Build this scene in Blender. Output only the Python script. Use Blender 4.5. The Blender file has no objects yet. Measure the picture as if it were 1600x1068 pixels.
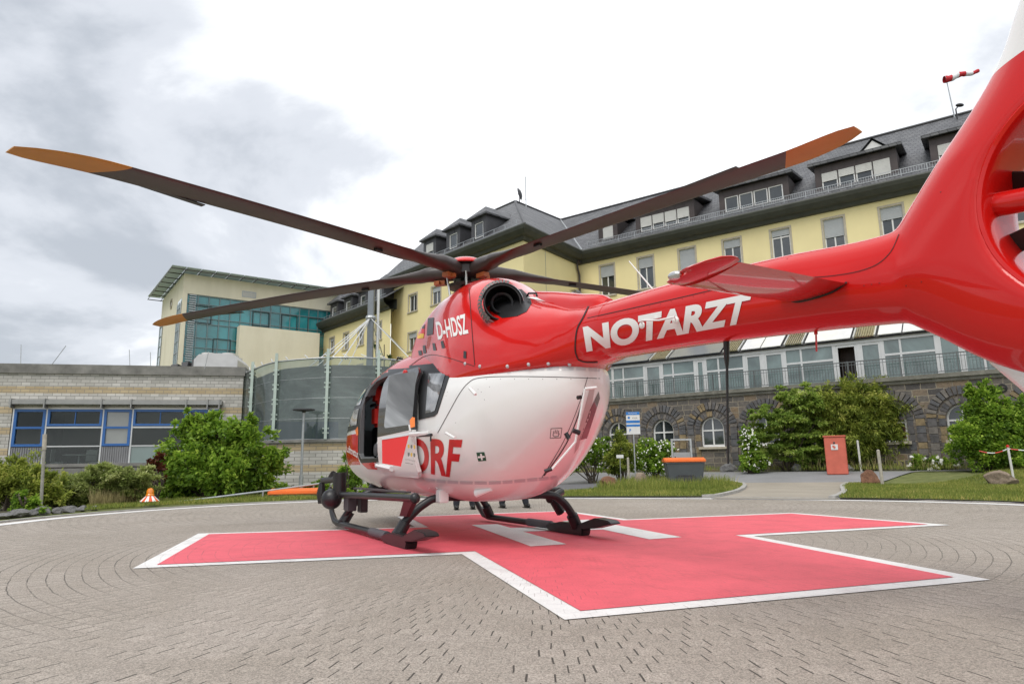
import bpy, bmesh, math, random
import numpy as np
from mathutils import Vector, Matrix
from mathutils.bvhtree import BVHTree
random.seed(7); RNG = np.random.default_rng(11)
SC = bpy.context.scene
COL = SC.collection

# ------------------------------------------------------------------ camera
F, CX, CY, PIT, ROL, HC = 1040., 800., 534., .18, -.0155, .92
cp, sp = math.cos(PIT), math.sin(PIT); cr, sr = math.cos(ROL), math.sin(ROL)
cam_d = bpy.data.cameras.new("camera"); cam = bpy.data.objects.new("camera", cam_d); COL.objects.link(cam)
cam_d.sensor_width = 36; cam_d.lens = F / 1600 * 36; cam_d.clip_start = .05; cam_d.clip_end = 3000
fwd = Vector((0, cp, sp)); upp = Vector((0, -sp, cp)); X1 = Vector((1, 0, 0))
right = X1 * cr + upp * sr; up = X1 * (-sr) + upp * cr
m = Matrix((right, up, -fwd)).transposed().to_4x4(); m.translation = Vector((0, 0, HC))
cam.matrix_world = m
SC.camera = cam

# ------------------------------------------------------------------ sky and sun
SUN_EL, SUN_ROT = math.radians(58), math.radians(200)
W = bpy.data.worlds.new("World"); SC.world = W; W.use_nodes = True
nt = W.node_tree; nt.nodes.clear(); N = nt.nodes.new; LK = nt.links.new
out = N('ShaderNodeOutputWorld'); sky = N('ShaderNodeTexSky'); sky.sky_type = 'NISHITA'; sky.sun_disc = False
sky.sun_elevation = SUN_EL; sky.sun_rotation = SUN_ROT; sky.air_density = 1.2; sky.dust_density = 3
bg1 = N('ShaderNodeBackground'); LK(sky.outputs[0], bg1.inputs[0]); bg1.inputs[1].default_value = .1
tc = N('ShaderNodeTexCoord'); sep = N('ShaderNodeSeparateXYZ'); LK(tc.outputs['Generated'], sep.inputs[0])
def wm(op, a, b=None, clamp=False):
    n = N('ShaderNodeMath'); n.operation = op; n.use_clamp = clamp
    for i, v in enumerate((a, b)):
        if v is None: continue
        if isinstance(v, (int, float)): n.inputs[i].default_value = v
        else: LK(v, n.inputs[i])
    return n.outputs[0]
zz = wm('ADD', wm('MAXIMUM', sep.outputs[2], 0.0), .42)
cb = N('ShaderNodeCombineXYZ'); LK(wm('DIVIDE', sep.outputs[0], zz), cb.inputs[0]); LK(wm('DIVIDE', sep.outputs[1], zz), cb.inputs[1])
n1 = N('ShaderNodeTexNoise'); n1.inputs['Scale'].default_value = 1.7; n1.inputs['Detail'].default_value = 9; n1.inputs['Roughness'].default_value = .55; n1.inputs['Distortion'].default_value = .25
mpw = N('ShaderNodeMapping'); mpw.inputs['Location'].default_value = (3.1, 1.7, 0); LK(cb.outputs[0], mpw.inputs[0]); LK(mpw.outputs[0], n1.inputs['Vector'])
# cloud cover is thicker and greyer towards the left of the view and in the far right
gl_ = wm('MULTIPLY', wm('SUBTRACT', wm('MULTIPLY', sep.outputs[0], -1.0), .16), 1.0)
gl_ = wm('MULTIPLY', wm('MINIMUM', wm('MAXIMUM', gl_, 0.0), .36), .62)
gr_ = wm('MULTIPLY', wm('MINIMUM', wm('MAXIMUM', wm('SUBTRACT', sep.outputs[0], .34), 0.0), .3), .50)
gc_ = wm('ADD', gl_, gr_)
val = wm('ADD', wm('SUBTRACT', n1.outputs[0], gc_), .145)
rp = N('ShaderNodeValToRGB'); rp.color_ramp.interpolation = 'EASE'; LK(val, rp.inputs[0]); e = rp.color_ramp.elements
e[0].position = .36; e[0].color = (.39, .42, .465, 1); e[1].position = .62; e[1].color = (1.0, 1.01, 1.03, 1)
k = e.new(.46); k.color = (.56, .585, .63, 1); k = e.new(.54); k.color = (.76, .78, .81, 1)
bg2 = N('ShaderNodeBackground'); LK(rp.outputs[0], bg2.inputs[0]); bg2.inputs[1].default_value = 1.02
mx = N('ShaderNodeMixShader'); mx.inputs[0].default_value = .93; LK(bg1.outputs[0], mx.inputs[1]); LK(bg2.outputs[0], mx.inputs[2]); LK(mx.outputs[0], out.inputs[0])
sd = bpy.data.lights.new("sun", 'SUN'); sd.energy = 1.25; sd.angle = math.radians(28); sd.color = (1, .965, .91)
so = bpy.data.objects.new("sun", sd); COL.objects.link(so)
# sun direction: from behind and to the left of the camera, high
saz = math.radians(-150)
sdir = Vector((math.sin(saz) * math.cos(SUN_EL), math.cos(saz) * math.cos(SUN_EL), math.sin(SUN_EL)))
so.rotation_euler = sdir.to_track_quat('Z', 'Y').to_euler(); so.location = (-20, -15, 30)
sky.sun_rotation = saz
SC.view_settings.view_transform = 'Standard'; SC.view_settings.look = 'None'; SC.view_settings.exposure = 0.52; SC.view_settings.gamma = 1
SC.render.engine = 'CYCLES'

# ------------------------------------------------------------------ pixel -> world helpers (photo pixels 1600 x 1068)
def ray(px, py):
    a = (px - CX) / F; b = (py - CY) / F
    u = cr * a + sr * b; v = -sr * a + cr * b
    return Vector((u, cp + sp * v, sp - cp * v))
CO = Vector((0, 0, HC))
def gnd(px, py, z=0.0):
    d = ray(px, py); return CO + d * ((z - HC) / d.z)
def atd(px, py, dist):
    d = ray(px, py); return CO + d * (dist / d.y)
BANG = math.radians(-36); BC = atd(907, 500, 40); BC.z = 0
def sstep(t): t = max(0., min(1., t)); return t * t * (3 - 2 * t)
def gh(x, y):
    s = (x - BC.x) * -math.sin(BANG) + (y - BC.y) * math.cos(BANG)
    return .40 * sstep((s + 10) / 5.5) if s > -10 else 0.
def gpt(px, py):
    z = 0.
    for i in range(30):
        p = gnd(px, py, min(z, .8)); z = .5 * z + .5 * gh(p.x, p.y)
    p.z = gh(p.x, p.y); return p

# ------------------------------------------------------------------ object helpers
def link(o, parent=None):
    COL.objects.link(o)
    if parent is not None: o.parent = parent
    return o
def mesh(name, verts, faces, mat, parent=None, smooth=False, kind=None, sharp=None):
    me = bpy.data.meshes.new(name); me.from_pydata([tuple(v) for v in verts], [], faces); me.validate()
    if mat is not None:
        for mm in (mat if isinstance(mat, (list, tuple)) else [mat]): me.materials.append(mm)
    if smooth: me.polygons.foreach_set('use_smooth', [True] * len(me.polygons))
    me.update()
    if sharp: me.set_sharp_from_angle(angle=math.radians(sharp))
    o = link(bpy.data.objects.new(name, me), parent)
    if kind: o['kind'] = kind
    return o
def thing(name, label, cat, loc=(0, 0, 0), rz=0., group=None):
    o = bpy.data.objects.new(name, None); COL.objects.link(o); o.empty_display_size = .2
    o.location = loc; o.rotation_euler = (0, 0, rz); o['label'] = label; o['category'] = cat
    if group: o['group'] = group
    return o
def tag(o, label, cat, group=None, kind=None):
    o['label'] = label; o['category'] = cat
    if group: o['group'] = group
    if kind: o['kind'] = kind
    return o
def copy_tree(o, parent=None):
    c = o.copy(); COL.objects.link(c); c.parent = parent
    for ch in list(o.children): copy_tree(ch, c)
    return c

class MB:
    """collects shapes into one mesh"""
    def __init__(s): s.v = []; s.f = []; s.m = []
    def add(s, vs, fs, mi=0):
        b = len(s.v); s.v += [tuple(v) for v in vs]; s.f += [tuple(b + i for i in f) for f in fs]; s.m += [mi] * len(fs); return s
    def box(s, x0, x1, y0, y1, z0, z1, mi=0):
        v = [(x, y, z) for x in (x0, x1) for y in (y0, y1) for z in (z0, z1)]
        return s.add(v, [(0, 1, 3, 2), (4, 6, 7, 5), (0, 4, 5, 1), (2, 3, 7, 6), (0, 2, 6, 4), (1, 5, 7, 3)], mi)
    def tube(s, pts, r, n=10, mi=0, cap=True, flat=1.0):
        pts = [Vector(p) for p in pts]; k = len(pts)
        rs = r if isinstance(r, (list, tuple)) else [r] * k
        vs = []; ref = None
        for i, p in enumerate(pts):
            t = (pts[min(i + 1, k - 1)] - pts[max(i - 1, 0)]).normalized()
            if ref is None: ref = Vector((0, 0, 1)) if abs(t.z) < .9 else Vector((1, 0, 0))
            a = t.cross(ref).normalized(); b = a.cross(t).normalized(); ref = b
            for j in range(n):
                an = 2 * math.pi * j / n; vs.append(p + (a * math.cos(an) + b * math.sin(an) * flat) * rs[i])
        fs = [(i * n + j, i * n + (j + 1) % n, (i + 1) * n + (j + 1) % n, (i + 1) * n + j) for i in range(k - 1) for j in range(n)]
        if cap: fs += [tuple(range(n - 1, -1, -1)), tuple((k - 1) * n + j for j in range(n))]
        return s.add(vs, fs, mi)
    def lathe(s, prof, c=(0, 0, 0), n=24, axis=Vector((0, 0, 1)), mi=0):
        axis = Vector(axis).normalized(); a = axis.orthogonal().normalized(); b = axis.cross(a); c = Vector(c)
        vs = [c + axis * h + (a * math.cos(2 * math.pi * j / n) + b * math.sin(2 * math.pi * j / n)) * max(r, 1e-4) for r, h in prof for j in range(n)]
        fs = [(i * n + j, i * n + (j + 1) % n, (i + 1) * n + (j + 1) % n, (i + 1) * n + j) for i in range(len(prof) - 1) for j in range(n)]
        return s.add(vs, fs, mi)
    def ellip(s, c, r, n=14, mi=0):
        vs = []; c = Vector(c)
        for i in range(n + 1):
            t = math.pi * i / n
            for j in range(2 * n):
                p = math.pi * j / n; vs.append((c.x + r[0] * math.sin(t) * math.cos(p), c.y + r[1] * math.sin(t) * math.sin(p), c.z + r[2] * math.cos(t)))
        w = 2 * n
        fs = [(i * w + j, (i + 1) * w + j, (i + 1) * w + (j + 1) % w, i * w + (j + 1) % w) for i in range(n) for j in range(w)]
        return s.add(vs, fs, mi)
    def prism(s, pts, y0, y1, mi=0):
        """outline in (x,z), extruded along y"""
        n = len(pts); vs = [(p[0], y0, p[1]) for p in pts] + [(p[0], y1, p[1]) for p in pts]
        fs = [tuple(range(n)), tuple(range(2 * n - 1, n - 1, -1))] + [(i, i + n, (i + 1) % n + n, (i + 1) % n) for i in range(n)]
        return s.add(vs, fs, mi)
    def build(s, name, mat, parent=None, smooth=False, bevel=0, kind=None, sharp=35):
        me = bpy.data.meshes.new(name); me.from_pydata(s.v, [], s.f)
        for mm in (mat if isinstance(mat, (list, tuple)) else [mat]): me.materials.append(mm)
        if any(s.m): me.polygons.foreach_set('material_index', s.m)
        bm = bmesh.new(); bm.from_mesh(me); bmesh.ops.remove_doubles(bm, verts=bm.verts, dist=1e-6)
        bmesh.ops.recalc_face_normals(bm, faces=bm.faces)
        if bevel: bmesh.ops.bevel(bm, geom=bm.edges, offset=bevel, segments=2, affect='EDGES', clamp_overlap=True)
        bm.to_mesh(me); bm.free()
        if smooth or bevel:
            me.polygons.foreach_set('use_smooth', [True] * len(me.polygons)); me.set_sharp_from_angle(angle=math.radians(sharp))
        o = link(bpy.data.objects.new(name, me), parent)
        if kind: o['kind'] = kind
        return o

# ------------------------------------------------------------------ materials
class Mat:
    def __init__(s, name):
        s.m = bpy.data.materials.new(name); s.m.use_nodes = True; s.t = s.m.node_tree; s.b = s.t.nodes['Principled BSDF']; s._tc = None
    def n(s, ty, **k):
        x = s.t.nodes.new('ShaderNode' + ty)
        for a, v in k.items():
            if hasattr(x, a): setattr(x, a, v)
            else: x.inputs[a.replace('_', ' ')].default_value = v
        return x
    def l(s, a, b): s.t.links.new(a, b)
    def obj(s):
        if not s._tc: s._tc = s.n('TexCoord')
        return s._tc.outputs['Object']
    def math(s, op, a, b=None, c=None, clamp=False):
        x = s.n('Math'); x.operation = op; x.use_clamp = clamp
        for i, v in enumerate((a, b, c)):
            if v is None: continue
            if isinstance(v, (int, float)): x.inputs[i].default_value = v
            else: s.l(v, x.inputs[i])
        return x.outputs[0]
    def xyz(s, vec=None):
        x = s.n('SeparateXYZ'); s.l(vec or s.obj(), x.inputs[0]); return x.outputs
    def comb(s, x, y, z=0.):
        c = s.n('CombineXYZ')
        for i, v in enumerate((x, y, z)):
            if isinstance(v, (int, float)): c.inputs[i].default_value = v
            else: s.l(v, c.inputs[i])
        return c.outputs[0]
    def noise(s, scale, detail=4, rough=.55, vec=None, dist=0.):
        x = s.n('TexNoise'); x.inputs['Scale'].default_value = scale; x.inputs['Detail'].default_value = detail; x.inputs['Roughness'].default_value = rough; x.inputs['Distortion'].default_value = dist
        s.l(vec or s.obj(), x.inputs['Vector']); return x.outputs[0]
    def ramp(s, fac, stops):
        r = s.n('ValToRGB'); s.l(fac, r.inputs[0]); e = r.color_ramp.elements
        e[0].position = stops[0][0]; e[0].color = (*stops[0][1], 1); e[1].position = stops[-1][0]; e[1].color = (*stops[-1][1], 1)
        for p, c in stops[1:-1]: q = e.new(p); q.color = (*c, 1)
        return r.outputs[0]
    def mix(s, fac, a, b, mode='MIX'):
        x = s.n('Mix'); x.data_type = 'RGBA'; x.blend_type = mode
        if isinstance(fac, (int, float)): x.inputs[0].default_value = fac
        else: s.l(fac, x.inputs[0])
        for i, v in ((6, a), (7, b)):
            if isinstance(v, tuple): x.inputs[i].default_value = (*v, 1)
            else: s.l(v, x.inputs[i])
        return x.outputs[2]
    def color(s, v):
        if isinstance(v, tuple): s.b.inputs['Base Color'].default_value = (*v, 1)
        else: s.l(v, s.b.inputs['Base Color'])
        return s
    def set(s, rough=None, metal=None, coat=None, spec=None, trans=None, ior=None, alpha=None):
        I = s.b.inputs
        if rough is not None: I['Roughness'].default_value = rough
        if metal is not None: I['Metallic'].default_value = metal
        if coat is not None: I['Coat Weight'].default_value = coat; I['Coat Roughness'].default_value = .04
        if spec is not None: I['Specular IOR Level'].default_value = spec
        if trans is not None: I['Transmission Weight'].default_value = trans
        if ior is not None: I['IOR'].default_value = ior
        if alpha is not None: I['Alpha'].default_value = alpha
        return s
    def bump(s, h, strength=.3, dist=.01):
        x = s.n('Bump'); x.inputs['Strength'].default_value = strength; x.inputs['Distance'].default_value = dist
        s.l(h, x.inputs['Height']); s.l(x.outputs[0], s.b.inputs['Normal']); return s

def simple(name, col, rough=.5, metal=0, var=.12, scale=3., coat=0, bump=0, bscale=40, spec=None):
    M = Mat(name); n = M.noise(scale, 5, .6)
    lo = tuple(c * (1 - var) for c in col); hi = tuple(min(1, c * (1 + var)) for c in col)
    M.color(M.ramp(n, [(.3, lo), (.7, hi)])).set(rough=rough, metal=metal, coat=coat if coat else None, spec=spec)
    if bump: M.bump(M.noise(bscale, 4), bump, .01)
    return M.m

RED = (.60, .008, .006); WHITE = (.80, .79, .77)
M_red = simple('red_paint', RED, .25, 0, .04, 2, coat=.75, spec=.2)
def white_mat():
    M = Mat('white_paint'); n = M.noise(1.5, 5)
    M.color(M.ramp(n, [(.3, (.76, .75, .735)), (.7, (.82, .815, .80))])).set(rough=.26, coat=.9); return M.m
M_white = white_mat()
M_greydec = simple('grey_reflector_tape', (.50, .50, .52), .35, 0, .05)
M_black = simple('black_plastic', (.012, .012, .013), .35, 0, .2)
M_blackm = simple('black_satin_metal', (.016, .016, .018), .38, .1, .25, 8)
M_darkgrey = simple('dark_grey', (.05, .05, .055), .5)
M_rubber = simple('dark_rubber', (.03, .03, .032), .7)
M_steel = simple('galvanised_steel', (.42, .44, .45), .45, .7, .15, 12)
M_silver = simple('bright_metal', (.6, .6, .6), .25, .9)
M_seam = simple('seam_dark', (.03, .012, .012), .6)
M_blade = simple('blade_dark_composite', (.062, .036, .031), .34, 0, .12, 4, spec=.6)
M_orange = simple('orange_blade_tip', (.55, .13, .015), .4, 0, .1)
M_hub = simple('hub_dark_metal', (.035, .03, .03), .4, .4)
M_textwhite = simple('lettering_white', (.82, .81, .79), .3, 0, .02)
M_textred = simple('lettering_red', (.55, .015, .015), .3, 0, .04)
M_green = simple('emblem_green', (.01, .08, .04), .4)
M_gold = simple('emblem_gold', (.45, .26, .03), .4)
M_shieldgrey = simple('emblem_dark', (.10, .09, .08), .4)
def glassy(name, col, rough=.06, coat=1.0, var=.3, scale=.8):
    M = Mat(name); n = M.noise(scale, 4, .6, dist=1.)
    M.color(M.ramp(n, [(.35, tuple(c * (1 - var) for c in col)), (.65, tuple(c * (1 + var) for c in col))])).set(rough=rough, coat=coat, spec=.8); return M.m
def clearglass(name, tint=(.75, .8, .8), a=.55, body=(.02, .025, .025), ior=1.6):
    """thin sheet glass: mostly see-through with a real mirror-like surface"""
    M = Mat(name); M.t.nodes.remove(M.b); o = [x for x in M.t.nodes if x.type == 'OUTPUT_MATERIAL'][0]
    g = M.n('BsdfGlossy'); g.inputs['Roughness'].default_value = .03; g.inputs['Color'].default_value = (.9, .95, .95, 1)
    t = M.n('BsdfTransparent'); t.inputs['Color'].default_value = (*tint, 1)
    d = M.n('BsdfDiffuse'); d.inputs['Color'].default_value = (*body, 1)
    fr = M.n('Fresnel'); fr.inputs['IOR'].default_value = ior
    m1 = M.n('MixShader'); m1.inputs[0].default_value = a; M.l(d.outputs[0], m1.inputs[1]); M.l(t.outputs[0], m1.inputs[2])
    m2 = M.n('MixShader'); f = M.math('MULTIPLY', fr.outputs[0], 1.1, clamp=True); M.l(f, m2.inputs[0])
    M.l(m1.outputs[0], m2.inputs[1]); M.l(g.outputs[0], m2.inputs[2]); M.l(m2.outputs[0], o.inputs[0]); return M.m
M_heliglass = clearglass('tinted_cabin_glass', (.6, .65, .66), .72, (.02, .022, .024))
M_winglass = glassy('dark_window_glass', (.035, .042, .045), .05)
M_wgglass = glassy('conservatory_glass', (.13, .18, .175), .06, var=.35, scale=.5)
M_teal = glassy('teal_facade_glass', (.022, .19, .21), .05, var=.45, scale=.25)
M_rotglass = clearglass('greenish_screen_glass', (.74, .82, .80), .62, (.17, .20, .195))
M_shutter = simple('roller_shutter', (.38, .40, .41), .5, 0, .06)
M_frame = simple('white_window_frame', (.68, .68, .67), .4, 0, .05)
M_blind = simple('pale_blind', (.55, .55, .53), .7, 0, .06)
M_stoneframe = simple('stone_surround', (.42, .38, .30), .8, 0, .15, 6)
# ------------------------------------------------------------------ ground materials
PC = Vector((.35, 9.0, 0))
def joints(M):
    """ring paving of small setts: returns (per-sett random, ring joint mask, radial joint mask)"""
    x = M.xyz(); r = M.math('SQRT', M.math('ADD', M.math('MULTIPLY', x[0], x[0]), M.math('MULTIPLY', x[1], x[1])))
    wob = M.math('MULTIPLY', M.math('SUBTRACT', M.noise(.9, 3), .5), .08); wob2 = M.math('MULTIPLY', M.math('SUBTRACT', M.noise(5, 2), .5), .016)
    rr_ = M.math('DIVIDE', M.math('ADD', r, M.math('ADD', wob, wob2)), .130); k = M.math('FLOOR', rr_)
    th = M.math('ADD', M.math('ARCTAN2', x[0], M.math('MULTIPLY', x[1], -1.)), M.math('MULTIPLY', M.math('SUBTRACT', M.noise(1.5, 2), .5), .010))
    u = M.math('ADD', M.math('MULTIPLY', th, 6.4 / .135), M.math('MULTIPLY', M.math('MODULO', k, 2.), .5)); ui = M.math('FLOOR', M.math('ADD', u, .5))
    wn = M.n('TexWhiteNoise'); wn.noise_dimensions = '2D'; M.l(M.comb(ui, k), wn.inputs['Vector'])
    wb = M.n('TexWhiteNoise'); wb.noise_dimensions = '2D'; M.l(M.comb(M.math('FLOOR', u), k), wb.inputs['Vector'])
    radial = M.math('LESS_THAN', M.math('ABSOLUTE', M.math('SUBTRACT', M.math('FRACT', M.math('ADD', u, .5)), .5)), M.math('ADD', .014, M.math('MULTIPLY', wn.outputs['Value'], .030)))
    fr = M.math('FRACT', rr_); inside = M.math('LESS_THAN', M.math('ABSOLUTE', M.math('SUBTRACT', fr, .5)), .44)
    radial = M.math('MULTIPLY', M.math('MULTIPLY', radial, inside), M.math('ADD', .22, M.math('MULTIPLY', M.math('GREATER_THAN', wn.outputs['Value'], .45), .75)))
    ring = M.math('GREATER_THAN', M.math('ABSOLUTE', M.math('SUBTRACT', fr, .5)), .462)
    side = M.math('MULTIPLY', M.math('SUBTRACT', M.math('ABSOLUTE', x[0]), 2.4), .5, clamp=True)
    ring = M.math('MULTIPLY', ring, M.math('ADD', .10, M.math('MULTIPLY', side, M.math('ADD', .32, M.math('MULTIPLY', M.math('GREATER_THAN', M.noise(1.4, 3), .47), .38)))))
    return wb.outputs['Value'], ring, radial
def paving_mat():
    M = Mat('ring_paving'); rnd, ring, radial = joints(M)
    pv = M.ramp(rnd, [(0, (.302, .268, .230)), (.85, (.330, .294, .253)), (1, (.35, .31, .268))])
    sp_ = M.ramp(M.noise(115, 4, .85), [(.34, (.30, .29, .28)), (.5, (1, 1, 1)), (.66, (1.65, 1.62, 1.6))])
    c = M.mix(1., pv, sp_, 'MULTIPLY')
    st = M.ramp(M.noise(.55, 6, .65, dist=.6), [(.3, (.86, .85, .83)), (.7, (1.08, 1.08, 1.1))]); c = M.mix(1., c, st, 'MULTIPLY')
    # a few tyre and oil marks
    oil = M.ramp(M.noise(.35, 7, .7, dist=1.5, vec=M.obj()), [(.60, (1, 1, 1)), (.72, (.80, .79, .78))]); c = M.mix(1., c, oil, 'MULTIPLY')
    gap = M.math('MAXIMUM', ring, radial); c = M.mix(gap, c, (.055, .048, .040))
    M.color(c).set(rough=.88)
    h = M.math('ADD', M.math('SUBTRACT', 1., gap), M.math('MULTIPLY', M.noise(115, 4, .85), .35)); M.bump(h, .6, .006); return M.m
def paint_mat(name, col, wear=.5, under=(.30, .26, .22)):
    M = Mat(name); n = M.noise(2.2, 6, .7, dist=.4); n2 = M.noise(60, 4, .75)
    c = M.ramp(n, [(.3, tuple(a * .86 for a in col)), (.5, col), (.72, tuple(min(1, a * 1.1) for a in col))])
    c = M.mix(1., c, M.ramp(n2, [(.3, (.88, .88, .88)), (.7, (1.08, 1.08, 1.08))]), 'MULTIPLY')
    rnd, ring, radial = joints(M)
    g = M.math('MULTIPLY', M.math('MAXIMUM', ring, M.math('MULTIPLY', radial, .55)), M.math('ADD', .25, M.math('MULTIPLY', M.math('GREATER_THAN', M.noise(1.6, 3), .5), .45)))
    c = M.mix(g, c, (.12, .05, .05))
    sc = M.ramp(M.noise(1.3, 7, .75, dist=2.), [(.55, (1, 1, 1)), (.66, (.87, .84, .84))]); c = M.mix(1., c, sc, 'MULTIPLY')
    w = M.math('MULTIPLY', M.math('GREATER_THAN', M.noise(38, 5, .85), .66), wear)
    c = M.mix(w, c, under)
    M.color(c).set(rough=.65); M.bump(M.math('SUBTRACT', n2, M.math('MAXIMUM', ring, radial)), .3, .004); return M.m
def grass_ground():
    M = Mat('turf_soil'); M.color(M.ramp(M.noise(2.5, 6, .7), [(.3, (.09, .11, .03)), (.55, (.16, .18, .055)), (.75, (.24, .22, .10))])).set(rough=.95); M.bump(M.noise(30, 5), .8, .05); return M.m
def asphalt(name, base):
    M = Mat(name); a = M.ramp(M.noise(.7, 5), [(.3, tuple(b * .88 for b in base)), (.7, tuple(b * 1.1 for b in base))])
    c = M.mix(1., a, M.ramp(M.noise(120, 3, .8), [(.3, (.75, .75, .75)), (.7, (1.2, 1.2, 1.2))]), 'MULTIPLY')
    M.color(c).set(rough=.85); M.bump(M.noise(160, 3), .4, .004); return M.m
M_pav = paving_mat(); M_turf = grass_ground()
M_redp = paint_mat('red_ground_paint', (.71, .105, .138), .35, (.42, .2, .2)); M_whp = paint_mat('white_ground_paint', (.74, .735, .72), .25)
M_road = asphalt('pale_road_asphalt', (.235, .235, .24)); M_road2 = asphalt('dark_asphalt_patch', (.13, .13, .14)); M_path = asphalt('beige_paving', (.32, .285, .235))
M_kerb = simple('kerb_stone', (.36, .35, .33), .85, 0, .2, 6, bump=.4)
M_rock = None

# rim radius of the pad, measured round its centre
rim_px = [(0, 822), (60, 812), (200, 800), (350, 790), (500, 783), (700, 779.5), (900, 779), (1050, 779), (1300, 781.5), (1450, 784), (1600, 789)]
samp = []
for q in rim_px:
    p = gnd(*q) - PC; samp.append((math.atan2(p.y, p.x) % (2 * math.pi), math.hypot(p.x, p.y)))
for dg in (0, -25, -60, -90, -120, 205): samp.append((math.radians(dg) % (2 * math.pi), {0: 10.2, -25: 10.6, -60: 11, -90: 11, -120: 10.8, 205: 9.6}[dg]))
samp.sort(); sa = np.array([s[0] for s in samp]); sr_ = np.array([s[1] for s in samp])
tt = np.linspace(0, 2 * math.pi, 361)[:-1]
rr = np.interp(tt, sa, sr_, period=2 * math.pi)
for _ in range(60): rr = .25 * np.roll(rr, 1) + .5 * rr + .25 * np.roll(rr, -1)
def rimr(t): return float(np.interp(t % (2 * math.pi), tt, rr, period=2 * math.pi))
def annulus(name, f0, f1, z, mat, kind='structure', nr=1, h=0):
    n = 360; vs = []; fs = []
    for k_ in range(nr + 1):
        for i in range(n):
            t = 2 * math.pi * i / n; a = f0(t) + (f1(t) - f0(t)) * k_ / nr; vs.append((a * math.cos(t), a * math.sin(t), z))
    for k_ in range(nr):
        for i in range(n): fs.append((k_ * n + i, (k_ + 1) * n + i, (k_ + 1) * n + (i + 1) % n, k_ * n + (i + 1) % n))
    if h:  # a raised ring with sides
        b = len(vs); vs += [(v[0], v[1], z - h) for v in vs[:b]]
        fs += [(i, (i + 1) % n, b + (i + 1) % n, b + i) for i in range(n)] + [(n + i, b + n + i, b + n + (i + 1) % n, n + (i + 1) % n) for i in range(n)]
    o = mesh(name, vs, fs, mat, kind=kind); o.location = PC; return o
annulus('helipad_paving', lambda t: .02, lambda t: rimr(t) + .45, .004, M_pav, nr=12)
annulus('helipad_edge_line', lambda t: rimr(t) - .16, lambda t: rimr(t) + .16, .010, M_whp)
annulus('helipad_kerb', lambda t: rimr(t) + .42, lambda t: rimr(t) + .54, .03, M_kerb, h=.1)

# terrain sheet, 12 cm grid is not needed: graded steps
def terrain():
    def ax(lo, hi, c0, c1, st):
        a = [lo]; 
        v = lo
        while v < hi:
            v += st if c0 - 1 <= v <= c1 else max(st, min(40, .15 * (min(abs(v - c0), abs(v - c1)) + 4))); a.append(v)
        return a
    xs = ax(-600, 600, -30, 40, 1.); ys = ax(-300, 900, 0, 60, 1.)
    vs = [(x, y, gh(x, y) - .02) for y in ys for x in xs]; w = len(xs)
    fs = [(j * w + i, j * w + i + 1, (j + 1) * w + i + 1, (j + 1) * w + i) for j in range(len(ys) - 1) for i in range(w - 1)]
    mesh('ground', vs, fs, M_turf, smooth=True, kind='structure')
terrain()
def sheet(name, pix, mat, off, kind='structure', step=.8):
    """ground sheet given by its outline, draped on the terrain"""
    P = [gpt(*q) for q in pix]; bm = bmesh.new(); bv = [bm.verts.new((p.x, p.y, 0)) for p in P]; bm.faces.new(bv)
    x0, x1 = min(p.x for p in P), max(p.x for p in P); y0, y1 = min(p.y for p in P), max(p.y for p in P)
    st = max(step, (x1 - x0) / 60, (y1 - y0) / 60)
    x = x0 + st
    while x < x1: bmesh.ops.bisect_plane(bm, geom=bm.verts[:] + bm.edges[:] + bm.faces[:], plane_co=(x, 0, 0), plane_no=(1, 0, 0)); x += st
    y = y0 + st
    while y < y1: bmesh.ops.bisect_plane(bm, geom=bm.verts[:] + bm.edges[:] + bm.faces[:], plane_co=(0, y, 0), plane_no=(0, 1, 0)); y += st
    bmesh.ops.triangulate(bm, faces=bm.faces)
    for v in bm.verts: v.co.z = gh(v.co.x, v.co.y) + off
    me = bpy.data.meshes.new(name); bm.to_mesh(me); bm.free(); me.materials.append(mat)
    for p in me.polygons:
        if p.normal.z < 0: p.flip()
    me.update()
    o = link(bpy.data.objects.new(name, me)); o['kind'] = kind; return o
sheet('road', [(640, 776), (700, 742), (860, 738.5), (1100, 737.5), (1460, 736.5), (1900, 734), (1900, 752), (1640, 742.5), (1600, 743), (1440, 746), (1350, 749), (1318, 756), (1318, 770), (1310, 780.5), (1120, 778), (1000, 778), (840, 778.5)], M_road, .012)
sheet('road_dark_asphalt', [(760, 777), (800, 757), (870, 748.5), (905, 749), (960, 753), (1000, 757), (960, 768), (850, 777.8)], M_road2, .018)
sheet('path_to_road', [(1112, 779.3), (1150, 771), (1166, 761), (1164, 754.5), (1330, 753.5), (1322, 758), (1313, 763), (1317, 770), (1309, 781)], M_path, .020)
ISL = [(835, 777.5), (1115, 777.6), (1148, 770), (1161, 761), (1155, 755.5), (1120, 753), (1040, 752.5), (985, 757), (930, 765), (880, 771)]
RGT = [(1312, 780.3), (1450, 782.5), (1560, 785.5), (1640, 789), (1900, 800), (1900, 748), (1640, 743.5), (1600, 744), (1440, 747), (1352, 750.5), (1325, 757), (1317, 763), (1321, 770)]
sheet('grass_island_soil', ISL, M_turf, .05); sheet('grass_verge_soil', RGT, M_turf, .05)
def kerbline(pix, w=.12, h=.09):
    P = [gpt(*q) for q in pix]; M = MB()
    for a, b in zip(P[:-1], P[1:]):
        d = (b - a); d.z = 0; d.normalize(); n_ = Vector((-d.y, d.x, 0)) * w / 2; z0 = -.05
        c = [a - n_, a + n_, b + n_, b - n_]
        M.add([(q.x, q.y, gh(q.x, q.y) + z0) for q in c] + [(q.x, q.y, gh(q.x, q.y) + h) for q in c], [(4, 5, 6, 7), (0, 1, 5, 4), (2, 3, 7, 6), (1, 2, 6, 5), (3, 0, 4, 7)])
    return M.build('kerb', M_kerb, kind='structure')
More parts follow.
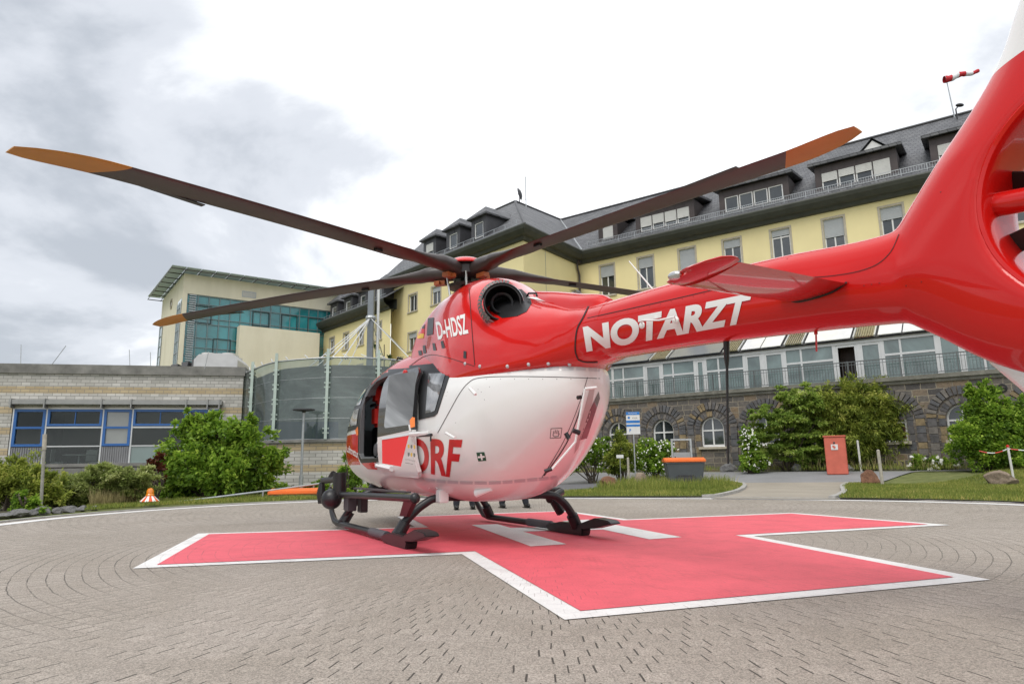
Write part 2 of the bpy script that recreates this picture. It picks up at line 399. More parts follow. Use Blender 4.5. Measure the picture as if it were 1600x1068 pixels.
kerbline([(1100, 778.2), (1118, 777.3), (1135, 774), (1150, 770), (1160, 765.5), (1164, 761), (1160, 757), (1148, 754.5), (1120, 752.6)], .14)
kerbline([(1300, 780.6), (1312, 777), (1320, 771), (1317, 765), (1317, 761), (1325, 756.5), (1345, 751.5)], .14)

# hospital cross and H
crs = [(309.7, 834), (207.2, 889), (721.9, 866.6), (882.2, 970), (1547.5, 906.9), (1178, 838.1), (1484.4, 820.6), (1237.5, 801.3), (981.1, 811.6), (883.8, 798.1), (620.6, 807.5), (648.7, 823.8)]
CP = [gnd(*q) for q in crs]
def inset(P, d):
    n = len(P); area = sum(P[i].x * P[(i + 1) % n].y - P[(i + 1) % n].x * P[i].y for i in range(n)); s = 1 if area > 0 else -1; out_ = []
    for i in range(n):
        a, b, c = P[i - 1], P[i], P[(i + 1) % n]; d1 = (b - a).normalized(); d2 = (c - b).normalized()
        n1_ = Vector((-d1.y, d1.x, 0)) * s; n2_ = Vector((-d2.y, d2.x, 0)) * s
        A = a + n1_ * d; B = b + n2_ * d; den = d1.x * d2.y - d1.y * d2.x
        t = ((B.x - A.x) * d2.y - (B.y - A.y) * d2.x) / den; out_.append(A + d1 * t)
    return out_
def flat(name, P, z, mat):
    from mathutils.geometry import tessellate_polygon
    V = [Vector((p.x - PC.x, p.y - PC.y, 0)) for p in P]
    me = bpy.data.meshes.new(name); me.from_pydata([tuple(v) for v in V], [], [tuple(t) for t in tessellate_polygon([V])]); me.materials.append(mat); me.update()
    for p in me.polygons:
        if p.normal.z < 0: p.flip()
    o = link(bpy.data.objects.new(name, me)); o.location = (PC.x, PC.y, z); o['kind'] = 'structure'; return o
flat('helipad_cross_outline', CP, .010, M_whp); flat('helipad_cross', inset(CP, .17), .014, M_redp)
hL = [gnd(*q) for q in ((736.9, 821.3), (777.5, 820), (885.3, 851.9), (829, 855.3))]; hn = [gnd(1014.6, 844.2), gnd(1065.3, 840.8)]
vb = ((hL[0] - hL[3]) + (hL[1] - hL[2])) / 2
hR = [hn[0] + vb * 1.0, hn[1] + vb * 1.0, hn[1], hn[0]]
flat('helipad_letter_bar', hL, .018, M_whp); flat('helipad_letter_bar', hR, .018, M_whp)
c0 = hL[2] + (hL[1] - hL[2]) * .60; c1 = hL[2] + (hL[1] - hL[2]) * .76; c2 = hn[0] + vb * .70; c3 = hn[0] + vb * .52
flat('helipad_letter_crossbar', [hL[2] + (hL[1] - hL[2]) * .56, hL[2] + (hL[1] - hL[2]) * .76, hn[0] + vb * .66, hn[0] + vb * .46], .0185, M_whp)
# ------------------------------------------------------------------ building materials
def render_wall(name, base, stain=.25, zdirt=None):
    M = Mat(name); c = M.ramp(M.noise(.35, 6, .6), [(.3, tuple(b * .93 for b in base)), (.7, tuple(min(1, b * 1.05) for b in base))])
    x = M.xyz(); v = M.noise(1., 5, .65, vec=M.comb(M.math('MULTIPLY', x[0], 1.1), M.math('MULTIPLY', x[1], 1.1), M.math('MULTIPLY', x[2], .22)))
    c = M.mix(stain, c, M.ramp(v, [(.35, (.55, .50, .38)), (.6, (1, 1, 1))]), 'MULTIPLY')
    M.color(c).set(rough=.9); M.bump(M.noise(25, 4), .15, .01); return M.m
M_yellow = render_wall('yellow_render', (.78, .68, .37), .05)
M_cream = render_wall('cream_render', (.72, .675, .54), .16)
def slate_mat():
    M = Mat('roof_slate'); x = M.xyz(); br = M.n('TexBrick'); br.offset = .5
    br.inputs['Scale'].default_value = 1; br.inputs['Brick Width'].default_value = .34; br.inputs['Row Height'].default_value = .20; br.inputs['Mortar Size'].default_value = .014; br.inputs['Mortar Smooth'].default_value = .2
    br.inputs['Color1'].default_value = (0, 0, 0, 1); br.inputs['Color2'].default_value = (1, 1, 1, 1)
    rx = M.math('ADD', x[0], M.math('MULTIPLY', x[2], .35)); M.l(M.comb(rx, M.math('ADD', x[2], M.math('MULTIPLY', x[1], .3))), br.inputs['Vector'])
    c = M.ramp(br.outputs[0], [(0, (.072, .075, .085)), (.5, (.10, .104, .115)), (1, (.135, .138, .148))])
    c = M.mix(1., c, M.ramp(M.noise(.5, 6, .7), [(.3, (.82, .82, .82)), (.7, (1.15, 1.13, 1.08))]), 'MULTIPLY')
    c = M.mix(br.outputs[1], c, (.02, .02, .022)); M.color(c).set(rough=.55)
    M.bump(M.math('ADD', M.math('SUBTRACT', 1., br.outputs[1]), M.math('MULTIPLY', br.outputs[0], .4)), .7, .02); return M.m
M_slate = slate_mat()
def stone_mat():
    M = Mat('rubble_stone'); x = M.xyz()
    wv = M.math('MULTIPLY', M.math('SUBTRACT', M.noise(2.3, 3), .5), .10)
    br = M.n('TexBrick'); br.offset = .43; br.offset_frequency = 2; br.squash = .7; br.squash_frequency = 3
    br.inputs['Scale'].default_value = 1; br.inputs['Brick Width'].default_value = .55; br.inputs['Row Height'].default_value = .26; br.inputs['Mortar Size'].default_value = .016; br.inputs['Mortar Smooth'].default_value = .15
    br.inputs['Color1'].default_value = (0, 0, 0, 1); br.inputs['Color2'].default_value = (1, 1, 1, 1)
    M.l(M.comb(M.math('ADD', M.math('ADD', x[0], x[1]), wv), M.math('ADD', x[2], wv)), br.inputs['Vector'])
    c = M.ramp(br.outputs[0], [(.0, (.07, .066, .066)), (.35, (.125, .115, .105)), (.70, (.15, .13, .115)), (.86, (.21, .155, .10)), (1, (.17, .155, .145))])
    c = M.mix(1., c, M.ramp(M.noise(7, 5, .7), [(.3, (.7, .7, .7)), (.7, (1.3, 1.28, 1.22))]), 'MULTIPLY')
    c = M.mix(br.outputs[1], c, (.30, .26, .20)); M.color(c).set(rough=.9)
    M.bump(M.math('ADD', M.math('SUBTRACT', 1., br.outputs[1]), M.math('MULTIPLY', M.noise(12, 4), .6)), .8, .03); return M.m
M_stone = stone_mat()
def vous(name, c_): return simple(name, c_, .9, 0, .35, 5, bump=.6, bscale=14)
VOUS = [vous('voussoir_dark', (.10, .095, .095)), vous('voussoir_grey', (.16, .145, .13)), vous('voussoir_ochre', (.23, .175, .10)), vous('voussoir_slate', (.10, .10, .105))]
M_mortar = simple('mortar', (.33, .29, .22), .95, 0, .1)
def brick_mat():
    M = Mat('pale_banded_brick'); x = M.xyz(); br = M.n('TexBrick'); br.offset = .5
    br.inputs['Scale'].default_value = 1; br.inputs['Brick Width'].default_value = .30; br.inputs['Row Height'].default_value = .125; br.inputs['Mortar Size'].default_value = .008; br.inputs['Mortar Smooth'].default_value = .2
    br.inputs['Color1'].default_value = (0, 0, 0, 1); br.inputs['Color2'].default_value = (1, 1, 1, 1)
    M.l(M.comb(M.math('ADD', x[0], x[1]), x[2]), br.inputs['Vector'])
    grey = M.ramp(br.outputs[0], [(0, (.42, .41, .38)), (.5, (.50, .485, .455)), (1, (.58, .565, .53))])
    tan = M.ramp(br.outputs[0], [(0, (.42, .33, .20)), (1, (.52, .42, .27))])
    fr = M.math('FRACT', M.math('DIVIDE', M.math('ADD', x[2], .03), .75)); band = M.math('LESS_THAN', fr, .333)
    c = M.mix(band, grey, tan)
    c = M.mix(1., c, M.ramp(M.noise(.8, 5), [(.3, (.86, .85, .83)), (.7, (1.05, 1.05, 1.05))]), 'MULTIPLY')
    c = M.mix(br.outputs[1], c, (.22, .21, .19)); M.color(c).set(rough=.8); M.bump(M.math('SUBTRACT', 1., br.outputs[1]), .5, .01); return M.m
M_brick = brick_mat()
M_cornice = simple('dark_green_grey_eaves', (.040, .043, .033), .6, 0, .2, 2)
M_gutter = simple('brown_metal_cladding', (.060, .047, .045), .45, .2, .2, 2)
M_concrete = simple('weathered_concrete', (.20, .195, .18), .9, 0, .35, 2, bump=.3)
M_bluef = simple('blue_window_frame', (.025, .12, .36), .35, 0, .08)
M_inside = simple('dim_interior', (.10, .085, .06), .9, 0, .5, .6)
M_insidel = simple('interior_plaster', (.22, .22, .20), .9)
M_ribbed = simple('ribbed_metal_panel', (.26, .26, .27), .4, .5, .1)
M_alu = simple('aluminium_white', (.60, .61, .61), .35, .2, .06)
M_solar = simple('white_shading_panel', (.80, .81, .83), .30, .1, .05, 1.5)

def wall_holes(mb, x0, x1, z0, z1, holes, y=0., depth=.18, mi=0):
    """wall sheet at y with rectangular holes and their reveals"""
    xs = sorted({x0, x1, *[h[0] for h in holes], *[h[1] for h in holes]}); zs = sorted({z0, z1, *[h[2] for h in holes], *[h[3] for h in holes]})
    xs = [v for v in xs if x0 <= v <= x1]; zs = [v for v in zs if z0 <= v <= z1]
    for a, b in zip(xs[:-1], xs[1:]):
        for c, d in zip(zs[:-1], zs[1:]):
            mxx, mzz = (a + b) / 2, (c + d) / 2
            if any(h[0] < mxx < h[1] and h[2] < mzz < h[3] for h in holes): continue
            mb.add([(a, y, c), (b, y, c), (b, y, d), (a, y, d)], [(0, 1, 2, 3)], mi)
    for h in holes:
        a, b, c, d = h[:4]; Y = y + depth
        mb.add([(a, y, c), (a, Y, c), (a, Y, d), (a, y, d)], [(0, 1, 2, 3)], mi); mb.add([(b, y, c), (b, Y, c), (b, Y, d), (b, y, d)], [(3, 2, 1, 0)], mi)
        mb.add([(a, y, c), (b, y, c), (b, Y, c), (a, Y, c)], [(0, 1, 2, 3)], mi); mb.add([(a, y, d), (b, y, d), (b, Y, d), (a, Y, d)], [(3, 2, 1, 0)], mi)

def frame_rect(mb, x0, x1, z0, z1, y0, y1, t):
    mb.box(x0, x0 + t, y0, y1, z0, z1); mb.box(x1 - t, x1, y0, y1, z0, z1); mb.box(x0 + t, x1 - t, y0, y1, z0, z0 + t); mb.box(x0 + t, x1 - t, y0, y1, z1 - t, z1)
def window(par, x0, x1, z0, z1, y=.12, shut=0., mull=True, transom=0, glass=None, frame=None, surround=True, t=.06, blind=False, label=None, open_=0):
    """window set in a wall whose face is at y=0 in the parent's frame; > pane, shutter, surround are sub-parts"""
    glass = glass or M_winglass; frame = frame or M_frame; mb = MB(); frame_rect(mb, x0, x1, z0, z1, y - .03, y + .04, t)
    if mull: mb.box((x0 + x1) / 2 - t * .55, (x0 + x1) / 2 + t * .55, y - .025, y + .035, z0 + t, z1 - t)
    if transom: zt = z1 - transom; mb.box(x0 + t, x1 - t, y - .028, y + .038, zt - .035, zt + .035)
    w = mb.build('window', frame, par)
    if label: w['label'] = label
    MB().box(x0 + t * .5, x1 - t * .5, y + .01, y + .02, z0 + t * .5, z1 - t * .5).build('pane', glass, w)
    if shut > 0:
        s = MB(); n = max(2, int(shut / .07))
        for i in range(n): s.box(x0 + .01, x1 - .01, y - .06, y - .045, z1 - shut * (i + 1) / n + .006, z1 - shut * i / n)
        s.box(x0 + .01, x1 - .01, y - .048, y - .040, z1 - shut, z1)
        s.build('shutter', M_blind if blind else M_shutter, w)
    if surround:
        s = MB(); sw = .10
        s.box(x0 - sw, x0 - .002, -.025, .03, z0, z1 + sw); s.box(x1 + .002, x1 + sw, -.025, .03, z0, z1 + sw); s.box(x0 - .002, x1 + .002, -.025, .03, z1 + .002, z1 + sw)
        s.box(x0 - sw - .04, x1 + sw + .04, -.07, .03, z0 - .09, z0 - .002); s.build('surround', M_stoneframe, w)
    return w

# ================================================================== the long yellow hospital wing
yb = thing('hospital_building', 'long yellow hospital building with slate dormer roof and arched stone ground floor', 'building', BC, BANG)
cols = [1.5 + 2.52 * i for i in range(12)]
up_z = (10.75, 12.62); mid_z = (7.35, 9.25)
holes = [(x, x + .92, *up_z) for x in cols] + [(x, x + .92, *mid_z) for x in cols]
w_ = MB(); wall_holes(w_, 0, 31, 4.2, 13.0, holes)
w_.build('wall', M_yellow, yb)
shuts = [.7, .62, 1.84, .45, .35, .95, .62, .7, .5, .9, .4, .6]
for i, x in enumerate(cols):
    window(yb, x, x + .92, *up_z, shut=shuts[i], transom=(.42 if i in (3, 4) else 0), label={2: 'window with its grey shutter fully down', 4: 'window standing open below its transom'}.get(i))
    window(yb, x, x + .92, *mid_z, shut=[.5, .9, .3][i % 3])
# eaves and cornice
cv = MB(); prof = [(0.004, 12.98), (-.16, 13.0), (-.22, 13.16), (-.42, 13.22), (-.60, 13.42), (-.66, 13.60), (-.62, 13.68), (.4, 13.72), (.4, 13.02), (.0, 13.0)]
def sweep(mb, prof, pts):
    """prof (out,z) swept along ground points with mitred corners; out is positive into the building"""
    k_ = len(pts); vs = []
    for i, p in enumerate(pts):
        d0 = (pts[i] - pts[i - 1]).normalized() if i > 0 else None; d1 = (pts[i + 1] - pts[i]).normalized() if i < k_ - 1 else None
        d0 = d0 or d1; d1 = d1 or d0; n0 = Vector((-d0.y, d0.x, 0)); n1_ = Vector((-d1.y, d1.x, 0)); b = (n0 + n1_); b /= max(.3, b.dot(n0))
        for o_, z in prof: vs.append((p.x + b.x * o_, p.y + b.y * o_, z))
    n = len(prof); fs = [(i * n + j, (i + 1) * n + j, (i + 1) * n + (j + 1) % n, i * n + (j + 1) % n) for i in range(k_ - 1) for j in range(n)]
    mb.add(vs, fs)
RB = Matrix.Rotation(-BANG, 4, 'Z') @ Matrix.Translation(-BC)
def tb(p): q = RB @ Vector((p[0], p[1], 0)); q.z = 0; return q
Kw = BC + Vector((math.sin(BANG), -math.cos(BANG), 0)) * 6.0; Kw.z = 0
Jw = gnd(612, 452, 13); Jw.z = 0
JL = tb(Jw); KL = tb(Kw)
dJ = (KL - JL).normalized(); nJ = Vector((-dJ.y, dJ.x, 0))
sweep(cv, prof, [JL, KL, Vector((0, 0, 0)), Vector((31, 0, 0))]); cv.build('eaves_cornice', M_cornice, yb)
# projecting block walls (face towards the left, face towards the wing)
JLk = (KL - JL).length
fb = thing('x', 'x', 'x')  # temporary frame for the left face
bpy.data.objects.remove(fb)
def frame_child(name, par, p0, dirv):
    """mesh parts built in a rotated frame: returns the matrix"""
    a = math.atan2(dirv.y, dirv.x); return Matrix.Translation(p0) @ Matrix.Rotation(a, 4, 'Z')
MJ = frame_child('f', yb, JL, dJ)
def place(o, mtx): o.matrix_local = mtx; return o
lw_cols = [(2.2, 3.15), (4.85, 5.8), (7.6, 8.5), (10.3, 11.2)]
hl = [(a, b, 10.95, 12.1) for a, b in lw_cols] + [(a, b, 8.3, 9.5) for a, b in lw_cols] + [(a, b, 5.3, 6.7) for a, b in lw_cols]
w_ = MB(); wall_holes(w_, 0, JLk, 0, 13.0, hl); place(w_.build('wall', M_yellow, yb), MJ)
for j, h in enumerate(hl): place(window(yb, *h, shut=(.35 if j % 3 == 1 else 0)), MJ)
dK = (Vector((0, 0, 0)) - KL).normalized(); MK = frame_child('f', yb, KL, dK)
place(MB().add([(0, 0, 0), (6.0, 0, 0), (6.0, 0, 13), (0, 0, 13)], [(0, 1, 2, 3)]).build('wall', M_yellow, yb), MK)
w_ = MB(); w_.add([tuple(JL), tuple(JL + nJ * 9), tuple(JL + nJ * 9 + Vector((0, 0, 13))), tuple(JL + Vector((0, 0, 13)))], [(0, 1, 2, 3)]); w_.build('wall', M_yellow, yb)
# roofs
rz = 19.0; ridge_y = 6.3
def roofpts():
    A = tb(gnd(805, 315, rz)); A.z = rz
    return A
A = roofpts(); el = .62; ez = 13.66
V_ = [Vector((-.0, 0, 0))]
r_ = MB()
inner = Vector((0.62, -el, ez)); inner = Vector((.0 - .0, -el, ez))
# right wing front slope: eave (y=-.62) up to ridge; valley runs from inner corner to ridge junction
JN = tb(gnd(874, 343, rz)); JN.z = rz
ridR = Vector((31, ridge_y, rz + .0)); ridL = Vector((JN.x, ridge_y, rz))
eK = Vector((KL.x - 0, KL.y, 0)); ko = KL + Vector((el, 0, 0)); 
eaveC = Vector((el, -el, ez)); eaveK = Vector((KL.x + el, KL.y - el * .8, ez)); 
jo = JL - nJ * el; eaveJ = Vector((jo.x, jo.y, ez)) - dJ * el; eaveK = Vector((KL.x + el, KL.y, ez)) - nJ * el * .9
bkJ = A - dJ * 11.5 + Vector((0, 0, 0)); bkJ.z = rz
def quad(mb, *p): mb.add([tuple(q) for q in p], [tuple(range(len(p)))])
quad(r_, eaveC, Vector((31, -el, ez)), ridR, ridL)
quad(r_, Vector((31, ridge_y * 2 + el, ez)), Vector((-6, ridge_y * 2 + el, ez)), ridL, ridR)
quad(r_, eaveK, eaveC, ridL, A)
quad(r_, eaveJ, eaveK, A, bkJ)
bk2 = bkJ + nJ * 6; quad(r_, eaveJ, bkJ, Vector((eaveJ.x + nJ.x * 12, eaveJ.y + nJ.y * 12, ez)))
quad(r_, bkJ, A, A + nJ * 6 - Vector((0, 0, 5)), bkJ + nJ * 6 - Vector((0, 0, 5)))
r_.build('roof', M_slate, yb)
rc = MB()
def rail3(mb, a, b, r=.07): mb.tube([a, b], r, 6)
for a, b in ((ridL, ridR), (A, eaveK), (A, bkJ), (A, ridL)): rail3(rc, a + Vector((0, 0, .03)), b + Vector((0, 0, .03)), .09)
rc.build('ridge_cap', M_darkgrey, yb)
rail3(v_ := MB(), eaveC + Vector((0, 0, .03)), ridL + Vector((0, 0, .03)), .06); v_.build('valley_flashing', M_steel, yb)
# slope helper of the right wing: z on the slope for a given y
def zs_(y): return ez + (y + el) / (ridge_y + el) * (rz - ez)
# snow guard on the right wing eave
sg = MB(); x = .9
while x < 31:
    sg.box(x - .015, x + .015, -.36, -.33, zs_(-.35), zs_(-.35) + .34); x += 1.05
for zz_ in (.06, .32): sg.box(.8, 31, -.352, -.336, zs_(-.35) + zz_, zs_(-.35) + zz_ + .025)
x = .9
while x < 31: sg.box(x, x + .012, -.35, -.338, zs_(-.35) + .06, zs_(-.35) + .32); x += .105
sg.build('snow_guard', M_steel, yb)
def dormer(par, x0, x1, z0, z1, y, n, M_=None, hip=False, shut=None, gable=False, roofm=None, wallm=None, over=.28, lab=None, slope=zs_):
    """box dormer: walls > windows; roof"""
    roofm = roofm or M_slate; wallm = wallm or M_gutter; e_ = .28
    yb_ = y + 3.2; zt = z1 + .42
    d = MB(); hs = []; wd = (x1 - x0) / n
    for i in range(n): hs.append((x0 + i * wd + .015, x0 + (i + 1) * wd - .015, z0, z1))
    wall_holes(d, x0 - e_, x1 + e_, z0 - .5, zt, hs, y=y, depth=.12)
    for xx, s in ((x0 - e_, 1), (x1 + e_, -1)): d.add([(xx, y, z0 - .8), (xx, yb_, z0 - .8), (xx, yb_, zt), (xx, y, zt)], [(0, 1, 2, 3)])
    for k_ in range(int((x1 - x0) / .55) + 1): d.box(x0 + k_ * .55 - .008, x0 + k_ * .55 + .008, y - .02, y, z1 + .03, zt)   # standing seams
    o = d.build('dormer', wallm, par)
    if lab: o['label'] = lab
    rb = MB(); xa, xb = x0 - e_ - over, x1 + e_ + over
    if hip:
        cx = (xa + xb) / 2; pk = .75
        f = [(xa, y - over, zt - .02), (xb, y - over, zt - .02), (xb, yb_, zt - .02), (xa, yb_, zt - .02), (cx, y + .55, zt + pk), (cx, yb_ + .8, zt + pk)]
        rb.add(f, [(0, 1, 4), (1, 2, 5, 4), (3, 0, 4, 5), (0, 3, 2, 1)])
        rb.box(xa, xb, y - over, yb_, zt - .12, zt - .025)
    else:
        rb.add([(xa, y - over, zt), (xb, y - over, zt), (xb, yb_ + 2.2, zt + .95), (xa, yb_ + 2.2, zt + .95), (xa, y - over, zt + .14), (xb, y - over, zt + .14), (xb, yb_ + 2.2, zt + 1.09), (xa, yb_ + 2.2, zt + 1.09)],
               [(0, 1, 2, 3), (7, 6, 5, 4), (0, 4, 5, 1), (1, 5, 6, 2), (3, 7, 4, 0)])
    r = rb.build('roof', [roofm], o)
    if gable:
        cx = xb - 1.25; g = MB(); g.add([(cx - .55, y + .3, zt + .25), (cx + .55, y + .3, zt + .25), (cx, y + .3, zt + .78)], [(0, 1, 2)]); g.build('gable_front', M_frame, o)
        g = MB(); g.add([(cx - .7, y + .2, zt + .22), (cx, y + .2, zt + .90), (cx + .7, y + .2, zt + .22), (cx - .7, y + 2.5, zt + .22), (cx, y + 2.5, zt + .90), (cx + .7, y + 2.5, zt + .22)], [(0, 1, 4, 3), (1, 2, 5, 4)]); g.build('gable_roof', M_slate, o)
    objs = [o]
    for i, h in enumerate(hs):
        w = window(par, h[0] + .01, h[1] - .01, h[2], h[3], y=y + .06, shut=(shut[i] if shut else 0), mull=False, surround=False, t=.055, blind=True)
        w.parent = o; w.matrix_parent_inverse = Matrix.Identity(4)
    if M_ is not None: place(o, M_)
    return o
dormer(yb, 1.68, 2.42, 14.30, 15.15, .15, 1, shut=[.8], lab='small single-window dormer beside the roof valley')
dormer(yb, 4.2, 7.25, 14.25, 15.12, .15, 4, shut=[.6, .55, .62, .58], gable=True)
dormer(yb, 9.25, 12.35, 14.25, 15.1, .15, 4, gable=False)
dormer(yb, 14.2, 17.3, 14.2, 15.1, .15, 4, shut=[.45, .38, .4, .8], gable=True)
dormer(yb, 19.2, 22.3, 14.2, 15.1, .15, 4, shut=[.5, .3, .3, .3]); dormer(yb, 24.2, 27.2, 14.2, 15.1, .15, 4)
for a, b in ((4.0, 4.85), (6.55, 7.4), (9.1, 9.95)):
    dormer(yb, a, b, 14.25, 15.2, .1, 1, M_=MJ, hip=True, shut=[.55] if a == 4.0 else None, wallm=M_darkgrey, over=.22)
sgj = MB()
x = 1.
while x < JLk: sgj.box(x - .015, x + .015, -.36, -.33, 13.7, 14.1); x += .95
for zz_ in (.1, .36): sgj.box(.3, JLk, -.352, -.336, 13.75 + zz_, 13.775 + zz_)
place(sgj.build('snow_guard', M_steel, yb), MJ)
# rain pipe in the inner corner
dp = MB(); dp.box(-.02, .30, -.52, -.18, 13.0, 13.75); dp.tube([(.14, -.40, 13.0), (.14, -.38, 12.7), (.12, -.16, 12.3), (.12, -.14, 8)], .065, 8); dp.build('rain_pipe', M_gutter, yb)
place(MB().box(2.2, 2.23, -.012, -.002, 5, 12.98).build('lightning_cable', M_steel, yb), MK)

# ---- stone ground floor with arches, terrace and conservatory
SY = -3.0; ZS = 4.05
aw = [3.75 + 2.53 * i for i in range(10)]
def arch_pts(cx, hw, zb, zt, n=16):
    """outline of an opening with a semicircular head"""
    zc = zt - hw; P = [(cx - hw, zb)] + [(cx + hw * -math.cos(math.pi * i / n), zc + hw * math.sin(math.pi * i / n)) for i in range(n + 1)] + [(cx + hw, zb)]
    return P
def stone_wall():
    bm_v = []; mb = MB()
    holes_ = [arch_pts(c, .57, 1.55, 2.98) for c in aw]
    from mathutils.geometry import tessellate_polygon
    x0, x1 = 1.0, 33.
    for i, c in enumerate(aw):   # one bay each
        xa = x0 if i == 0 else (aw[i - 1] + c) / 2; xb = x1 if i == len(aw) - 1 else (aw[i + 1] + c) / 2
        outer = [Vector((xa, 0, -.5)), Vector((xb, 0, -.5)), Vector((xb, 0, ZS)), Vector((xa, 0, ZS))]
        inner_ = [Vector((p[0], 0, p[1])) for p in holes_[i]]
        allv = outer + inner_; tr = tessellate_polygon([[Vector((v.x, v.z, 0)) for v in outer], [Vector((v.x, v.z, 0)) for v in inner_]])
        mb.add([(v.x, SY, v.z) for v in allv], [tuple(t) for t in tr])
        n = len(inner_)
        mb.add([(v.x, SY, v.z) for v in inner_] + [(v.x, SY + .3, v.z) for v in inner_], [(j, (j + 1) % n, (j + 1) % n + n, j + n) for j in range(n)])
    mb.add([(x0, SY, -.5), (x0, 0, -.5), (x0, 0, ZS), (x0, SY, ZS)], [(0, 1, 2, 3)])
    mb.build('stone_wall', M_stone, yb)
stone_wall()
def ring_arch(c, r0, r1, zc, n, y0, y1, mats, mort):
    """voussoirs as separate blocks in one mesh with a mortar ring behind"""
    mb = MB(); rnd = random.Random(int(c * 100))
    for i in range(n):
        a0 = math.pi * i / n + .018; a1 = math.pi * (i + 1) / n - .018; yy = y0 - rnd.random() * .03; P = []
        for r in (r0, r1): P += [(c - math.cos(a) * r, zc + math.sin(a) * r) for a in (a0, a1)]
        q = [P[0], P[1], P[3], P[2]]
        mb.prism(q, yy, y1, rnd.choice([0, 0, 0, 1, 1, 1, 2, 3, 3, 3]))
    # jambs below the spring line
    z = zc
    while z > .5:
        h = .24 + rnd.random() * .12
        for s in (-1, 1):
            q = [(c + s * r0, z - h + .02), (c + s * (r0 + (r1 - r0) * (.8 + .2 * rnd.random())), z - h + .02), (c + s * (r0 + (r1 - r0) * .92), z - .0), (c + s * r0, z)]
            if z - h > .3: mb.prism(q, y0 - rnd.random() * .02, y1, rnd.choice([0, 0, 1, 1, 2, 3, 3]))
        z -= h
    return mb.build('arch_stones', mats, yb)
for i, c in enumerate(aw):
    ring_arch(c, .60, .84, 2.41, 15, SY - .015, SY + .05, VOUS, M_mortar); ring_arch(c, .90, 1.24, 2.45, 19, SY - .07, SY + .05, VOUS, M_mortar)
    P = arch_pts(c, .565, 1.58, 2.97, 18); y = SY + .2; f = MB(); n = len(P); Pi = arch_pts(c, .49, 1.66, 2.90, 18)
    f.add([(p[0], y - .05, p[1]) for p in P] + [(p[0], y - .05, p[1]) for p in Pi], [(j, (j + 1) % n, (j + 1) % n + n, j + n) for j in range(n)])
    f.add([(p[0], y - .05, p[1]) for p in Pi] + [(p[0], y + .03, p[1]) for p in Pi], [(j, (j + 1) % n, (j + 1) % n + n, j + n) for j in range(n)])
    f.box(c - .035, c + .035, y - .055, y + .03, 1.6, 2.93); f.box(c - .5, c + .5, y - .052, y + .03, 2.30, 2.37)
    w = f.build('arched_window', M_frame, yb)
    g = MB(); g.add([(p[0], y, p[1]) for p in Pi], [tuple(range(n))]); g.build('pane', M_winglass, w)
    MB().box(c - .68, c + .68, SY - .12, SY + .2, 1.44, 1.56).build('sill', M_stoneframe, w)
vt = MB(); vt.lathe([(.17, 0), (.17, .03), (.12, .035), (.12, .0)], (20.3, SY - .0, 3.48), 20, (0, -1, 0)); vt.box(20.14, 20.46, SY - .045, SY - .02, 3.46, 3.50); vt.build('wall_anchor', M_blackm, yb)
tr = MB(); tr.box(.8, 33, SY - .16, SY + 3.0, ZS, ZS + .17); tr.box(.8, 33, SY - .07, SY, ZS - .14, ZS); tr.build('terrace_slab', simple('terrace_stone', (.17, .165, .14), .9, 0, .35, 3, bump=.4), yb)
ba = MB(); x = 1.; z0 = ZS + .17
ba.box(.9, 33, SY - .02, SY + .02, z0 + .78, z0 + .82); ba.box(.9, 33, SY - .015, SY + .015, z0 + .07, z0 + .10); ba.box(.9, 33, SY - .012, SY + .012, z0 + .66, z0 + .68)
while x < 33:
    ba.box(x - .008, x + .008, SY - .008, SY + .008, z0 + .08, z0 + .80); x += .12
x = 1.
while x < 33: ba.box(x - .022, x + .022, SY - .022, SY + .022, z0, z0 + .84); x += 2.0
ba.build('balustrade', simple('railing_grey_iron', (.13, .14, .14), .5, .5), yb)
# conservatory front set back on the terrace
cg = MB(); CYF = SY + 1.0; zb, zt = ZS + .17, 5.97
def pbar(mb, x0, x1, za, zb_, t=.05): mb.box(x0, x1, CYF - t, CYF + t, za, zb_)
posts = [1.0, 3.1, 5.0, 6.0, 7.8, 8.35, 10.3, 11.2, 12.2, 14.35, 15.35, 16.3, 18.3, 19.2, 21.2, 23.2, 24.2, 26.2, 28.2, 30.2, 32.2]
cg.box(1, 33, CYF - .09, CYF + .09, zt - .02, zt + .16)
for p_ in posts: cg.box(p_ - .07, p_ + .07, CYF - .06, CYF + .06, zb, zt - .02)
for a, b in zip(posts[:-1], posts[1:]):
    door = (b - a) < 1.05
    if not door:
        cg.box(a + .07, b - .07, CYF - .05, CYF + .05, zb, zb + .10); cg.box(a + .07, b - .07, CYF - .05, CYF + .05, zb + 1.05, zb + 1.14)
        if b - a > 1.5: m_ = a + (b - a) * .34; cg.box(m_ - .04, m_ + .04, CYF - .052, CYF + .052, zb + .1, zt - .02)
    else: cg.box(a + .07, a + .16, CYF - .045, CYF + .045, zb, zt - .02); cg.box(b - .16, b - .07, CYF - .045, CYF + .045, zb, zt - .02); cg.box(a + .16, b - .16, CYF - .045, CYF + .045, zt - .14, zt - .02)
cons = cg.build('conservatory', M_alu, yb)
for a, b in zip(posts[:-1], posts[1:]):
    if abs(a - 14.35) < .01: continue
    MB().box(a + .07, b - .07, CYF - .008, CYF + .008, zb + .05, zt - .02).build('pane', M_wgglass, cons)
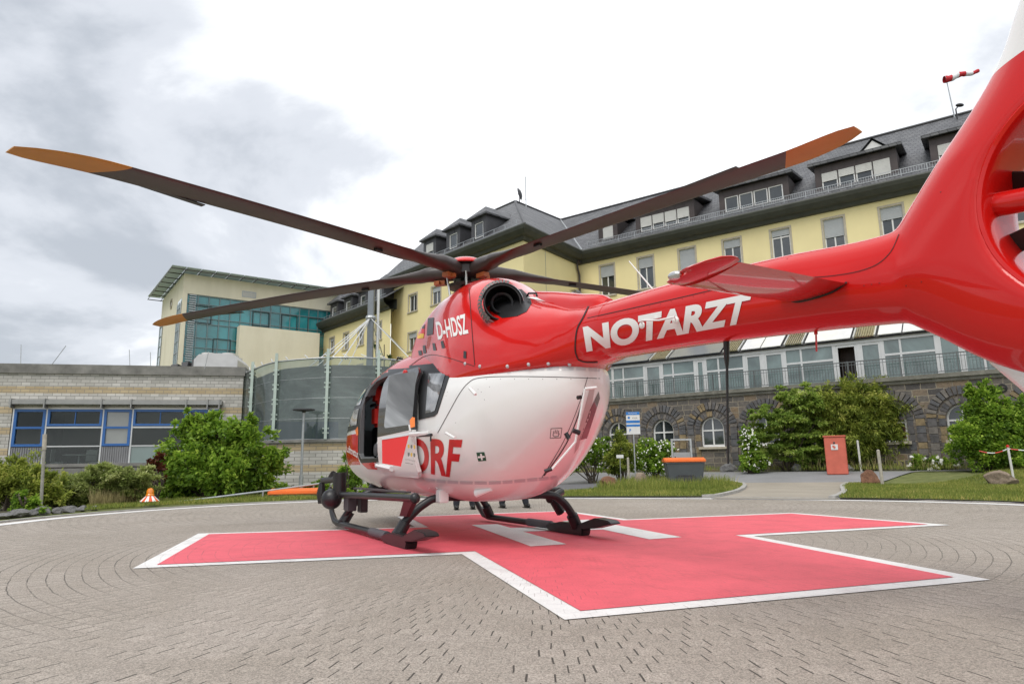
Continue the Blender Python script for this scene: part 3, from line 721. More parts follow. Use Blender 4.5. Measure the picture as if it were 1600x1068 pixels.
# roof panels of the conservatory: sloped, alternately white shading boards and skylights
rp_ = MB(); sk = MB(); sb_ = MB(); pos = 1.1; sl0 = (CYF - .22, 6.13); sl1 = (-.05, 7.35)
kinds = 'gSgwwSwSwwSwwgwwSwwS'
def slab(mb, x0, x1, up=0.0, mi=0, th=.05):
    (ya, za), (yc, zc) = sl0, sl1
    dy, dz = yc - ya, zc - za; L_ = math.hypot(dy, dz); ny, nz = -dz / L_, dy / L_
    A0 = (ya + ny * up, za + nz * up); B0 = (yc + ny * up, zc + nz * up)
    v = [(x0, *A0), (x1, *A0), (x1, *B0), (x0, *B0)]; v2 = [(p[0], p[1] + ny * th, p[2] + nz * th) for p in v]
    mb.add(v + v2, [(0, 1, 2, 3), (7, 6, 5, 4), (0, 4, 5, 1), (1, 5, 6, 2), (2, 6, 7, 3), (3, 7, 4, 0)], mi)
slab(sb_, 1., 33, -.06); M_skyl = glassy('skylight_glass', (.14, .13, .09), .08, var=.5, scale=3); M_skys = simple('skylight_slat', (.32, .28, .17), .6)
layout = [(1.2, 3.0, 'g'), (3.05, 5.3, 'g'), (5.4, 6.4, 'S'), (6.5, 9.2, 'g'), (9.35, 10.15, 'S'), (10.25, 11.15, 'w'), (11.2, 12.1, 'w'), (12.25, 13.1, 'S'), (13.2, 15.1, 'w'), (15.2, 16.1, 'S'), (16.2, 17.1, 'w'), (17.15, 19.4, 'w'), (19.5, 20.5, 'S'), (20.6, 23, 'w'), (23.1, 24, 'S'), (24.1, 27, 'w'), (27.1, 28, 'S'), (28.1, 32.5, 'w')]
for a, b, k_ in layout:
    if k_ == 'S':
        for q in (0, 1):
            pass
        sk = MB(); slab(sk, a + .06, b - .06, .03); so_ = sk.build('skylight', M_skyl, yb); rib = MB(); xx = a + .12
        while xx < b - .1: slab(rib, xx, xx + .03, .085, 0, .03); xx += .1
        rib.build('blind', M_skys, so_)
        for xx in (a, b - .06): slab(rp_, xx, xx + .06, .03, 1, .09)
    else: slab(rp_, a, b, .05, 0 if k_ == 'w' else 2, .04)
sb_.build('conservatory_roof', M_darkgrey, yb)
ro = rp_.build('shading_panels', [M_solar, M_alu, simple('grey_shading_panel', (.24, .26, .29), .3, .3, .06)], yb)
# dim room behind the open door
MB().box(14.42, 15.28, CYF + .9, CYF + .95, zb, zt).build('inner_door', simple('brown_door', (.05, .03, .02), .5), yb)
MB().box(1., 33., -.03, -.01, 4.22, 7.3).build('inner_wall', M_insidel, yb)
# roof furniture
dish = thing('satellite_dish', 'round dark satellite dish on its mast at the roof peak', 'satellite dish', Vector((0, 0, 0)))
pk = gnd(812, 318, rz + .0); pk = pk + (pk - CO).normalized() * .1
dish.location = (pk.x, pk.y, rz - .1)
b_ = MB(); b_.lathe([(0, .18), (.25, .13), (.42, .03), (.45, 0), (.42, .0), (.25, .10), (0, .15)], (0, 0, .85), 24, Vector((.93, -.30, .18))); b_.build('dish', M_darkgrey, dish, smooth=True)
MB().tube([(0, .05, -.3), (0, .05, .85)], .035).tube([(0, .05, .85), (-.12, .02, .85)], .03).build('mount', M_blackm, dish)
am = tag(MB().tube([(0, 0, -.8), (0, 0, 2.2)], .035).tube([(-.25, 0, .5), (0, 0, .5)], .02).build('antenna_mast', M_steel), 'thin bare antenna mast just right of the round dish on the roof', 'antenna'); am.location = gnd(822, 322, rz - .3)

# windsock on the ridge
wp = gnd(1491, 178, rz + .1)
ws = thing('windsock', 'red and white striped windsock blowing right above the slate roof', 'windsock', wp)
hgt = 2.05
MB().tube([(0, 0, -.3), (-.16, 0, hgt)], [.035, .025]).build('pole', M_steel, ws)
sk_ = MB(); L_ = 1.75; nn = 20; rs = [.19 - .10 * i / nn + .012 * math.sin(i * 1.7) for i in range(nn + 1)]; pts_ = [Vector((-.16 - .12 + L_ * i / nn, -.25 * i / nn, hgt - .02 + .32 * (i / nn) ** .8 - .05 * math.sin(i * .5))) for i in range(nn + 1)]
sk_.tube(pts_, rs, 14, cap=False)
M_ws = Mat('windsock_cloth'); xx = M_ws.xyz()[0]
st_ = M_ws.math('GREATER_THAN', M_ws.math('FRACT', M_ws.math('MULTIPLY', M_ws.math('ADD', xx, .30), 1 / .72)), .5)
M_ws.color(M_ws.mix(st_, (.50, .02, .03), (.75, .75, .78))).set(rough=.8)
sk_.build('sock', M_ws.m, ws, smooth=True)
cb_ = tag(MB().tube([(0, 0, -.5), (0, 0, .22), (.16, 0, .38)], .035).ellip((.24, 0, .44), (.22, .1, .1)).build('roof_camera', M_black), 'small black device on a short stalk beside the windsock pole', 'camera'); cb_.location = gnd(1488, 178, rz - .1) + Vector((.15, -.1, 0))

# ================================================================== lower yellow wing further left
L0 = gnd(447, 540, 11.2); L0.z = 0; L1 = gnd(575, 495, 11.2); L1.z = 0; la = math.atan2(L1.y - L0.y, L1.x - L0.x)
lwg = thing('hospital_side_wing', 'low yellow wing with a row of slate dormers between glass tower and main block', 'building', L0, la)
Lc = [1.85, 4.1, 6.15, 8.45, 10.75, 13.0, 15.5]
hl = [(x, x + .8, 9.35, 10.55) for x in Lc] + [(x, x + .8, 6.6, 7.9) for x in Lc]
w_ = MB(); wall_holes(w_, 0, 17.5, 0, 11.2, hl); w_.add([(0, 0, 0), (0, 8, 0), (0, 8, 11.2), (0, 0, 11.2)], [(0, 1, 2, 3)]); w_.build('wall', M_yellow, lwg)
for j, h in enumerate(hl): window(lwg, *h, shut=.25 if j % 2 else 0)
c_ = MB(); sweep(c_, [(o_, z - 1.8) for o_, z in prof], [Vector((-1, 0, 0)), Vector((17.6, 0, 0))]); c_.build('eaves_cornice', M_cornice, lwg)
r_ = MB(); quad(r_, (-1, -.6, 11.85), (17.6, -.6, 11.85), (17.6, 5, 15.6), (-1 + 3, 5, 15.6)); quad(r_, (-1, -.6, 11.85), (2, 5, 15.6), (-1, 10, 11.85)); r_.build('roof', M_slate, lwg)
for x in Lc[:-1] + [15.3]: dormer(lwg, x - .0, x + .75, 12.15, 12.98, .1, 1, hip=True, wallm=M_darkgrey, over=.2)
g_ = MB(); x = 0.
while x < 17: g_.box(x - .012, x + .012, -.36, -.33, 12.0, 12.28); x += .9
g_.box(-.5, 17.4, -.35, -.336, 12.22, 12.25); g_.box(-.5, 17.4, -.35, -.336, 12.08, 12.10); g_.build('snow_guard', M_steel, lwg)
MB().tube([(-.3, -.5, 11.6), (-.3, -.35, 11.2), (-.22, -.1, 10.6), (-.22, -.1, 6)], .07, 8).box(-.5, -.1, -.6, -.3, 11.55, 11.9).build('rain_pipe', M_gutter, lwg)

# ================================================================== glass tower
T0 = atd(283, 500, 45); T0.z = 0; ta = math.radians(36)
tw = thing('glass_tower_building', 'cream and teal glass stair tower with a thin oversailing glass roof', 'building', T0, ta)
ZT = 14.35
w_ = MB(); wall_holes(w_, 0, 12, 0, ZT, [(.28, 11.6, 4, 12.95)], depth=.25)
w_.add([(0, 0, 0), (0, 9.2, 0), (0, 9.2, ZT), (0, 0, ZT)], [(0, 1, 2, 3)]); w_.add([(0, 0, ZT), (12, 0, ZT), (12, 9.2, ZT), (0, 9.2, ZT)], [(0, 1, 2, 3)]); w_.add([(12, 0, 0), (12, 9.2, 0), (12, 9.2, ZT), (12, 0, ZT)], [(0, 1, 2, 3)])
w_.build('wall', M_cream, tw)
MB().box(3.68, 9.5, -.9, -.1, 0, 10.9).build('annex_wall', M_cream, tw)
g_ = MB(); g_.box(.28, 11.6, .12, .15, 4, 12.95); g_.build('glazing', M_teal, tw)
f_ = MB(); x = .28
for k_ in range(16):
    x = .28 + k_ * .72; f_.box(x - .025, x + .025, .04, .12, 4, 12.95)
z = 12.95
for z in (12.9, 12.3, 11.3, 10.9, 9.9, 9.2, 8.6, 7.9, 7.0, 6.2): f_.box(.28, 11.6, .045, .118, z - .025, z + .025)
f_.build('mullion_grid', simple('teal_grey_mullion', (.16, .22, .23), .4, .3), tw)
for x, z in ((1.2, 10.95), (5.2, 9.95), (7.3, 11.0), (9.3, 11.0), (2.6, 8.7), (5.2, 11.0)):
    mb = MB(); frame_rect(mb, x - .45, x + .75, z, z + 1.25, .02, .1, .05); mb.build('casement', simple('casement_dark', (.02, .04, .045), .4), tw)
lou = MB(); z = 5.
while z < 12.9: lou.box(.42, .86, -.02, .05, z, z + .07); z += .16
lou.build('louvre_strip', M_steel, tw)
# side glazing (left face): narrow strips
MB().box(-.03, -.01, .25, 1.6, 3.5, 12.6).build('side_glazing', M_teal, tw); MB().box(-.03, -.01, 7.9, 9.1, 4, 12.2).build('side_glazing', M_teal, tw)
f_ = MB()
for y in (.25, .9, 1.6, 7.9, 9.1): f_.box(-.08, -.03, y - .03, y + .03, 3.5, 12.4)
for z in [4 + .8 * i for i in range(11)]: f_.box(-.07, -.03, .25, 1.6, z - .02, z + .02); f_.box(-.07, -.03, 7.9, 9.1, z - .02, z + .02)
f_.build('side_mullions', M_steel, tw)
rw = MB(); rw.lathe([(.42, 0), (.42, .05), (.34, .06), (.34, 0)], (-.0, 4.6, 13.1), 28, (-1, 0, 0)); o = rw.build('round_window', M_stoneframe, tw)
MB().lathe([(0, .02), (.34, .02)], (0, 4.6, 13.1), 28, (-1, 0, 0)).build('pane', M_winglass, o)
v_ = MB(); frame_rect(v_, 3.9, 4.9, 13.2, 13.65, -.03, .02, .04)
for i in range(6): v_.box(3.94, 4.86, -.02, .0, 13.25 + i * .065, 13.28 + i * .065)
v_.build('vent_grille', M_steel, tw)
# roof canopy: glass strips over steel purlins, tilted
cpy = MB(); 
for i in range(15):
    x0 = -.95 + i * .95; cpy.add([(x0, -1.0, 14.52), (x0 + .90, -1.0, 14.52), (x0 + .90, 10.3, 14.75), (x0, 10.3, 14.75), (x0, -1.0, 14.57), (x0 + .90, -1.0, 14.57), (x0 + .90, 10.3, 14.80), (x0, 10.3, 14.80)], [(0, 1, 2, 3), (7, 6, 5, 4), (0, 4, 5, 1), (1, 5, 6, 2), (3, 7, 4, 0), (2, 6, 7, 3)])
def frosted():
    M = Mat('frosted_canopy_glass'); M.color((.40, .45, .43)).set(rough=.3); o_ = [x for x in M.t.nodes if x.type == 'OUTPUT_MATERIAL'][0]; t = M.n('BsdfTranslucent'); t.inputs[0].default_value = (.50, .56, .53, 1); m_ = M.n('MixShader'); m_.inputs[0].default_value = .4; M.l(M.b.outputs[0], m_.inputs[1]); M.l(t.outputs[0], m_.inputs[2]); M.l(m_.outputs[0], o_.inputs[0]); return M.m
o = cpy.build('roof_canopy', frosted(), tw)
pu = MB()
for i in range(16): pu.box(-.97 + i * .95, -.95 + i * .95, -.9, 10.2, 14.44, 14.51)
for y in (-.8, .5, 2, 3.5, 5, 6.5, 8, 9.8): pu.box(-.95, 13.3, y - .02, y + .02, 14.38, 14.44)
pu.build('purlins', M_gutter, o)

# ================================================================== brick building on the left
B0 = atd(380, 600, 26); B0.z = 0; bang = math.radians(13)
bb = thing('brick_building', 'low pale brick building with tan bands, concrete parapet and blue framed windows', 'building', B0, bang)
wx0, wx1 = -7.85, -.75; wz0, wz1 = 1.15, 3.2
w_ = MB(); wall_holes(w_, -16, .0, -1.2, 4.45, [(wx0, wx1, wz0, wz1)], depth=.15)
w_.add([(0, 0, -1.2), (0, 8, -1.2), (0, 8, 4.45), (0, 0, 4.45)], [(0, 1, 2, 3)]); w_.build('wall', M_brick, bb)
MB().box(-16.05, .06, -.08, 8, 4.45, 4.80).build('parapet', M_concrete, bb)
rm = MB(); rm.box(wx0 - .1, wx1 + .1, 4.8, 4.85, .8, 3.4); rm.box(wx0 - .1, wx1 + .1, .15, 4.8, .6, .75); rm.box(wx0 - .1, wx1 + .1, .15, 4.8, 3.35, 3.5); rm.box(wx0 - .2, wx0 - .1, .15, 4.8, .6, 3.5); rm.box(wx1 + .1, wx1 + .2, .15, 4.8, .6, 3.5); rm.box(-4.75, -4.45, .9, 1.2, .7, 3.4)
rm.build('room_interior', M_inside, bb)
fx = [-7.8, -6.72, -4.85, -3.85, -1.95, -1.2, -.78]
al = MB()
for x in fx: al.box(x - .025, x + .025, .02, .12, wz0, wz1 - .02)
al.box(wx0, wx1, .02, .12, wz1 - .06, wz1 - .001)
fr_ = al.build('window_band', M_alu, bb)
M_bg = clearglass('window_band_glass', (.80, .84, .82), .93, (.02, .022, .021), 1.38)
M_bgl = glassy('frosted_grey_glass', (.22, .235, .22), .15, .6, .1)
for i, (a, b) in enumerate(zip(fx[:-1], fx[1:])):
    if i in (0, 2, 4, 5):
        mb = MB(); frame_rect(mb, a + .03, b - .03, 1.78, wz1 - .07, .0, .1, .09); mb.box(a + .12, b - .12, .0, .1, 2.42, 2.50)
        o = mb.build('blue_window', M_bluef, bb); MB().box(a + .1, b - .1, .06, .07, 1.85, wz1 - .14).build('pane', M_bgl if i == 2 else M_bg, o)
        rb = MB(); rb.box(a + .03, b - .03, .06, .08, wz0, 1.76); k_ = a + .06
        while k_ < b - .06: rb.box(k_, k_ + .035, .03, .06, wz0, 1.76); k_ += .075
        rb.build('ribbed_panel', M_ribbed, bb)
    else:
        mb = MB(); frame_rect(mb, a + .03, b - .03, 2.52, wz1 - .07, .0, .1, .08); mb.box((a + b) / 2 - .015, (a + b) / 2 + .015, .03, .09, 2.6, wz1 - .15)
        o = mb.build('blue_window', M_bluef, bb); MB().box(a + .08, b - .08, .06, .07, 2.6, wz1 - .15).build('pane', M_bg, o)
        mb = MB(); mb.box(a + .03, b - .03, .02, .1, 2.44, 2.50); mb.box(a + .03, b - .03, .02, .1, 1.76, 1.80); o = mb.build('glazing_bar', M_alu, bb)
        MB().box(a + .03, b - .03, .055, .065, 1.8, 2.44).build('pane', M_bg, o); MB().box(a + .03, b - .03, .055, .065, wz0, 1.76).build('pane', M_bg if i == 1 else glassy('frosted_green_glass', (.15, .21, .20), .2, .6, .1), o)
aw_ = MB(); aw_.box(wx0 - .02, wx1 + .05, -.28, .0, wz1 + .10, wz1 + .26)
for x in fx: aw_.box(x - .02, x + .02, -.32, -.0, wz1 - .04, wz1 + .30)
aw_.build('awning_box', simple('dull_aluminium', (.30, .30, .29), .4, .6), bb)
MB().box(wx0 - .1, wx1 + .1, -.15, .0, wz0 - .12, wz0).build('sill', M_concrete, bb)
MB().box(wx0 - .2, wx1 + .8, -.7, -.0, .45, .98).build('planter_wall', M_concrete, bb)
# wall continuing right under the glass screen
def bfr(px, py, yl=0.):
    a = bang; Xv = Vector((math.cos(a), math.sin(a), 0)); Yv = Vector((-math.sin(a), math.cos(a), 0)); d = ray(px, py); t = (yl - (CO - B0).dot(Yv)) / d.dot(Yv); p = CO + d * t - B0; return p.dot(Xv), p.z
_, zsr = bfr(470, 690)
rm2 = MB(); 
# table and chairs seen through the window band
tbl = thing('cafe_table', 'round table behind the blue framed window band', 'table', B0 + Vector((-5.95 * math.cos(bang) - 1.2 * math.sin(bang) * -1 * -1, -5.95 * math.sin(bang) + 1.2 * math.cos(bang), .75)), bang)
MB().lathe([(0, .72), (.55, .72), (.55, .75), (0, .75)], n=24).build('tabletop', M_frame, tbl); MB().tube([(0, 0, 0), (0, 0, .72)], .04).lathe([(.3, 0), (.3, .02), (0, .03)]).build('leg', M_steel, tbl)
def chair(px_, y_, rot, lab):
    c = thing('cafe_chair', lab, 'chair', B0 + Vector((px_ * math.cos(bang) - y_ * math.sin(bang), px_ * math.sin(bang) + y_ * math.cos(bang), .75)), rot, 'chairs in the room behind the window band')
    MB().box(-.22, .22, -.2, .22, .43, .47).build('seat', M_frame, c, bevel=.01); MB().box(-.21, .21, .2, .235, .5, .95).build('backrest', M_frame, c, bevel=.01)
    for sx in (-1, 1):
        for sy in (-1, 1): MB().tube([(sx * .18, sy * .17, .43), (sx * .22, sy * .21, 0)], .014, 6).build('leg', M_steel, c)
chair(-6.55, 1.0, 1.9, 'white chair left of the round table behind the glass'); chair(-5.3, 1.3, -1.4, 'white chair right of the round table behind the glass'); chair(-5.9, 2.0, .1, 'white chair beyond the round table behind the glass')
# roof unit and lightning rods
h0 = atd(340, 580, 29); h0.z = 4.5
hv = thing('roof_cooling_unit', 'grey white cooling unit on the flat brick building roof', 'air conditioner', h0, math.radians(10))
MB().prism([(-.75, 0), (.75, 0), (.9, .25), (.9, 1.05), (.72, 1.28), (.1, 1.34), (-.72, 1.28), (-.9, 1.05), (-.9, .25)], -.4, 2.0).build('housing', simple('unit_white_grey', (.50, .50, .50), .5, .1, .08), hv, bevel=.015)
g_ = MB()
for i in range(6): g_.box(-.15 + i * .07, -.11 + i * .07, -.43, -.40, .15, .28)
g_.box(-.2, .32, -.42, -.4, .13, .3); g_.build('intake_grille', M_darkgrey, hv)
for i in range(3): MB().lathe([(.28, 0), (.28, .12), (.2, .13), (0, .1)], (-.45, .1 + i * .7, 1.28), 16).lathe([(.28, 0), (.28, .12), (.2, .13), (0, .1)], (.4, .1 + i * .7, 1.28), 16).build('fan', M_blind, hv)
hv2 = MB()
for i in range(4): hv2.prism([(-1.0 - i * .42, 0), (-.92 - i * .42, 0), (-.72 - i * .42, 1.1 - i * .12), (-1.0 - i * .42, 1.05 - i * .12), ], -.3, 1.6)
hv2.build('side_coils', simple('coil_grey', (.12, .12, .125), .5, .4), hv)
for i, (xx, yy, tx, ty) in enumerate(((34, 562, 33, 538), (75, 565, 103, 540), (204, 568, 202, 546), (236, 569, 235, 550), (320, 574, 326, 549))):
    a = atd(xx, yy, 25.5); b = atd(tx, ty, 25.5); a.z = 4.7
    o = MB().tube([(0, 0, 0), tuple(b - a)], .012, 6).build('lightning_rod', M_steel); o.location = a
    tag(o, ['leftmost thin rod on the brick parapet', 'thin slanting rod leaning right on the brick parapet', 'thin upright rod in the middle of the brick parapet', 'short thin rod just left of the tower on the parapet', 'thin rod beside the roof cooling unit'][i], 'lightning rod', 'lightning rods on the brick parapet')

# ================================================================== curved glass screen
SCN = thing('curved_glass_screen', 'curved wall of clear glass panes on steel posts above the pale brick base', 'glass screen', B0, bang)
gx = [(378, 26.2), (392, 25.4), (429, 24.6), (510, 24.2), (590, 24.6), (660, 25.6)]
def sl(px, dist, py):
    p = atd(px, py, dist); q = Matrix.Rotation(-bang, 4, 'Z') @ (p - B0); return q
sp_ = [sl(px, d, 640) for px, d in gx]; zt_ = [4.55, 4.6, 4.78, 4.85, 4.85, 4.8]; zb_ = zsr
# smooth curve through the posts
cur = []
for i in range(len(sp_) - 1):
    for k_ in range(8):
        t = k_ / 8; p0 = sp_[max(0, i - 1)]; p1 = sp_[i]; p2 = sp_[i + 1]; p3 = sp_[min(len(sp_) - 1, i + 2)]
        q = .5 * ((2 * p1) + (p2 - p0) * t + (2 * p0 - 5 * p1 + 4 * p2 - p3) * t * t + (3 * p1 - p0 - 3 * p2 + p3) * t ** 3); cur.append((q.x, q.y, zt_[i] + (zt_[i + 1] - zt_[i]) * t))
cur.append((sp_[-1].x, sp_[-1].y, zt_[-1]))
w_ = MB(); n = len(cur); w_.add([(q[0], q[1] - .02, -1.2) for q in cur] + [(q[0], q[1] - .02, zb_ - .1) for q in cur], [(i, i + 1, i + 1 + n, i + n) for i in range(n - 1)]); w_.build('lower_wall', M_brick, SCN, smooth=True)
w_ = MB(); w_.add([(q[0], q[1] - .12, zb_ - .1) for q in cur] + [(q[0], q[1] - .12, zb_ - .005) for q in cur] + [(q[0], q[1] + .4, zb_ - .005) for q in cur], [(i, i + 1, i + 1 + n, i + n) for i in range(n - 1)] + [(n + i, n + i + 1, 2 * n + i + 1, 2 * n + i) for i in range(n - 1)]); w_.build('wall_coping', M_concrete, SCN)
g_ = MB(); g_.add([(c[0], c[1], zb_) for c in cur] + [(c[0], c[1], c[2]) for c in cur], [(i, i + 1, i + 1 + n, i + n) for i in range(n - 1)]); g_.build('glass', M_rotglass, SCN, smooth=True)
for i in (1, 2, 3, 4):
    q = sp_[i]; p = MB(); p.box(q.x - .05, q.x + .05, q.y - .16, q.y - .06, zb_, zt_[i] + .3)
    z = zb_ + .2
    while z < zt_[i]: p.box(q.x - .11, q.x + .11, q.y - .09, q.y - .01, z, z + .05); p.box(q.x - .11, q.x + .11, q.y - .09, q.y - .01, z + .16, z + .21); z += .55
    p.build('post', simple('pale_green_steel', (.42, .50, .45), .4, .2), SCN)
b_ = MB()
for fz in (.0, .25, .5, .75):
    b_.tube([(c[0], c[1], zb_ + (c[2] - zb_) * fz + .01) for c in cur], .007, 5)
b_.tube([(c[0], c[1], c[2]) for c in cur], .03, 6); b_.build('joint_rail', M_steel, SCN)
# glass roof rim and inner hall behind the screen
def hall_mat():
    M = Mat('hall_painted_reflections'); x = M.xyz(); v = M.comb(M.math('MULTIPLY', x[0], .45), x[1], M.math('MULTIPLY', x[2], 1.5)); M.color(M.ramp(M.noise(1.0, 6, .65, vec=v, dist=1.2), [(.34, (.07, .078, .076)), (.5, (.17, .185, .18)), (.66, (.38, .41, .40))])).set(rough=.7); return M.m  # streaks painted on the back wall imitate the clouds mirrored in the screen
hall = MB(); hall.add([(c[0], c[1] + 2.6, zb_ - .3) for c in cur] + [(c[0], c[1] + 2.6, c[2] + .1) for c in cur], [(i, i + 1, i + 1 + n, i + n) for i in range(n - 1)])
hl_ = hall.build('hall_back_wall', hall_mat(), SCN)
rf = MB(); rf.add([(c[0], c[1] - .0, c[2] + .02) for c in cur] + [(c[0], c[1] + 3.2, c[2] + .42) for c in cur], [(i, i + 1, i + 1 + n, i + n) for i in range(n - 1)]); rf.build('glass_roof', clearglass('roof_glass', (.7, .8, .76), .6, (.25, .30, .28)), SCN, smooth=True)
st = MB()
for i in range(0, n, 3): st.tube([(cur[i][0], cur[i][1], cur[i][2] + .05), (cur[i][0] - .2, cur[i][1] + 1.2, cur[i][2] + .32)], .02, 5)
st.build('roof_brackets', M_alu, SCN)
# hall furniture hints: blue counter seen through the screen
o = MB().box(0, 2.4, 0, .3, 0, .75).box(.05, 2.35, -.02, 0, .62, .70).build('reception_counter', simple('blue_counter', (.05, .10, .22), .5)); q = sp_[3]; pw = B0 + Matrix.Rotation(bang, 4, 'Z') @ Vector((q.x - 2.0, q.y + 1.2, 0)); o.location = (pw.x, pw.y, zb_ - .05); o.rotation_euler = (0, 0, bang); tag(o, 'blue counter seen dimly through the curved glass screen', 'counter')
# ================================================================== helicopter (local frame: x forward, y to its left, z up; origin on the ground under the rotor head)
HEAD = math.radians(119.5); HUBP = Vector((-.63, 9.0, 0))
heli = thing('helicopter', 'red and white air rescue helicopter parked on the pink cross with its cabin door open', 'helicopter', HUBP, HEAD)
HM = Matrix.Translation(HUBP) @ Matrix.Rotation(HEAD, 4, 'Z'); HI = HM.inverted()
LC = HI @ CO
def hray(px, py): return (HI.to_3x3() @ ray(px, py)).normalized()
def hl(px, py, Y):
    d = hray(px, py); return LC + d * ((Y - LC.y) / d.y)
def cubic(xs, ys, x):
    """monotone-ish hermite interpolation"""
    i = max(0, min(len(xs) - 2, int(np.searchsorted(xs, x)) - 1)); h = xs[i + 1] - xs[i]; t = (x - xs[i]) / h
    def sl_(j):
        if j <= 0: return (ys[1] - ys[0]) / (xs[1] - xs[0])
        if j >= len(xs) - 1: return (ys[-1] - ys[-2]) / (xs[-1] - xs[-2])
        a = (ys[j] - ys[j - 1]) / (xs[j] - xs[j - 1]); b = (ys[j + 1] - ys[j]) / (xs[j + 1] - xs[j])
        if a * b <= 0: return 0.
        return 2 * a * b / (a + b)
    m0, m1 = sl_(i) * h, sl_(i + 1) * h; t2, t3 = t * t, t * t * t
    return (2 * t3 - 3 * t2 + 1) * ys[i] + (t3 - 2 * t2 + t) * m0 + (-2 * t3 + 3 * t2) * ys[i + 1] + (t3 - t2) * m1
def loft(name, secs, mat, n=72, st=110, close=True):
    """secs: x, zb, zt, w, zc, ntop, nbot  sorted by x"""
    secs = sorted(secs); xs = [s[0] for s in secs]; cols_ = list(zip(*secs)); vs = []; xx = []
    for i in range(st + 1):
        t = i / st; t = .5 - .5 * math.cos(math.pi * t) if close else t
        xx.append(xs[0] + (xs[-1] - xs[0]) * t)
    for x in xx:
        zb, zt, w, zc, nt_, nb = [cubic(xs, c, x) for c in cols_[1:]]
        for j in range(n):
            a = 2 * math.pi * j / n; c, s = math.cos(a), math.sin(a); e_ = nt_ if s > 0 else nb
            y = w * math.copysign(abs(c) ** (2 / e_), c); z = zc + ((zt - zc) if s > 0 else (zc - zb)) * math.copysign(abs(s) ** (2 / e_), s); vs.append((x, y, z))
    fs = [(i * n + j, i * n + (j + 1) % n, (i + 1) * n + (j + 1) % n, (i + 1) * n + j) for i in range(st) for j in range(n)]
    fs += [tuple(range(n - 1, -1, -1)), tuple(st * n + j for j in range(n))]
    bm = bmesh.new(); bvs = [bm.verts.new(v) for v in vs]
    for f in fs: bm.faces.new([bvs[i] for i in f])
    bmesh.ops.recalc_face_normals(bm, faces=bm.faces)
    me = bpy.data.meshes.new(name); bm.to_mesh(me); bm.free(); me.materials.append(mat)
    me.polygons.foreach_set('use_smooth', [True] * len(me.polygons)); me.set_sharp_from_angle(angle=math.radians(50))
    return link(bpy.data.objects.new(name, me), heli)

def fus_mat():
    """white fuselage with red roof and red nose belt"""
    M = Mat('fuselage_paint'); x = M.xyz()
    roof = M.math('GREATER_THAN', x[2], M.math('ADD', 2.13, M.math('MULTIPLY', M.math('GREATER_THAN', M.math('MULTIPLY', x[0], -1.), 1.42), .5)))
    belt = M.math('MULTIPLY', M.math('GREATER_THAN', x[0], 1.80), M.math('MULTIPLY', M.math('LESS_THAN', x[2], 1.40), M.math('GREATER_THAN', x[2], .93)))
    f = M.math('MAXIMUM', roof, belt)
    M.color(M.mix(f, (.79, .785, .77), RED)).set(rough=.26, coat=.6, spec=.3); return M.m
M_fus = fus_mat()
pod = [(-2.90, 1.66, 1.885, .05, 1.80, 2.2, 2.2), (-2.85, 1.52, 1.89, .17, 1.76, 2.4, 2.2), (-2.72, 1.33, 1.90, .33, 1.72, 3.0, 2.2), (-2.5, 1.12, 1.915, .48, 1.68, 3.4, 2.1), (-2.2, .90, 1.935, .64, 1.62, 3.8, 2.1), (-1.85, .70, 1.96, .78, 1.54, 3.8, 2.15), (-1.5, .565, 2.02, .865, 1.44, 3.6, 2.3),
       (-1.1, .49, 2.16, .91, 1.34, 3.3, 2.5), (-.6, .465, 2.42, .93, 1.3, 3.0, 2.8), (.2, .47, 2.53, .935, 1.28, 2.9, 2.8), (1.0, .49, 2.54, .94, 1.28, 2.8, 2.8), (1.7, .50, 2.48, .935, 1.26, 2.7, 2.7), (2.2, .53, 2.41, .92, 1.24, 2.6, 2.5),
       (2.7, .58, 2.22, .865, 1.2, 2.5, 2.4), (3.1, .66, 1.90, .73, 1.12, 2.4, 2.3), (3.4, .76, 1.50, .50, 1.05, 2.3, 2.2), (3.56, .90, 1.12, .22, 1.0, 2.1, 2.1), (3.62, .97, 1.01, .03, .99, 2, 2)]
fus = loft('fuselage', pod, M_fus)
cowl = [(-3.35, 1.88, 2.41, .275, 2.14, 2.2, 2.2), (-3.05, 1.84, 2.43, .29, 2.12, 2.2, 2.3), (-2.8, 1.82, 2.46, .37, 2.06, 2.2, 2.6), (-2.5, 1.80, 2.55, .52, 1.98, 2.15, 3), (-2.1, 1.75, 2.70, .67, 1.95, 2.1, 3), (-1.6, 1.7, 2.94, .775, 1.95, 2.1, 3), (-1.1, 1.6, 3.19, .81, 1.95, 2.15, 3),
        (-.6, 1.6, 3.27, .77, 2.0, 2.15, 3), (-.1, 1.6, 3.25, .70, 2.05, 2.2, 3), (.3, 1.7, 3.08, .68, 2.1, 2.4, 3), (.58, 1.8, 2.86, .60, 2.15, 2.4, 3), (.76, 1.9, 2.68, .50, 2.2, 2.4, 3), (.86, 2.1, 2.50, .34, 2.25, 2.2, 3), (.90, 2.2, 2.42, .2, 2.3, 2.2, 3)]
cow = loft('engine_cowling', cowl, M_red)
# front air intake fairing ahead of the cowl
fair = loft('roof_fairing', [(.5, 2.2, 2.62, .36, 2.3, 2.2, 2.2), (.9, 2.2, 2.60, .33, 2.3, 2.2, 2.2), (1.2, 2.2, 2.52, .27, 2.3, 2.2, 2.2), (1.5, 2.2, 2.44, .15, 2.3, 2.2, 2.2), (1.6, 2.25, 2.40, .05, 2.3, 2.2, 2.2)], M_red, 40, 40)

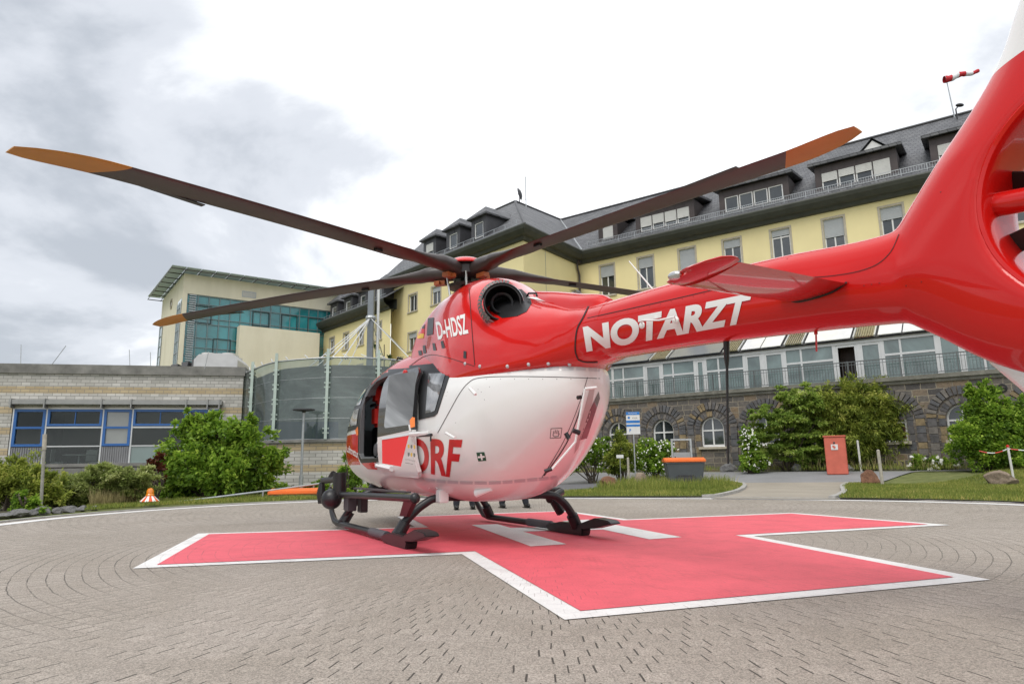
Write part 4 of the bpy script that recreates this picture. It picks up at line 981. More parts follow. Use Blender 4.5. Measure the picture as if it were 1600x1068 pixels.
# ---- cabin cut-outs
def cutter(lo, hi, name='c'):
    o = MB().box(lo[0], hi[0], lo[1], hi[1], lo[2], hi[2]).build(name, M_inside); return o
cab_mat = simple('cabin_lining', (.12, .125, .13), .8)
fus.data.materials.append(cab_mat)
def boolean(ob, cut):
    cut.data.materials.clear(); cut.data.materials.append(cab_mat)
    cut.parent = ob.parent; m_ = ob.modifiers.new('b', 'BOOLEAN'); m_.operation = 'DIFFERENCE'; m_.object = cut; m_.solver = 'EXACT'
    try: m_.material_mode = 'TRANSFER'
    except Exception: pass
    bpy.context.view_layer.update(); dg = bpy.context.evaluated_depsgraph_get(); me = bpy.data.meshes.new_from_object(ob.evaluated_get(dg))
    ob.modifiers.clear(); old = ob.data; ob.data = me; bpy.data.objects.remove(cut)
    me.set_sharp_from_angle(angle=math.radians(38))
solid_bvh = None
def bvh_of(objs):
    vs = []; fs = []
    for o in objs:
        b = len(vs); vs += [o.matrix_local @ v.co for v in o.data.vertices]; fs += [[b + i for i in p.vertices] for p in o.data.polygons]
    return BVHTree.FromPolygons(vs, fs)
B_fus = bvh_of([fus]); B_cow = bvh_of([fus, cow, fair])
# windscreen skin taken from the fuselage shape, and the opening behind it
def skin(name, src, test, mat, par):
    bm = bmesh.new(); bm.from_mesh(src.data); bmesh.ops.delete(bm, geom=[f for f in bm.faces if not test(f.calc_center_median())], context='FACES'); me = bpy.data.meshes.new(name); bm.to_mesh(me); bm.free(); me.materials.clear(); me.materials.append(mat); me.polygons.foreach_set('material_index', [0] * len(me.polygons)); return link(bpy.data.objects.new(name, me), par)
skin('windscreen', fus, lambda c_: c_.x > 2.28 and c_.z > 1.47 and abs(c_.y) < .74, M_heliglass, heli)
boolean(fus, MB().prism([(2.2, .98), (2.95, .98), (2.95, 1.5), (2.2, 1.52)], -.66, .66).build('c', cab_mat))
boolean(fus, MB().prism([(2.3, 1.5), (3.6, 1.5), (3.6, 2.7), (2.3, 2.7)], -.72, .72).build('c', cab_mat))
# hollow cabin, port door opening, starboard window opening
def prismcut(pts, y0, y1):
    return MB().prism(pts, y0, y1).build('c', cab_mat)
boolean(fus, prismcut([(-.5, .98), (2.35, .98), (2.5, 1.5), (2.32, 2.05), (1.9, 2.2), (-.5, 2.2)], -.72, .72))
DOOR = [(.70, 1.02), (.70, 2.10), (.85, 2.16), (1.45, 2.14), (1.66, 2.06), (1.76, 1.85), (1.76, 1.10), (1.68, 1.02)]
boolean(fus, prismcut([(-.35, 1.05), (2.75, 1.05), (2.75, 1.55), (2.4, 1.85), (1.8, 1.97), (-.35, 2.0)], -.79, .79))
boolean(fus, prismcut([(-.35, 1.05), (2.02, 1.05), (2.05, 1.80), (1.8, 1.95), (-.35, 1.98)], -.865, .865))
boolean(fus, prismcut(DOOR, .5, 1.3))
boolean(fus, prismcut([(.3, 1.42), (.35, 2.0), (1.9, 1.95), (2.15, 1.6), (2.1, 1.42)], -1.3, -.5))

# ---- decals: real thin skins laid on the body surface
from mathutils.geometry import tessellate_polygon
def decal(name, polys, bvh, mat, parent, off=.004, step=6, proj='px', smooth=True, thick=0):
    """polys: list of outlines; either photo pixels (seen on the surface) or (x,z) looked at from the left side (proj='y')"""
    bm = bmesh.new()
    for P in polys:
        V = [Vector((p[0], p[1], 0)) for p in P]
        bv = [bm.verts.new(v) for v in V]
        for t in tessellate_polygon([V]):
            try: bm.faces.new([bv[i] for i in t])
            except ValueError: pass
    return _proj(name, bm, bvh, mat, parent, off, step, proj, smooth, thick)
def _proj(name, bm, bvh, mat, parent, off, step, proj, smooth=True, thick=0):
    x0 = min(v.co.x for v in bm.verts); x1 = max(v.co.x for v in bm.verts); y0 = min(v.co.y for v in bm.verts); y1 = max(v.co.y for v in bm.verts)
    v_ = x0 + step
    while v_ < x1: bmesh.ops.bisect_plane(bm, geom=bm.verts[:] + bm.edges[:] + bm.faces[:], plane_co=(v_, 0, 0), plane_no=(1, 0, 0)); v_ += step
    v_ = y0 + step
    while v_ < y1: bmesh.ops.bisect_plane(bm, geom=bm.verts[:] + bm.edges[:] + bm.faces[:], plane_co=(0, v_, 0), plane_no=(0, 1, 0)); v_ += step
    bmesh.ops.triangulate(bm, faces=bm.faces); dead = []
    lay = bm.verts.layers.float_vector.new('nrm')
    for v in bm.verts:
        if proj == 'px': o_, d = LC, hray(v.co.x, v.co.y)
        else: o_, d = Vector((v.co.x, 3.0, v.co.y)), Vector((0, -1, 0))
        h, n_, i, ds = bvh.ray_cast(o_, d)
        if h is None: dead.append(v); continue
        if n_.dot(d) > 0: n_ = -n_
        v.co = h + n_ * off; v[lay] = n_
    if dead: bmesh.ops.delete(bm, geom=dead, context='VERTS')
    if thick and bm.faces:
        nm = {v: Vector(v[lay]) for v in bm.verts}
        be = [e_ for e_ in bm.edges if len(e_.link_faces) == 1]; top = {v: bm.verts.new(v.co - nm[v] * thick) for v in list(bm.verts)}
        for e_ in be: bm.faces.new([e_.verts[0], e_.verts[1], top[e_.verts[1]], top[e_.verts[0]]])
        for f in [f for f in bm.faces if all(v in top for v in f.verts)]: bm.faces.new([top[v] for v in reversed(f.verts)])
        bmesh.ops.recalc_face_normals(bm, faces=bm.faces)
    me = bpy.data.meshes.new(name); bm.to_mesh(me); bm.free(); me.materials.append(mat)
    if not thick:
        # make normals face outwards
        for p in me.polygons:
            if proj == 'px':
                if p.normal.dot(p.center - LC) > 0: p.flip()
            elif p.normal.y < 0: p.flip()
    if smooth: me.polygons.foreach_set('use_smooth', [True] * len(me.polygons)); me.update(); me.set_sharp_from_angle(angle=math.radians(40))
    me.update(); return link(bpy.data.objects.new(name, me), parent)
def text_bm(s, bold=0., shear=0., space=1.):
    cu = bpy.data.curves.new('t', 'FONT'); cu.body = s; cu.size = 1; cu.offset = bold; cu.shear = shear; cu.space_character = space; cu.resolution_u = 6
    o = bpy.data.objects.new('t', cu); COL.objects.link(o); bpy.context.view_layer.update()
    dg = bpy.context.evaluated_depsgraph_get(); me = bpy.data.meshes.new_from_object(o.evaluated_get(dg)); bm = bmesh.new(); bm.from_mesh(me); bpy.data.objects.remove(o); return bm
def text(name, s, quad_, bvh, mat, parent, bold=0., shear=0., off=.004, step=5, proj='px', space=1.):
    """quad_: TL, TR, BR, BL of the text box"""
    bm = text_bm(s, bold, shear, space); x0 = min(v.co.x for v in bm.verts); x1 = max(v.co.x for v in bm.verts); y0 = min(v.co.y for v in bm.verts); y1 = max(v.co.y for v in bm.verts)
    TL, TR, BR, BL = [Vector(q) for q in quad_]
    for v in bm.verts:
        a = (v.co.x - x0) / (x1 - x0); b = (v.co.y - y0) / (y1 - y0); p = BL * (1 - a) * (1 - b) + BR * a * (1 - b) + TR * a * b + TL * (1 - a) * b; v.co = (p.x, p.y, 0)
    return _proj(name, bm, bvh, mat, parent, off, step, proj)
def strip(pts, w):
    """thin line as polygons"""
    out_ = []
    for a, b in zip(pts[:-1], pts[1:]):
        a, b = Vector(a), Vector(b); d = (b - a).normalized(); n_ = Vector((-d.y, d.x)) * w / 2; out_.append([a - n_, b - n_, b + n_, a + n_])
    return out_
def curve(pts, n=8):
    out_ = []
    for i in range(len(pts) - 1):
        p0, p1, p2, p3 = [Vector(pts[max(0, min(len(pts) - 1, k_))]) for k_ in (i - 1, i, i + 1, i + 2)]
        for k_ in range(n):
            t = k_ / n; out_.append(.5 * ((2 * p1) + (p2 - p0) * t + (2 * p0 - 5 * p1 + 4 * p2 - p3) * t * t + (3 * p1 - p0 - 3 * p2 + p3) * t ** 3))
    return out_ + [Vector(pts[-1])]

# rear side window
rw_ = decal('side_window', [[(663.5, 577.5), (700, 576.5), (703.5, 580), (703.5, 585), (684, 645), (679, 650), (655, 655.5), (655, 600)]], B_fus, M_black, heli, off=.010, thick=.012)
decal('pane', [[(671, 584), (697.5, 583.5), (681, 641), (676, 643.5), (666.5, 645)]], B_fus, glassy('side_pane_glass', (.16, .17, .18), .04, var=.75, scale=2.2), rw_, off=.015)
# windscreen and front door glass, seen edge-on at the nose
def sym(name, xz, mat, par, off): return decal(name, [xz], B_fus, mat, par, off=off, step=.08, proj='y')
wsn = sym('windscreen_frame', [(1.84, 1.47), (1.84, 2.02), (1.80, 2.16), (2.2, 2.2), (2.75, 2.06), (3.15, 1.80), (3.38, 1.44)], M_black, heli, .006)
wsn['label'] = 'black windscreen and front door surround'
for k_, xz in enumerate(([(1.93, 1.84), (1.93, 2.07), (2.28, 2.12), (2.72, 1.99), (2.92, 1.85)], [(1.93, 1.53), (1.93, 1.78), (2.98, 1.78), (3.12, 1.66), (3.2, 1.53)])):
    sym('windscreen', xz, M_heliglass if k_ == 5 else glassy('windscreen_glass', (.26, .28, .285), .05, var=.6, scale=2.5), wsn, .014)  # grey mottling paints light reflections into the pane colour
mir = lambda o: None
def mirror(o):
    """starboard copy of a part"""
    me = o.data.copy()
    for v in me.vertices: v.co.y *= -1
    me.flip_normals(); c = link(bpy.data.objects.new(o.name.split('.')[0], me), o.parent); return c
mirror(wsn)
# black band above the doors
decal('door_rail', [[(571, 590), (585, 583), (610, 577), (663, 573.5), (700, 574.5), (703, 579), (663, 580), (640, 584), (608, 588), (585, 592), (572, 599)]], B_fus, M_black, heli, off=.008)
decal('door_rail', [[(640, 571.5), (700, 566), (703, 575), (640, 579)]], B_fus, M_black, heli, off=.0075)
# front door frame around the opening
fr2 = [DOOR[i] for i in range(len(DOOR))]
def grow(P, d):
    c = Vector((sum(p[0] for p in P) / len(P), sum(p[1] for p in P) / len(P))); return [tuple(Vector(p) + (Vector(p) - c).normalized() * d) for p in P]
G_ = grow(DOOR, .07); n_ = len(DOOR)
decal('door_frame', [[DOOR[i], DOOR[(i + 1) % n_], G_[(i + 1) % n_], G_[i]] for i in range(n_) if i != 7 or True], B_fus, M_black, heli, off=.009, step=.12, proj='y')
# sliding door pushed back over the side
DP = [(.63, .90), (.64, 2.00), (.55, 2.09), (-.50, 2.07), (-.60, 2.00), (-.66, .86), (-.60, .80), (.55, .83)]
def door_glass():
    M = Mat('door_window_glass'); M.color(M.ramp(M.noise(2.6, 5, .6, dist=1.6), [(.36, (.025, .027, .03)), (.48, (.10, .105, .11)), (.56, (.30, .31, .32)), (.70, (.50, .52, .54))])).set(rough=.05, coat=1., spec=.6); return M.m  # pale cloud reflections and dark interior are painted into the glass colour
def door_mat():
    M = Mat('sliding_door_paint'); x = M.xyz(); f = M.math('GREATER_THAN', M.math('ADD', x[2], M.math('MULTIPLY', x[0], .03)), 1.31); M.color(M.mix(f, (.79, .785, .77), (.012, .012, .013))).set(rough=.26, coat=.8); return M.m
sd_ = decal('sliding_door', [DP], B_fus, door_mat(), heli, off=.085, step=.10, proj='y', thick=.05)
B_door = bvh_of([sd_])
decal('door_window', [[(609.5, 591), (613, 587.5), (648.5, 582.5), (651.5, 586), (645, 662), (642, 665.5), (603, 671), (601.5, 667)]], B_door, door_glass(), sd_, off=.008)
decal('red_panel', [[(597.5, 688), (639.5, 681), (627, 729.5), (598, 724.5)]], B_door, M_red, sd_, off=.004)
decal('grey_tape', strip([(598, 686), (640, 678.5)], 3.6), B_door, M_greydec, sd_, off=.005, step=4)
sh = []
for r_i, yy in enumerate((699, 711.5)):
    for c_i in range(3):
        x = 639.5 + c_i * 4.4 - r_i * .0; y = yy + c_i * .5; sh.append([(x - 1.5, y - 3.4), (x + 1.5, y - 3.1), (x + 1.5, y + 1), (x, y + 3.4), (x - 1.5, y + 1)])
decal('shields', sh[::2], B_door, M_gold, sd_, off=.006, step=10); decal('shields', sh[1::2], B_door, M_shieldgrey, sd_, off=.006, step=10)
text('small_print', 'LUFTRETTUNG', [(634, 717.5), (650, 720.5), (650, 722.7), (634, 719.7)], B_door, M_shieldgrey, sd_, off=.006)
decal('small_print_line', strip([(634, 724), (646, 726.2)], .8), B_door, M_shieldgrey, sd_, off=.006)
# rails, handles
hd = MB()
a = hl(640, 678, 1.04); b = hl(672, 676, .98); hd.tube([a, b], .03, 8); hd.build('door_arm', M_white, sd_)
a = hl(655, 680, 1.0); b = hl(674, 679, .99); MB().tube([a, b], .018, 8).tube([hl(673, 678, .99), hl(673, 689, .99)], .01, 6).build('door_latch_rod', M_blackm, sd_)
MB().tube([hl(590, 727, .98), hl(612, 732, 1.0)], .035, 8).build('door_rail_end', M_white, sd_)
MB().ellip(hl(633, 582, 1.04), (.05, .03, .04), 8).build('red_tag', M_red, sd_, smooth=True)
hk = MB(); hk.tube([hl(636, 652, 1.04), hl(639, 660, 1.04), hl(641, 673, 1.04)], .012, 6); hk.build('door_handle', M_white, sd_)
decal('orange_marker', [[(642, 660), (646, 655), (650, 656), (650, 670), (643, 672)]], B_door, simple('marker_orange', (.75, .18, .02), .4), sd_, off=.012)
decal('orange_marker', [[(558, 672), (562, 666), (563, 679), (560, 680)]], B_fus, bpy.data.materials['marker_orange'], heli, off=.03)
# belt stripes and tapes
tp = []
def dashes(P, w, dash=16, gap=3, rnd_=3):
    pts = curve(P, 12); L = [0]
    for a, b in zip(pts[:-1], pts[1:]): L.append(L[-1] + (b - a).length)
    out_ = []; s = 0; rr_ = random.Random(4)
    def at_(d):
        i = max(1, min(len(L) - 1, int(np.searchsorted(L, d)))); t = (d - L[i - 1]) / max(1e-6, L[i] - L[i - 1]); return pts[i - 1].lerp(pts[i], t)
    while s < L[-1]:
        e_ = min(L[-1], s + dash * (.8 + .4 * rr_.random())); out_ += strip([at_(s), at_((s + e_) / 2), at_(e_)], w); s = e_ + gap
    return out_
decal('reflector_tape', dashes([(612, 736), (640, 745), (670, 749.5), (720, 753), (770, 753.5), (820, 750), (870, 745)], 4.6, 17, 3), B_fus, M_greydec, heli, off=.004)
decal('reflector_tape', dashes([(716, 581), (735, 579), (790, 576.5), (850, 575), (905, 575), (937, 577)], 7.0, 17, 4), B_fus, simple('pale_reflector_tape', (.60, .61, .63), .35, 0, .04), heli, off=.004)
text('lettering', 'DRF', [(636, 684), (723, 686.5), (713, 746.5), (645, 735)], B_fus, M_textred, heli, bold=.03)
text('lettering', 'Luftrettung', [(540.5, 693), (563, 705), (563, 721), (543, 709)], B_fus, M_textwhite, heli, bold=.02, step=2)
sg_ = decal('emblem', [[(744.5, 706.5), (757, 705.5), (760, 719), (747.5, 720)]], B_fus, M_green, heli, off=.004)
decal('cross', [[(750.5, 708), (753.2, 707.8), (755, 717.5), (752.3, 717.8)], [(747, 712), (757.5, 711), (758, 713.8), (747.5, 714.8)]], B_fus, M_textwhite, sg_, off=.007)
# hand symbol: outlined square with fingers
hs_ = [(861, 669), (878, 668), (876, 683), (859.5, 684)]
decal('hand_symbol', strip(hs_ + [hs_[0]], .8) + strip([(864, 679), (865.5, 672.5)], .9) + strip([(867, 677), (868, 671)], .9) + strip([(869.7, 677), (870.6, 671)], .9) + strip([(872, 677.5), (872.8, 672)], .9) + strip([(864, 679), (866, 681.5), (872, 681), (874, 676)], .9), B_fus, M_darkgrey, heli, off=.004)
# seams
decal('panel_seam', strip(curve([(684, 676), (700, 647), (718, 615), (732, 598), (748, 590.5), (790, 588), (860, 588.5), (937, 591)]), .9) + strip(curve([(918, 589), (905, 630), (880, 690), (845, 748)]), .9), B_fus, M_seam, heli, off=.003, step=8)
for q in ((697, 676, 711, 684), (734, 606, 743, 616)):
    MB().tube([hl(q[0], q[1], .93), hl(q[2], q[3], .93)], .016, 8).build('hinge', M_white, heli)
decal('grey_patch', [[(706, 581), (717, 580), (717, 588), (706, 589)]], B_fus, M_greydec, heli, off=.005)
# clamshell door recess, handle and edge
decal('clamshell_recess', [[(921, 607), (929, 606), (921, 650), (910, 676), (903, 700), (897, 708), (902, 680)]], B_fus, simple('recess_pinkish', (.50, .40, .39), .4), heli, off=.004)
MB().tube([hl(914, 607, .38), hl(932, 605, .28)], .014, 8).tube([hl(914, 607, .38), hl(899, 690, .42), hl(862, 733, .6)], .011, 8).build('clamshell_handle', M_white, heli)
decal('panel_gap', strip(curve([(914, 612), (899, 660), (880, 700), (850, 742)]), 1.6), B_fus, M_black, heli, off=.006, step=8)
for q_ in (((895, 672, .50), (906, 676, .44), .022), ((902, 621, .40), (908, 620, .36), .018), ((851, 736, .66), (862, 732, .6), .018), ((884, 676, .56), (889, 685, .54), .02)): MB().tube([hl(*q_[0]), hl(*q_[1])], q_[2], 8).build('clamshell_latch', M_blackm, heli)
decal('rear_window', [[(935, 611), (937, 622), (917, 684), (905, 687), (921, 640)]], B_fus, glassy('rear_pane_glass', (.13, .10, .10), .05, var=.4, scale=2), heli, off=.004)
# belly bits
MB().tube([hl(745, 770, .5), hl(768, 764, .42)], [.05, .02], 10).build('belly_antenna', M_white, heli)
for q in ((634, 752), (676, 757)):
    MB().tube([hl(q[0] - 6, q[1] + 6, .72), hl(q[0], q[1] - 1, .72), hl(q[0] + 7, q[1] + 5, .72)], .009, 6).build('footstep_bracket', M_white, heli)
MB().box(*(lambda p: (p.x - .10, p.x + .12, p.y - .05, p.y + .0, p.z - .03, p.z + .10))(hl(630, 765, .62))).build('belly_plate', M_white, heli)
decal('nose_lamp_bay', [[(566, 717), (588, 722), (590, 733), (575, 732), (566, 724)]], B_fus, M_red, heli, off=.006)
decal('sill_bar', [[(587, 722), (603, 725), (602, 733), (588, 729)]], B_fus, M_white, heli, off=.02)
MB().ellip(hl(585, 762, .35), (.12, .10, .10), 8).tube([hl(575, 768, .4), hl(602, 764, .3)], .05, 8).build('searchlight_mount', M_blackm, heli, smooth=True)
MB().box(*(lambda p: (p.x - .08, p.x + .10, p.y - .05, p.y + .05, p.z - .10, p.z + .08))(hl(603, 757, .35))).build('red_fitting', M_red, heli, bevel=.01)
# cowl details
decal('panel_seam', strip(curve([(733, 450), (735, 475), (738, 520), (742, 570)]), 1.1) + strip(curve([(640, 572), (665, 556), (690, 556), (742, 572)]), .8), B_cow, M_seam, heli, off=.003, step=8)
text('registration', 'D-HDSZ', [(681, 503), (727, 490), (733, 521), (685, 531)], B_cow, M_textwhite, heli, bold=.025, off=.005)
fl = [(653, 505), (664, 507)]
fo = decal('flag', [[(655, 507), (664.5, 506), (663.5, 513.5), (654, 514)]], B_cow, M_black, heli, off=.005)
decal('flag_band', [[(654, 514), (663.5, 513.5), (663, 521), (653, 521.5)]], B_cow, simple('flag_red', (.6, .01, .01), .4), fo, off=.005)
decal('flag_band', [[(653, 521.5), (663, 521), (662, 528), (652.5, 529)]], B_cow, simple('flag_gold', (.75, .45, .02), .4), fo, off=.005)
for q in ([(669, 497), (678.5, 496), (677, 522), (667.5, 524)], [(654, 548), (659, 547), (660, 554), (655, 555)], [(661, 540), (665, 539), (666.5, 551), (662, 552)], [(676, 536), (680, 536), (682.5, 547), (677.5, 547)], [(689, 533), (693, 532), (696, 543), (691, 544)], [(725, 548), (729.5, 549), (729, 560), (724.5, 559)]):
    decal('air_inlet', [q], B_cow, M_black, heli, off=.006)
MB().ellip(hl(709, 478, .56) + Vector((0, -.03, 0)), (.07, .05, .07), 8).build('cowl_blister', M_red, heli, smooth=True)
decal('painted_highlight', [[(823, 465), (850, 464), (905, 474), (916, 479), (908, 481), (875, 477)]], B_cow, M_textwhite, heli, off=.005)  # pale highlight along the cowl top, painted on as a white decal
for x, y in ((727, 568), (750, 572), (793, 572), (826, 569), (857, 568), (890, 569)):
    p = hl(x, y, .83 if x < 830 else .66); h, n_, i, d_ = B_cow.ray_cast(LC, hray(x, y))
    if h: MB().ellip(h, (.02, .02, .02), 5).build('fastener', M_greydec, heli, smooth=True)
# engine exhaust
M_shp = simple('tarnished_heat_shield', (.16, .155, .15), .5, .5, .3, 20)
for sgn in (1, -1):
    c = Vector((-1.93, .485 * sgn, 2.63)); ax = Vector((-.90, .42 * sgn, .06)).normalized(); ex = MB()
    ex.lathe([(.02, -.25), (.17, -.25), (.20, -.05), (.21, .05), (.203, .08), (.19, .08), (.19, .04), (.165, -.12), (.16, -.2), (.09, -.18), (.0, -.16)], c, 36, ax)
    o = ex.build('engine_exhaust', simple('burnt_exhaust_metal', (.022, .02, .02), .45, .5, .3, 8) if sgn > 0 else bpy.data.materials['burnt_exhaust_metal'], heli, smooth=True)
    u_ = ax.orthogonal().normalized(); v2 = ax.cross(u_)
    for k_ in range(40):
        a0 = 2 * math.pi * k_ / 40; dr = u_ * math.cos(a0) + v2 * math.sin(a0)
        if dr.dot(Vector((.75, .25 * sgn, .25))) < .10: continue
        t_ = (v2 * math.cos(a0) - u_ * math.sin(a0)) * .0145; q0 = c + ax * .085 + dr * .222; q1 = c + ax * .055 + dr * .262; q2 = c - ax * .03 + dr * .268
        s_ = MB(); s_.add([q0 - t_, q0 + t_, q1 + t_ * 1.1, q1 - t_ * 1.1, q2 + t_ * 1.1, q2 - t_ * 1.1], [(0, 1, 2, 3), (3, 2, 4, 5)]); s_.build('shield_plate', M_shp, o)
    hs2 = MB(); hs2.lathe([(.222, -.10), (.236, -.08), (.242, .03), (.230, .05)], c, 48, ax); hs2.build('heat_shield', M_steel, o, smooth=True)
    inn = MB(); inn.lathe([(.13, .02), (.12, .05), (.10, .03), (.105, -.1)], c, 28, ax); inn.build('inner_ring', M_blackm, o, smooth=True)
# scoop behind the exhaust
decal('exhaust_scoop', [[(775, 452), (815, 452), (827, 463), (831, 474), (823, 487), (808, 494), (785, 497), (764, 484)]], B_cow, M_black, heli, off=.004)
hp_ = MB(); hp_.tube([hl(823, 463, .25), hl(826, 458, .25), hl(838, 458, .25), hl(839, 463, .25)], .012, 6); hp_.build('cowl_handle', M_blackm, heli)
e2 = loft('rear_cowl_hump', [(-3.2, 2.3, 2.46, .08, 2.35, 2.2, 2.2), (-3.1, 2.3, 2.52, .13, 2.35, 2.2, 2.2), (-2.8, 2.3, 2.60, .17, 2.35, 2.2, 2.2), (-2.3, 2.3, 2.74, .18, 2.4, 2.2, 2.2), (-1.9, 2.4, 2.84, .12, 2.5, 2.2, 2.2)], M_red, 32, 30)
MB().tube([hl(912, 470, -.12), hl(928, 480, -.12)], .055, 12).build('rear_duct', M_steel, heli)
gh_ = MB(); gh_.tube([hl(620, 563, .45), hl(622, 558, .45), hl(629, 560, .45), hl(630, 565, .45)], .012, 6); gh_.build('roof_handle', M_blackm, heli)
MB().tube([(1.3, .30, 2.44), (1.38, .30, 2.56)], [.03, .008], 6).build('roof_fin_antenna', M_red, heli)

# ---- tail boom, fin and ducted fan: one blended skin
def closed(bm): bmesh.ops.recalc_face_normals(bm, faces=bm.faces)
boom = [(-6.46, 1.78, 2.16, .07, 1.96, 2.1, 2.1), (-6.25, 1.64, 2.29, .155, 1.95, 2.1, 2.1), (-5.95, 1.69, 2.24, .19, 1.96, 2.2, 2.2), (-5.2, 1.76, 2.31, .225, 2.02, 2.2, 2.2), (-4.2, 1.83, 2.38, .255, 2.09, 2.2, 2.2), (-3.02, 1.88, 2.42, .285, 2.14, 2.2, 2.2)]
bo = loft('tmp_boom', boom, M_red, 64, 80, close=False)
DX, DZ, DR = -7.07, 2.13, .565
outl = [(-5.75, 2.06), (-5.92, 2.18), (-6.03, 2.30), (-6.26, 2.56), (-6.45, 2.76), (-6.62, 2.98), (-6.76, 3.28), (-6.98, 3.70), (-7.12, 3.98), (-7.30, 4.02), (-7.80, 4.02), (-7.88, 3.9), (-7.86, 3.3), (-7.84, 2.6), (-7.88, 2.13), (-7.80, 1.7), (-7.6, 1.38), (-7.3, 1.20), (-7.0, 1.17), (-6.8, 1.205), (-6.55, 1.30), (-6.34, 1.42), (-6.14, 1.57), (-5.96, 1.70), (-5.80, 1.86)]
outc = curve([Vector(p) for p in outl + [outl[0]]], 6)[:-1]
def rad_out(th):
    d = Vector((math.cos(th), math.sin(th))); best = .8; n = len(outc); bt = None
    for i in range(n):
        a = outc[i] - Vector((DX, DZ)); b = outc[(i + 1) % n] - Vector((DX, DZ)); e_ = b - a; den = d.x * e_.y - d.y * e_.x
        if abs(den) < 1e-9: continue
        t = (a.x * e_.y - a.y * e_.x) / den; u = (a.x * d.y - a.y * d.x) / den
        if t > 0 and 0 <= u <= 1: bt = t if bt is None else max(bt, t)
    return bt or .8
def segd(p):
    m_ = 9; n = len(outc)
    for i in range(n):
        a, b = outc[i], outc[(i + 1) % n]; e_ = b - a; t = max(0, min(1, (p - a).dot(e_) / max(e_.dot(e_), 1e-9))); m_ = min(m_, (p - a - e_ * t).length)
    return m_
NT, NR = 180, 26; bm = bmesh.new(); gridp = []
for i in range(NT):
    th = 2 * math.pi * i / NT; R_ = rad_out(th); row = []
    for j in range(NR + 1):
        f = j / NR; f = 1 - (1 - f) ** 1.6; rho = DR + (R_ - DR) * f; p = Vector((DX + rho * math.cos(th), DZ + rho * math.sin(th))); d = segd(p)
        hgt_ = max(0., (p.y - 2.5)) / 1.5; tm = .205 - .13 * min(1, hgt_); q = min(1, d / .42); t = tm * math.sqrt(max(0, 1 - (1 - q) ** 2))
        if j == NR: t = 0.004
        # rounded lip at the duct
        lip = min(1, (rho - DR) / .05); t *= (.90 + .10 * math.sqrt(max(0., 1 - (1 - lip) ** 2)))
        row.append((bm.verts.new((p.x, t, p.y)), bm.verts.new((p.x, -t, p.y))))
    gridp.append(row)
for i in range(NT):
    a, b = gridp[i], gridp[(i + 1) % NT]
    for j in range(NR):
        bm.faces.new((a[j][0], a[j + 1][0], b[j + 1][0], b[j][0])); bm.faces.new((a[j][1], b[j][1], b[j + 1][1], a[j + 1][1]))
    bm.faces.new((a[0][0], b[0][0], b[0][1], a[0][1])); bm.faces.new((a[NR][0], a[NR][1], b[NR][1], b[NR][0]))
bmesh.ops.recalc_face_normals(bm, faces=bm.faces)
bm2 = bmesh.new(); bm2.from_mesh(bo.data); bmesh.ops.recalc_face_normals(bm2, faces=bm2.faces)
tmp = bpy.data.meshes.new('t'); bm2.to_mesh(tmp); bm2.free(); bm.from_mesh(tmp)
me = bpy.data.meshes.new('tail_boom'); bm.to_mesh(me); bm.free(); bpy.data.objects.remove(bo)
tail = link(bpy.data.objects.new('tail_boom', me), heli)
rmx = tail.modifiers.new('r', 'REMESH'); rmx.mode = 'VOXEL'; rmx.voxel_size = .018; rmx.use_smooth_shade = True
sm = tail.modifiers.new('s', 'SMOOTH'); sm.factor = .5; sm.iterations = 14
bpy.context.view_layer.update(); dg = bpy.context.evaluated_depsgraph_get(); me = bpy.data.meshes.new_from_object(tail.evaluated_get(dg)); tail.modifiers.clear(); tail.data = me
def tail_mat():
    M = Mat('tail_paint'); x = M.xyz()
    top = M.math('GREATER_THAN', M.math('ADD', x[2], M.math('MULTIPLY', x[0], .10)), 2.90 - .66)
    M.color(M.mix(top, RED, (.79, .785, .77))).set(rough=.25, coat=.55, spec=.2); return M.m
me.materials.clear(); me.materials.append(tail_mat()); me.polygons.foreach_set('material_index', [0] * len(me.polygons)); me.polygons.foreach_set('use_smooth', [True] * len(me.polygons)); me.update()
B_tail = bvh_of([tail])
text('lettering', 'NOTARZT', [(911, 510.5), (1176, 457), (1163, 504.5), (917, 549.5)], bvh_of([tail, cow]), M_textwhite, heli, bold=.045, shear=.0, off=.005, step=8)
B_tc = bvh_of([tail, cow]); decal('panel_seam', strip(curve([(903, 560), (899, 545), (902, 515), (912, 495), (920, 478)]), 2.2) + strip(curve([(903, 561), (915, 565), (934, 565)]), 2.0), B_tc, M_seam, heli, off=.005, step=5)
decal('panel_seam', strip(curve([(918, 497), (1040, 470), (1180, 440), (1300, 431), (1360, 418), (1390, 396), (1405, 366)]), 1.1), B_tail, M_seam, heli, off=.003, step=10)
def dots(name, pts, r, bvh, mat):
    m_ = MB()
    for x, y in pts:
        h, n_, i, ds = bvh.ray_cast(LC, hray(x, y))
        if h is None: continue
        if n_.dot(hray(x, y)) > 0: n_ = -n_
        m_.lathe([(r, .0), (r, .002), (0, .003)], h, 8, n_)
    o = m_.build(name, mat, heli); o['kind'] = 'stuff'; return o
M_rivet = simple('rivet_dark_red', (.20, .01, .01), .5)
dots('boom_rivets', [(930 + i * 17, 498 - i * 3.9) for i in range(16)] + [(1350 + i * 12, 446 - i * 2) for i in range(3)] + [(1230, 404), (1275, 512), (1416, 446), (1440, 440), (1470, 300)], .0035, B_tail, M_rivet)
dots('panel_screws', [(747, 608), (752, 612), (765, 604), (757, 624), (699, 612), (697, 618), (712, 660)] + [(760 + i * 22, 592 + .0 * i) for i in range(7)], .0035, B_fus, M_seam)
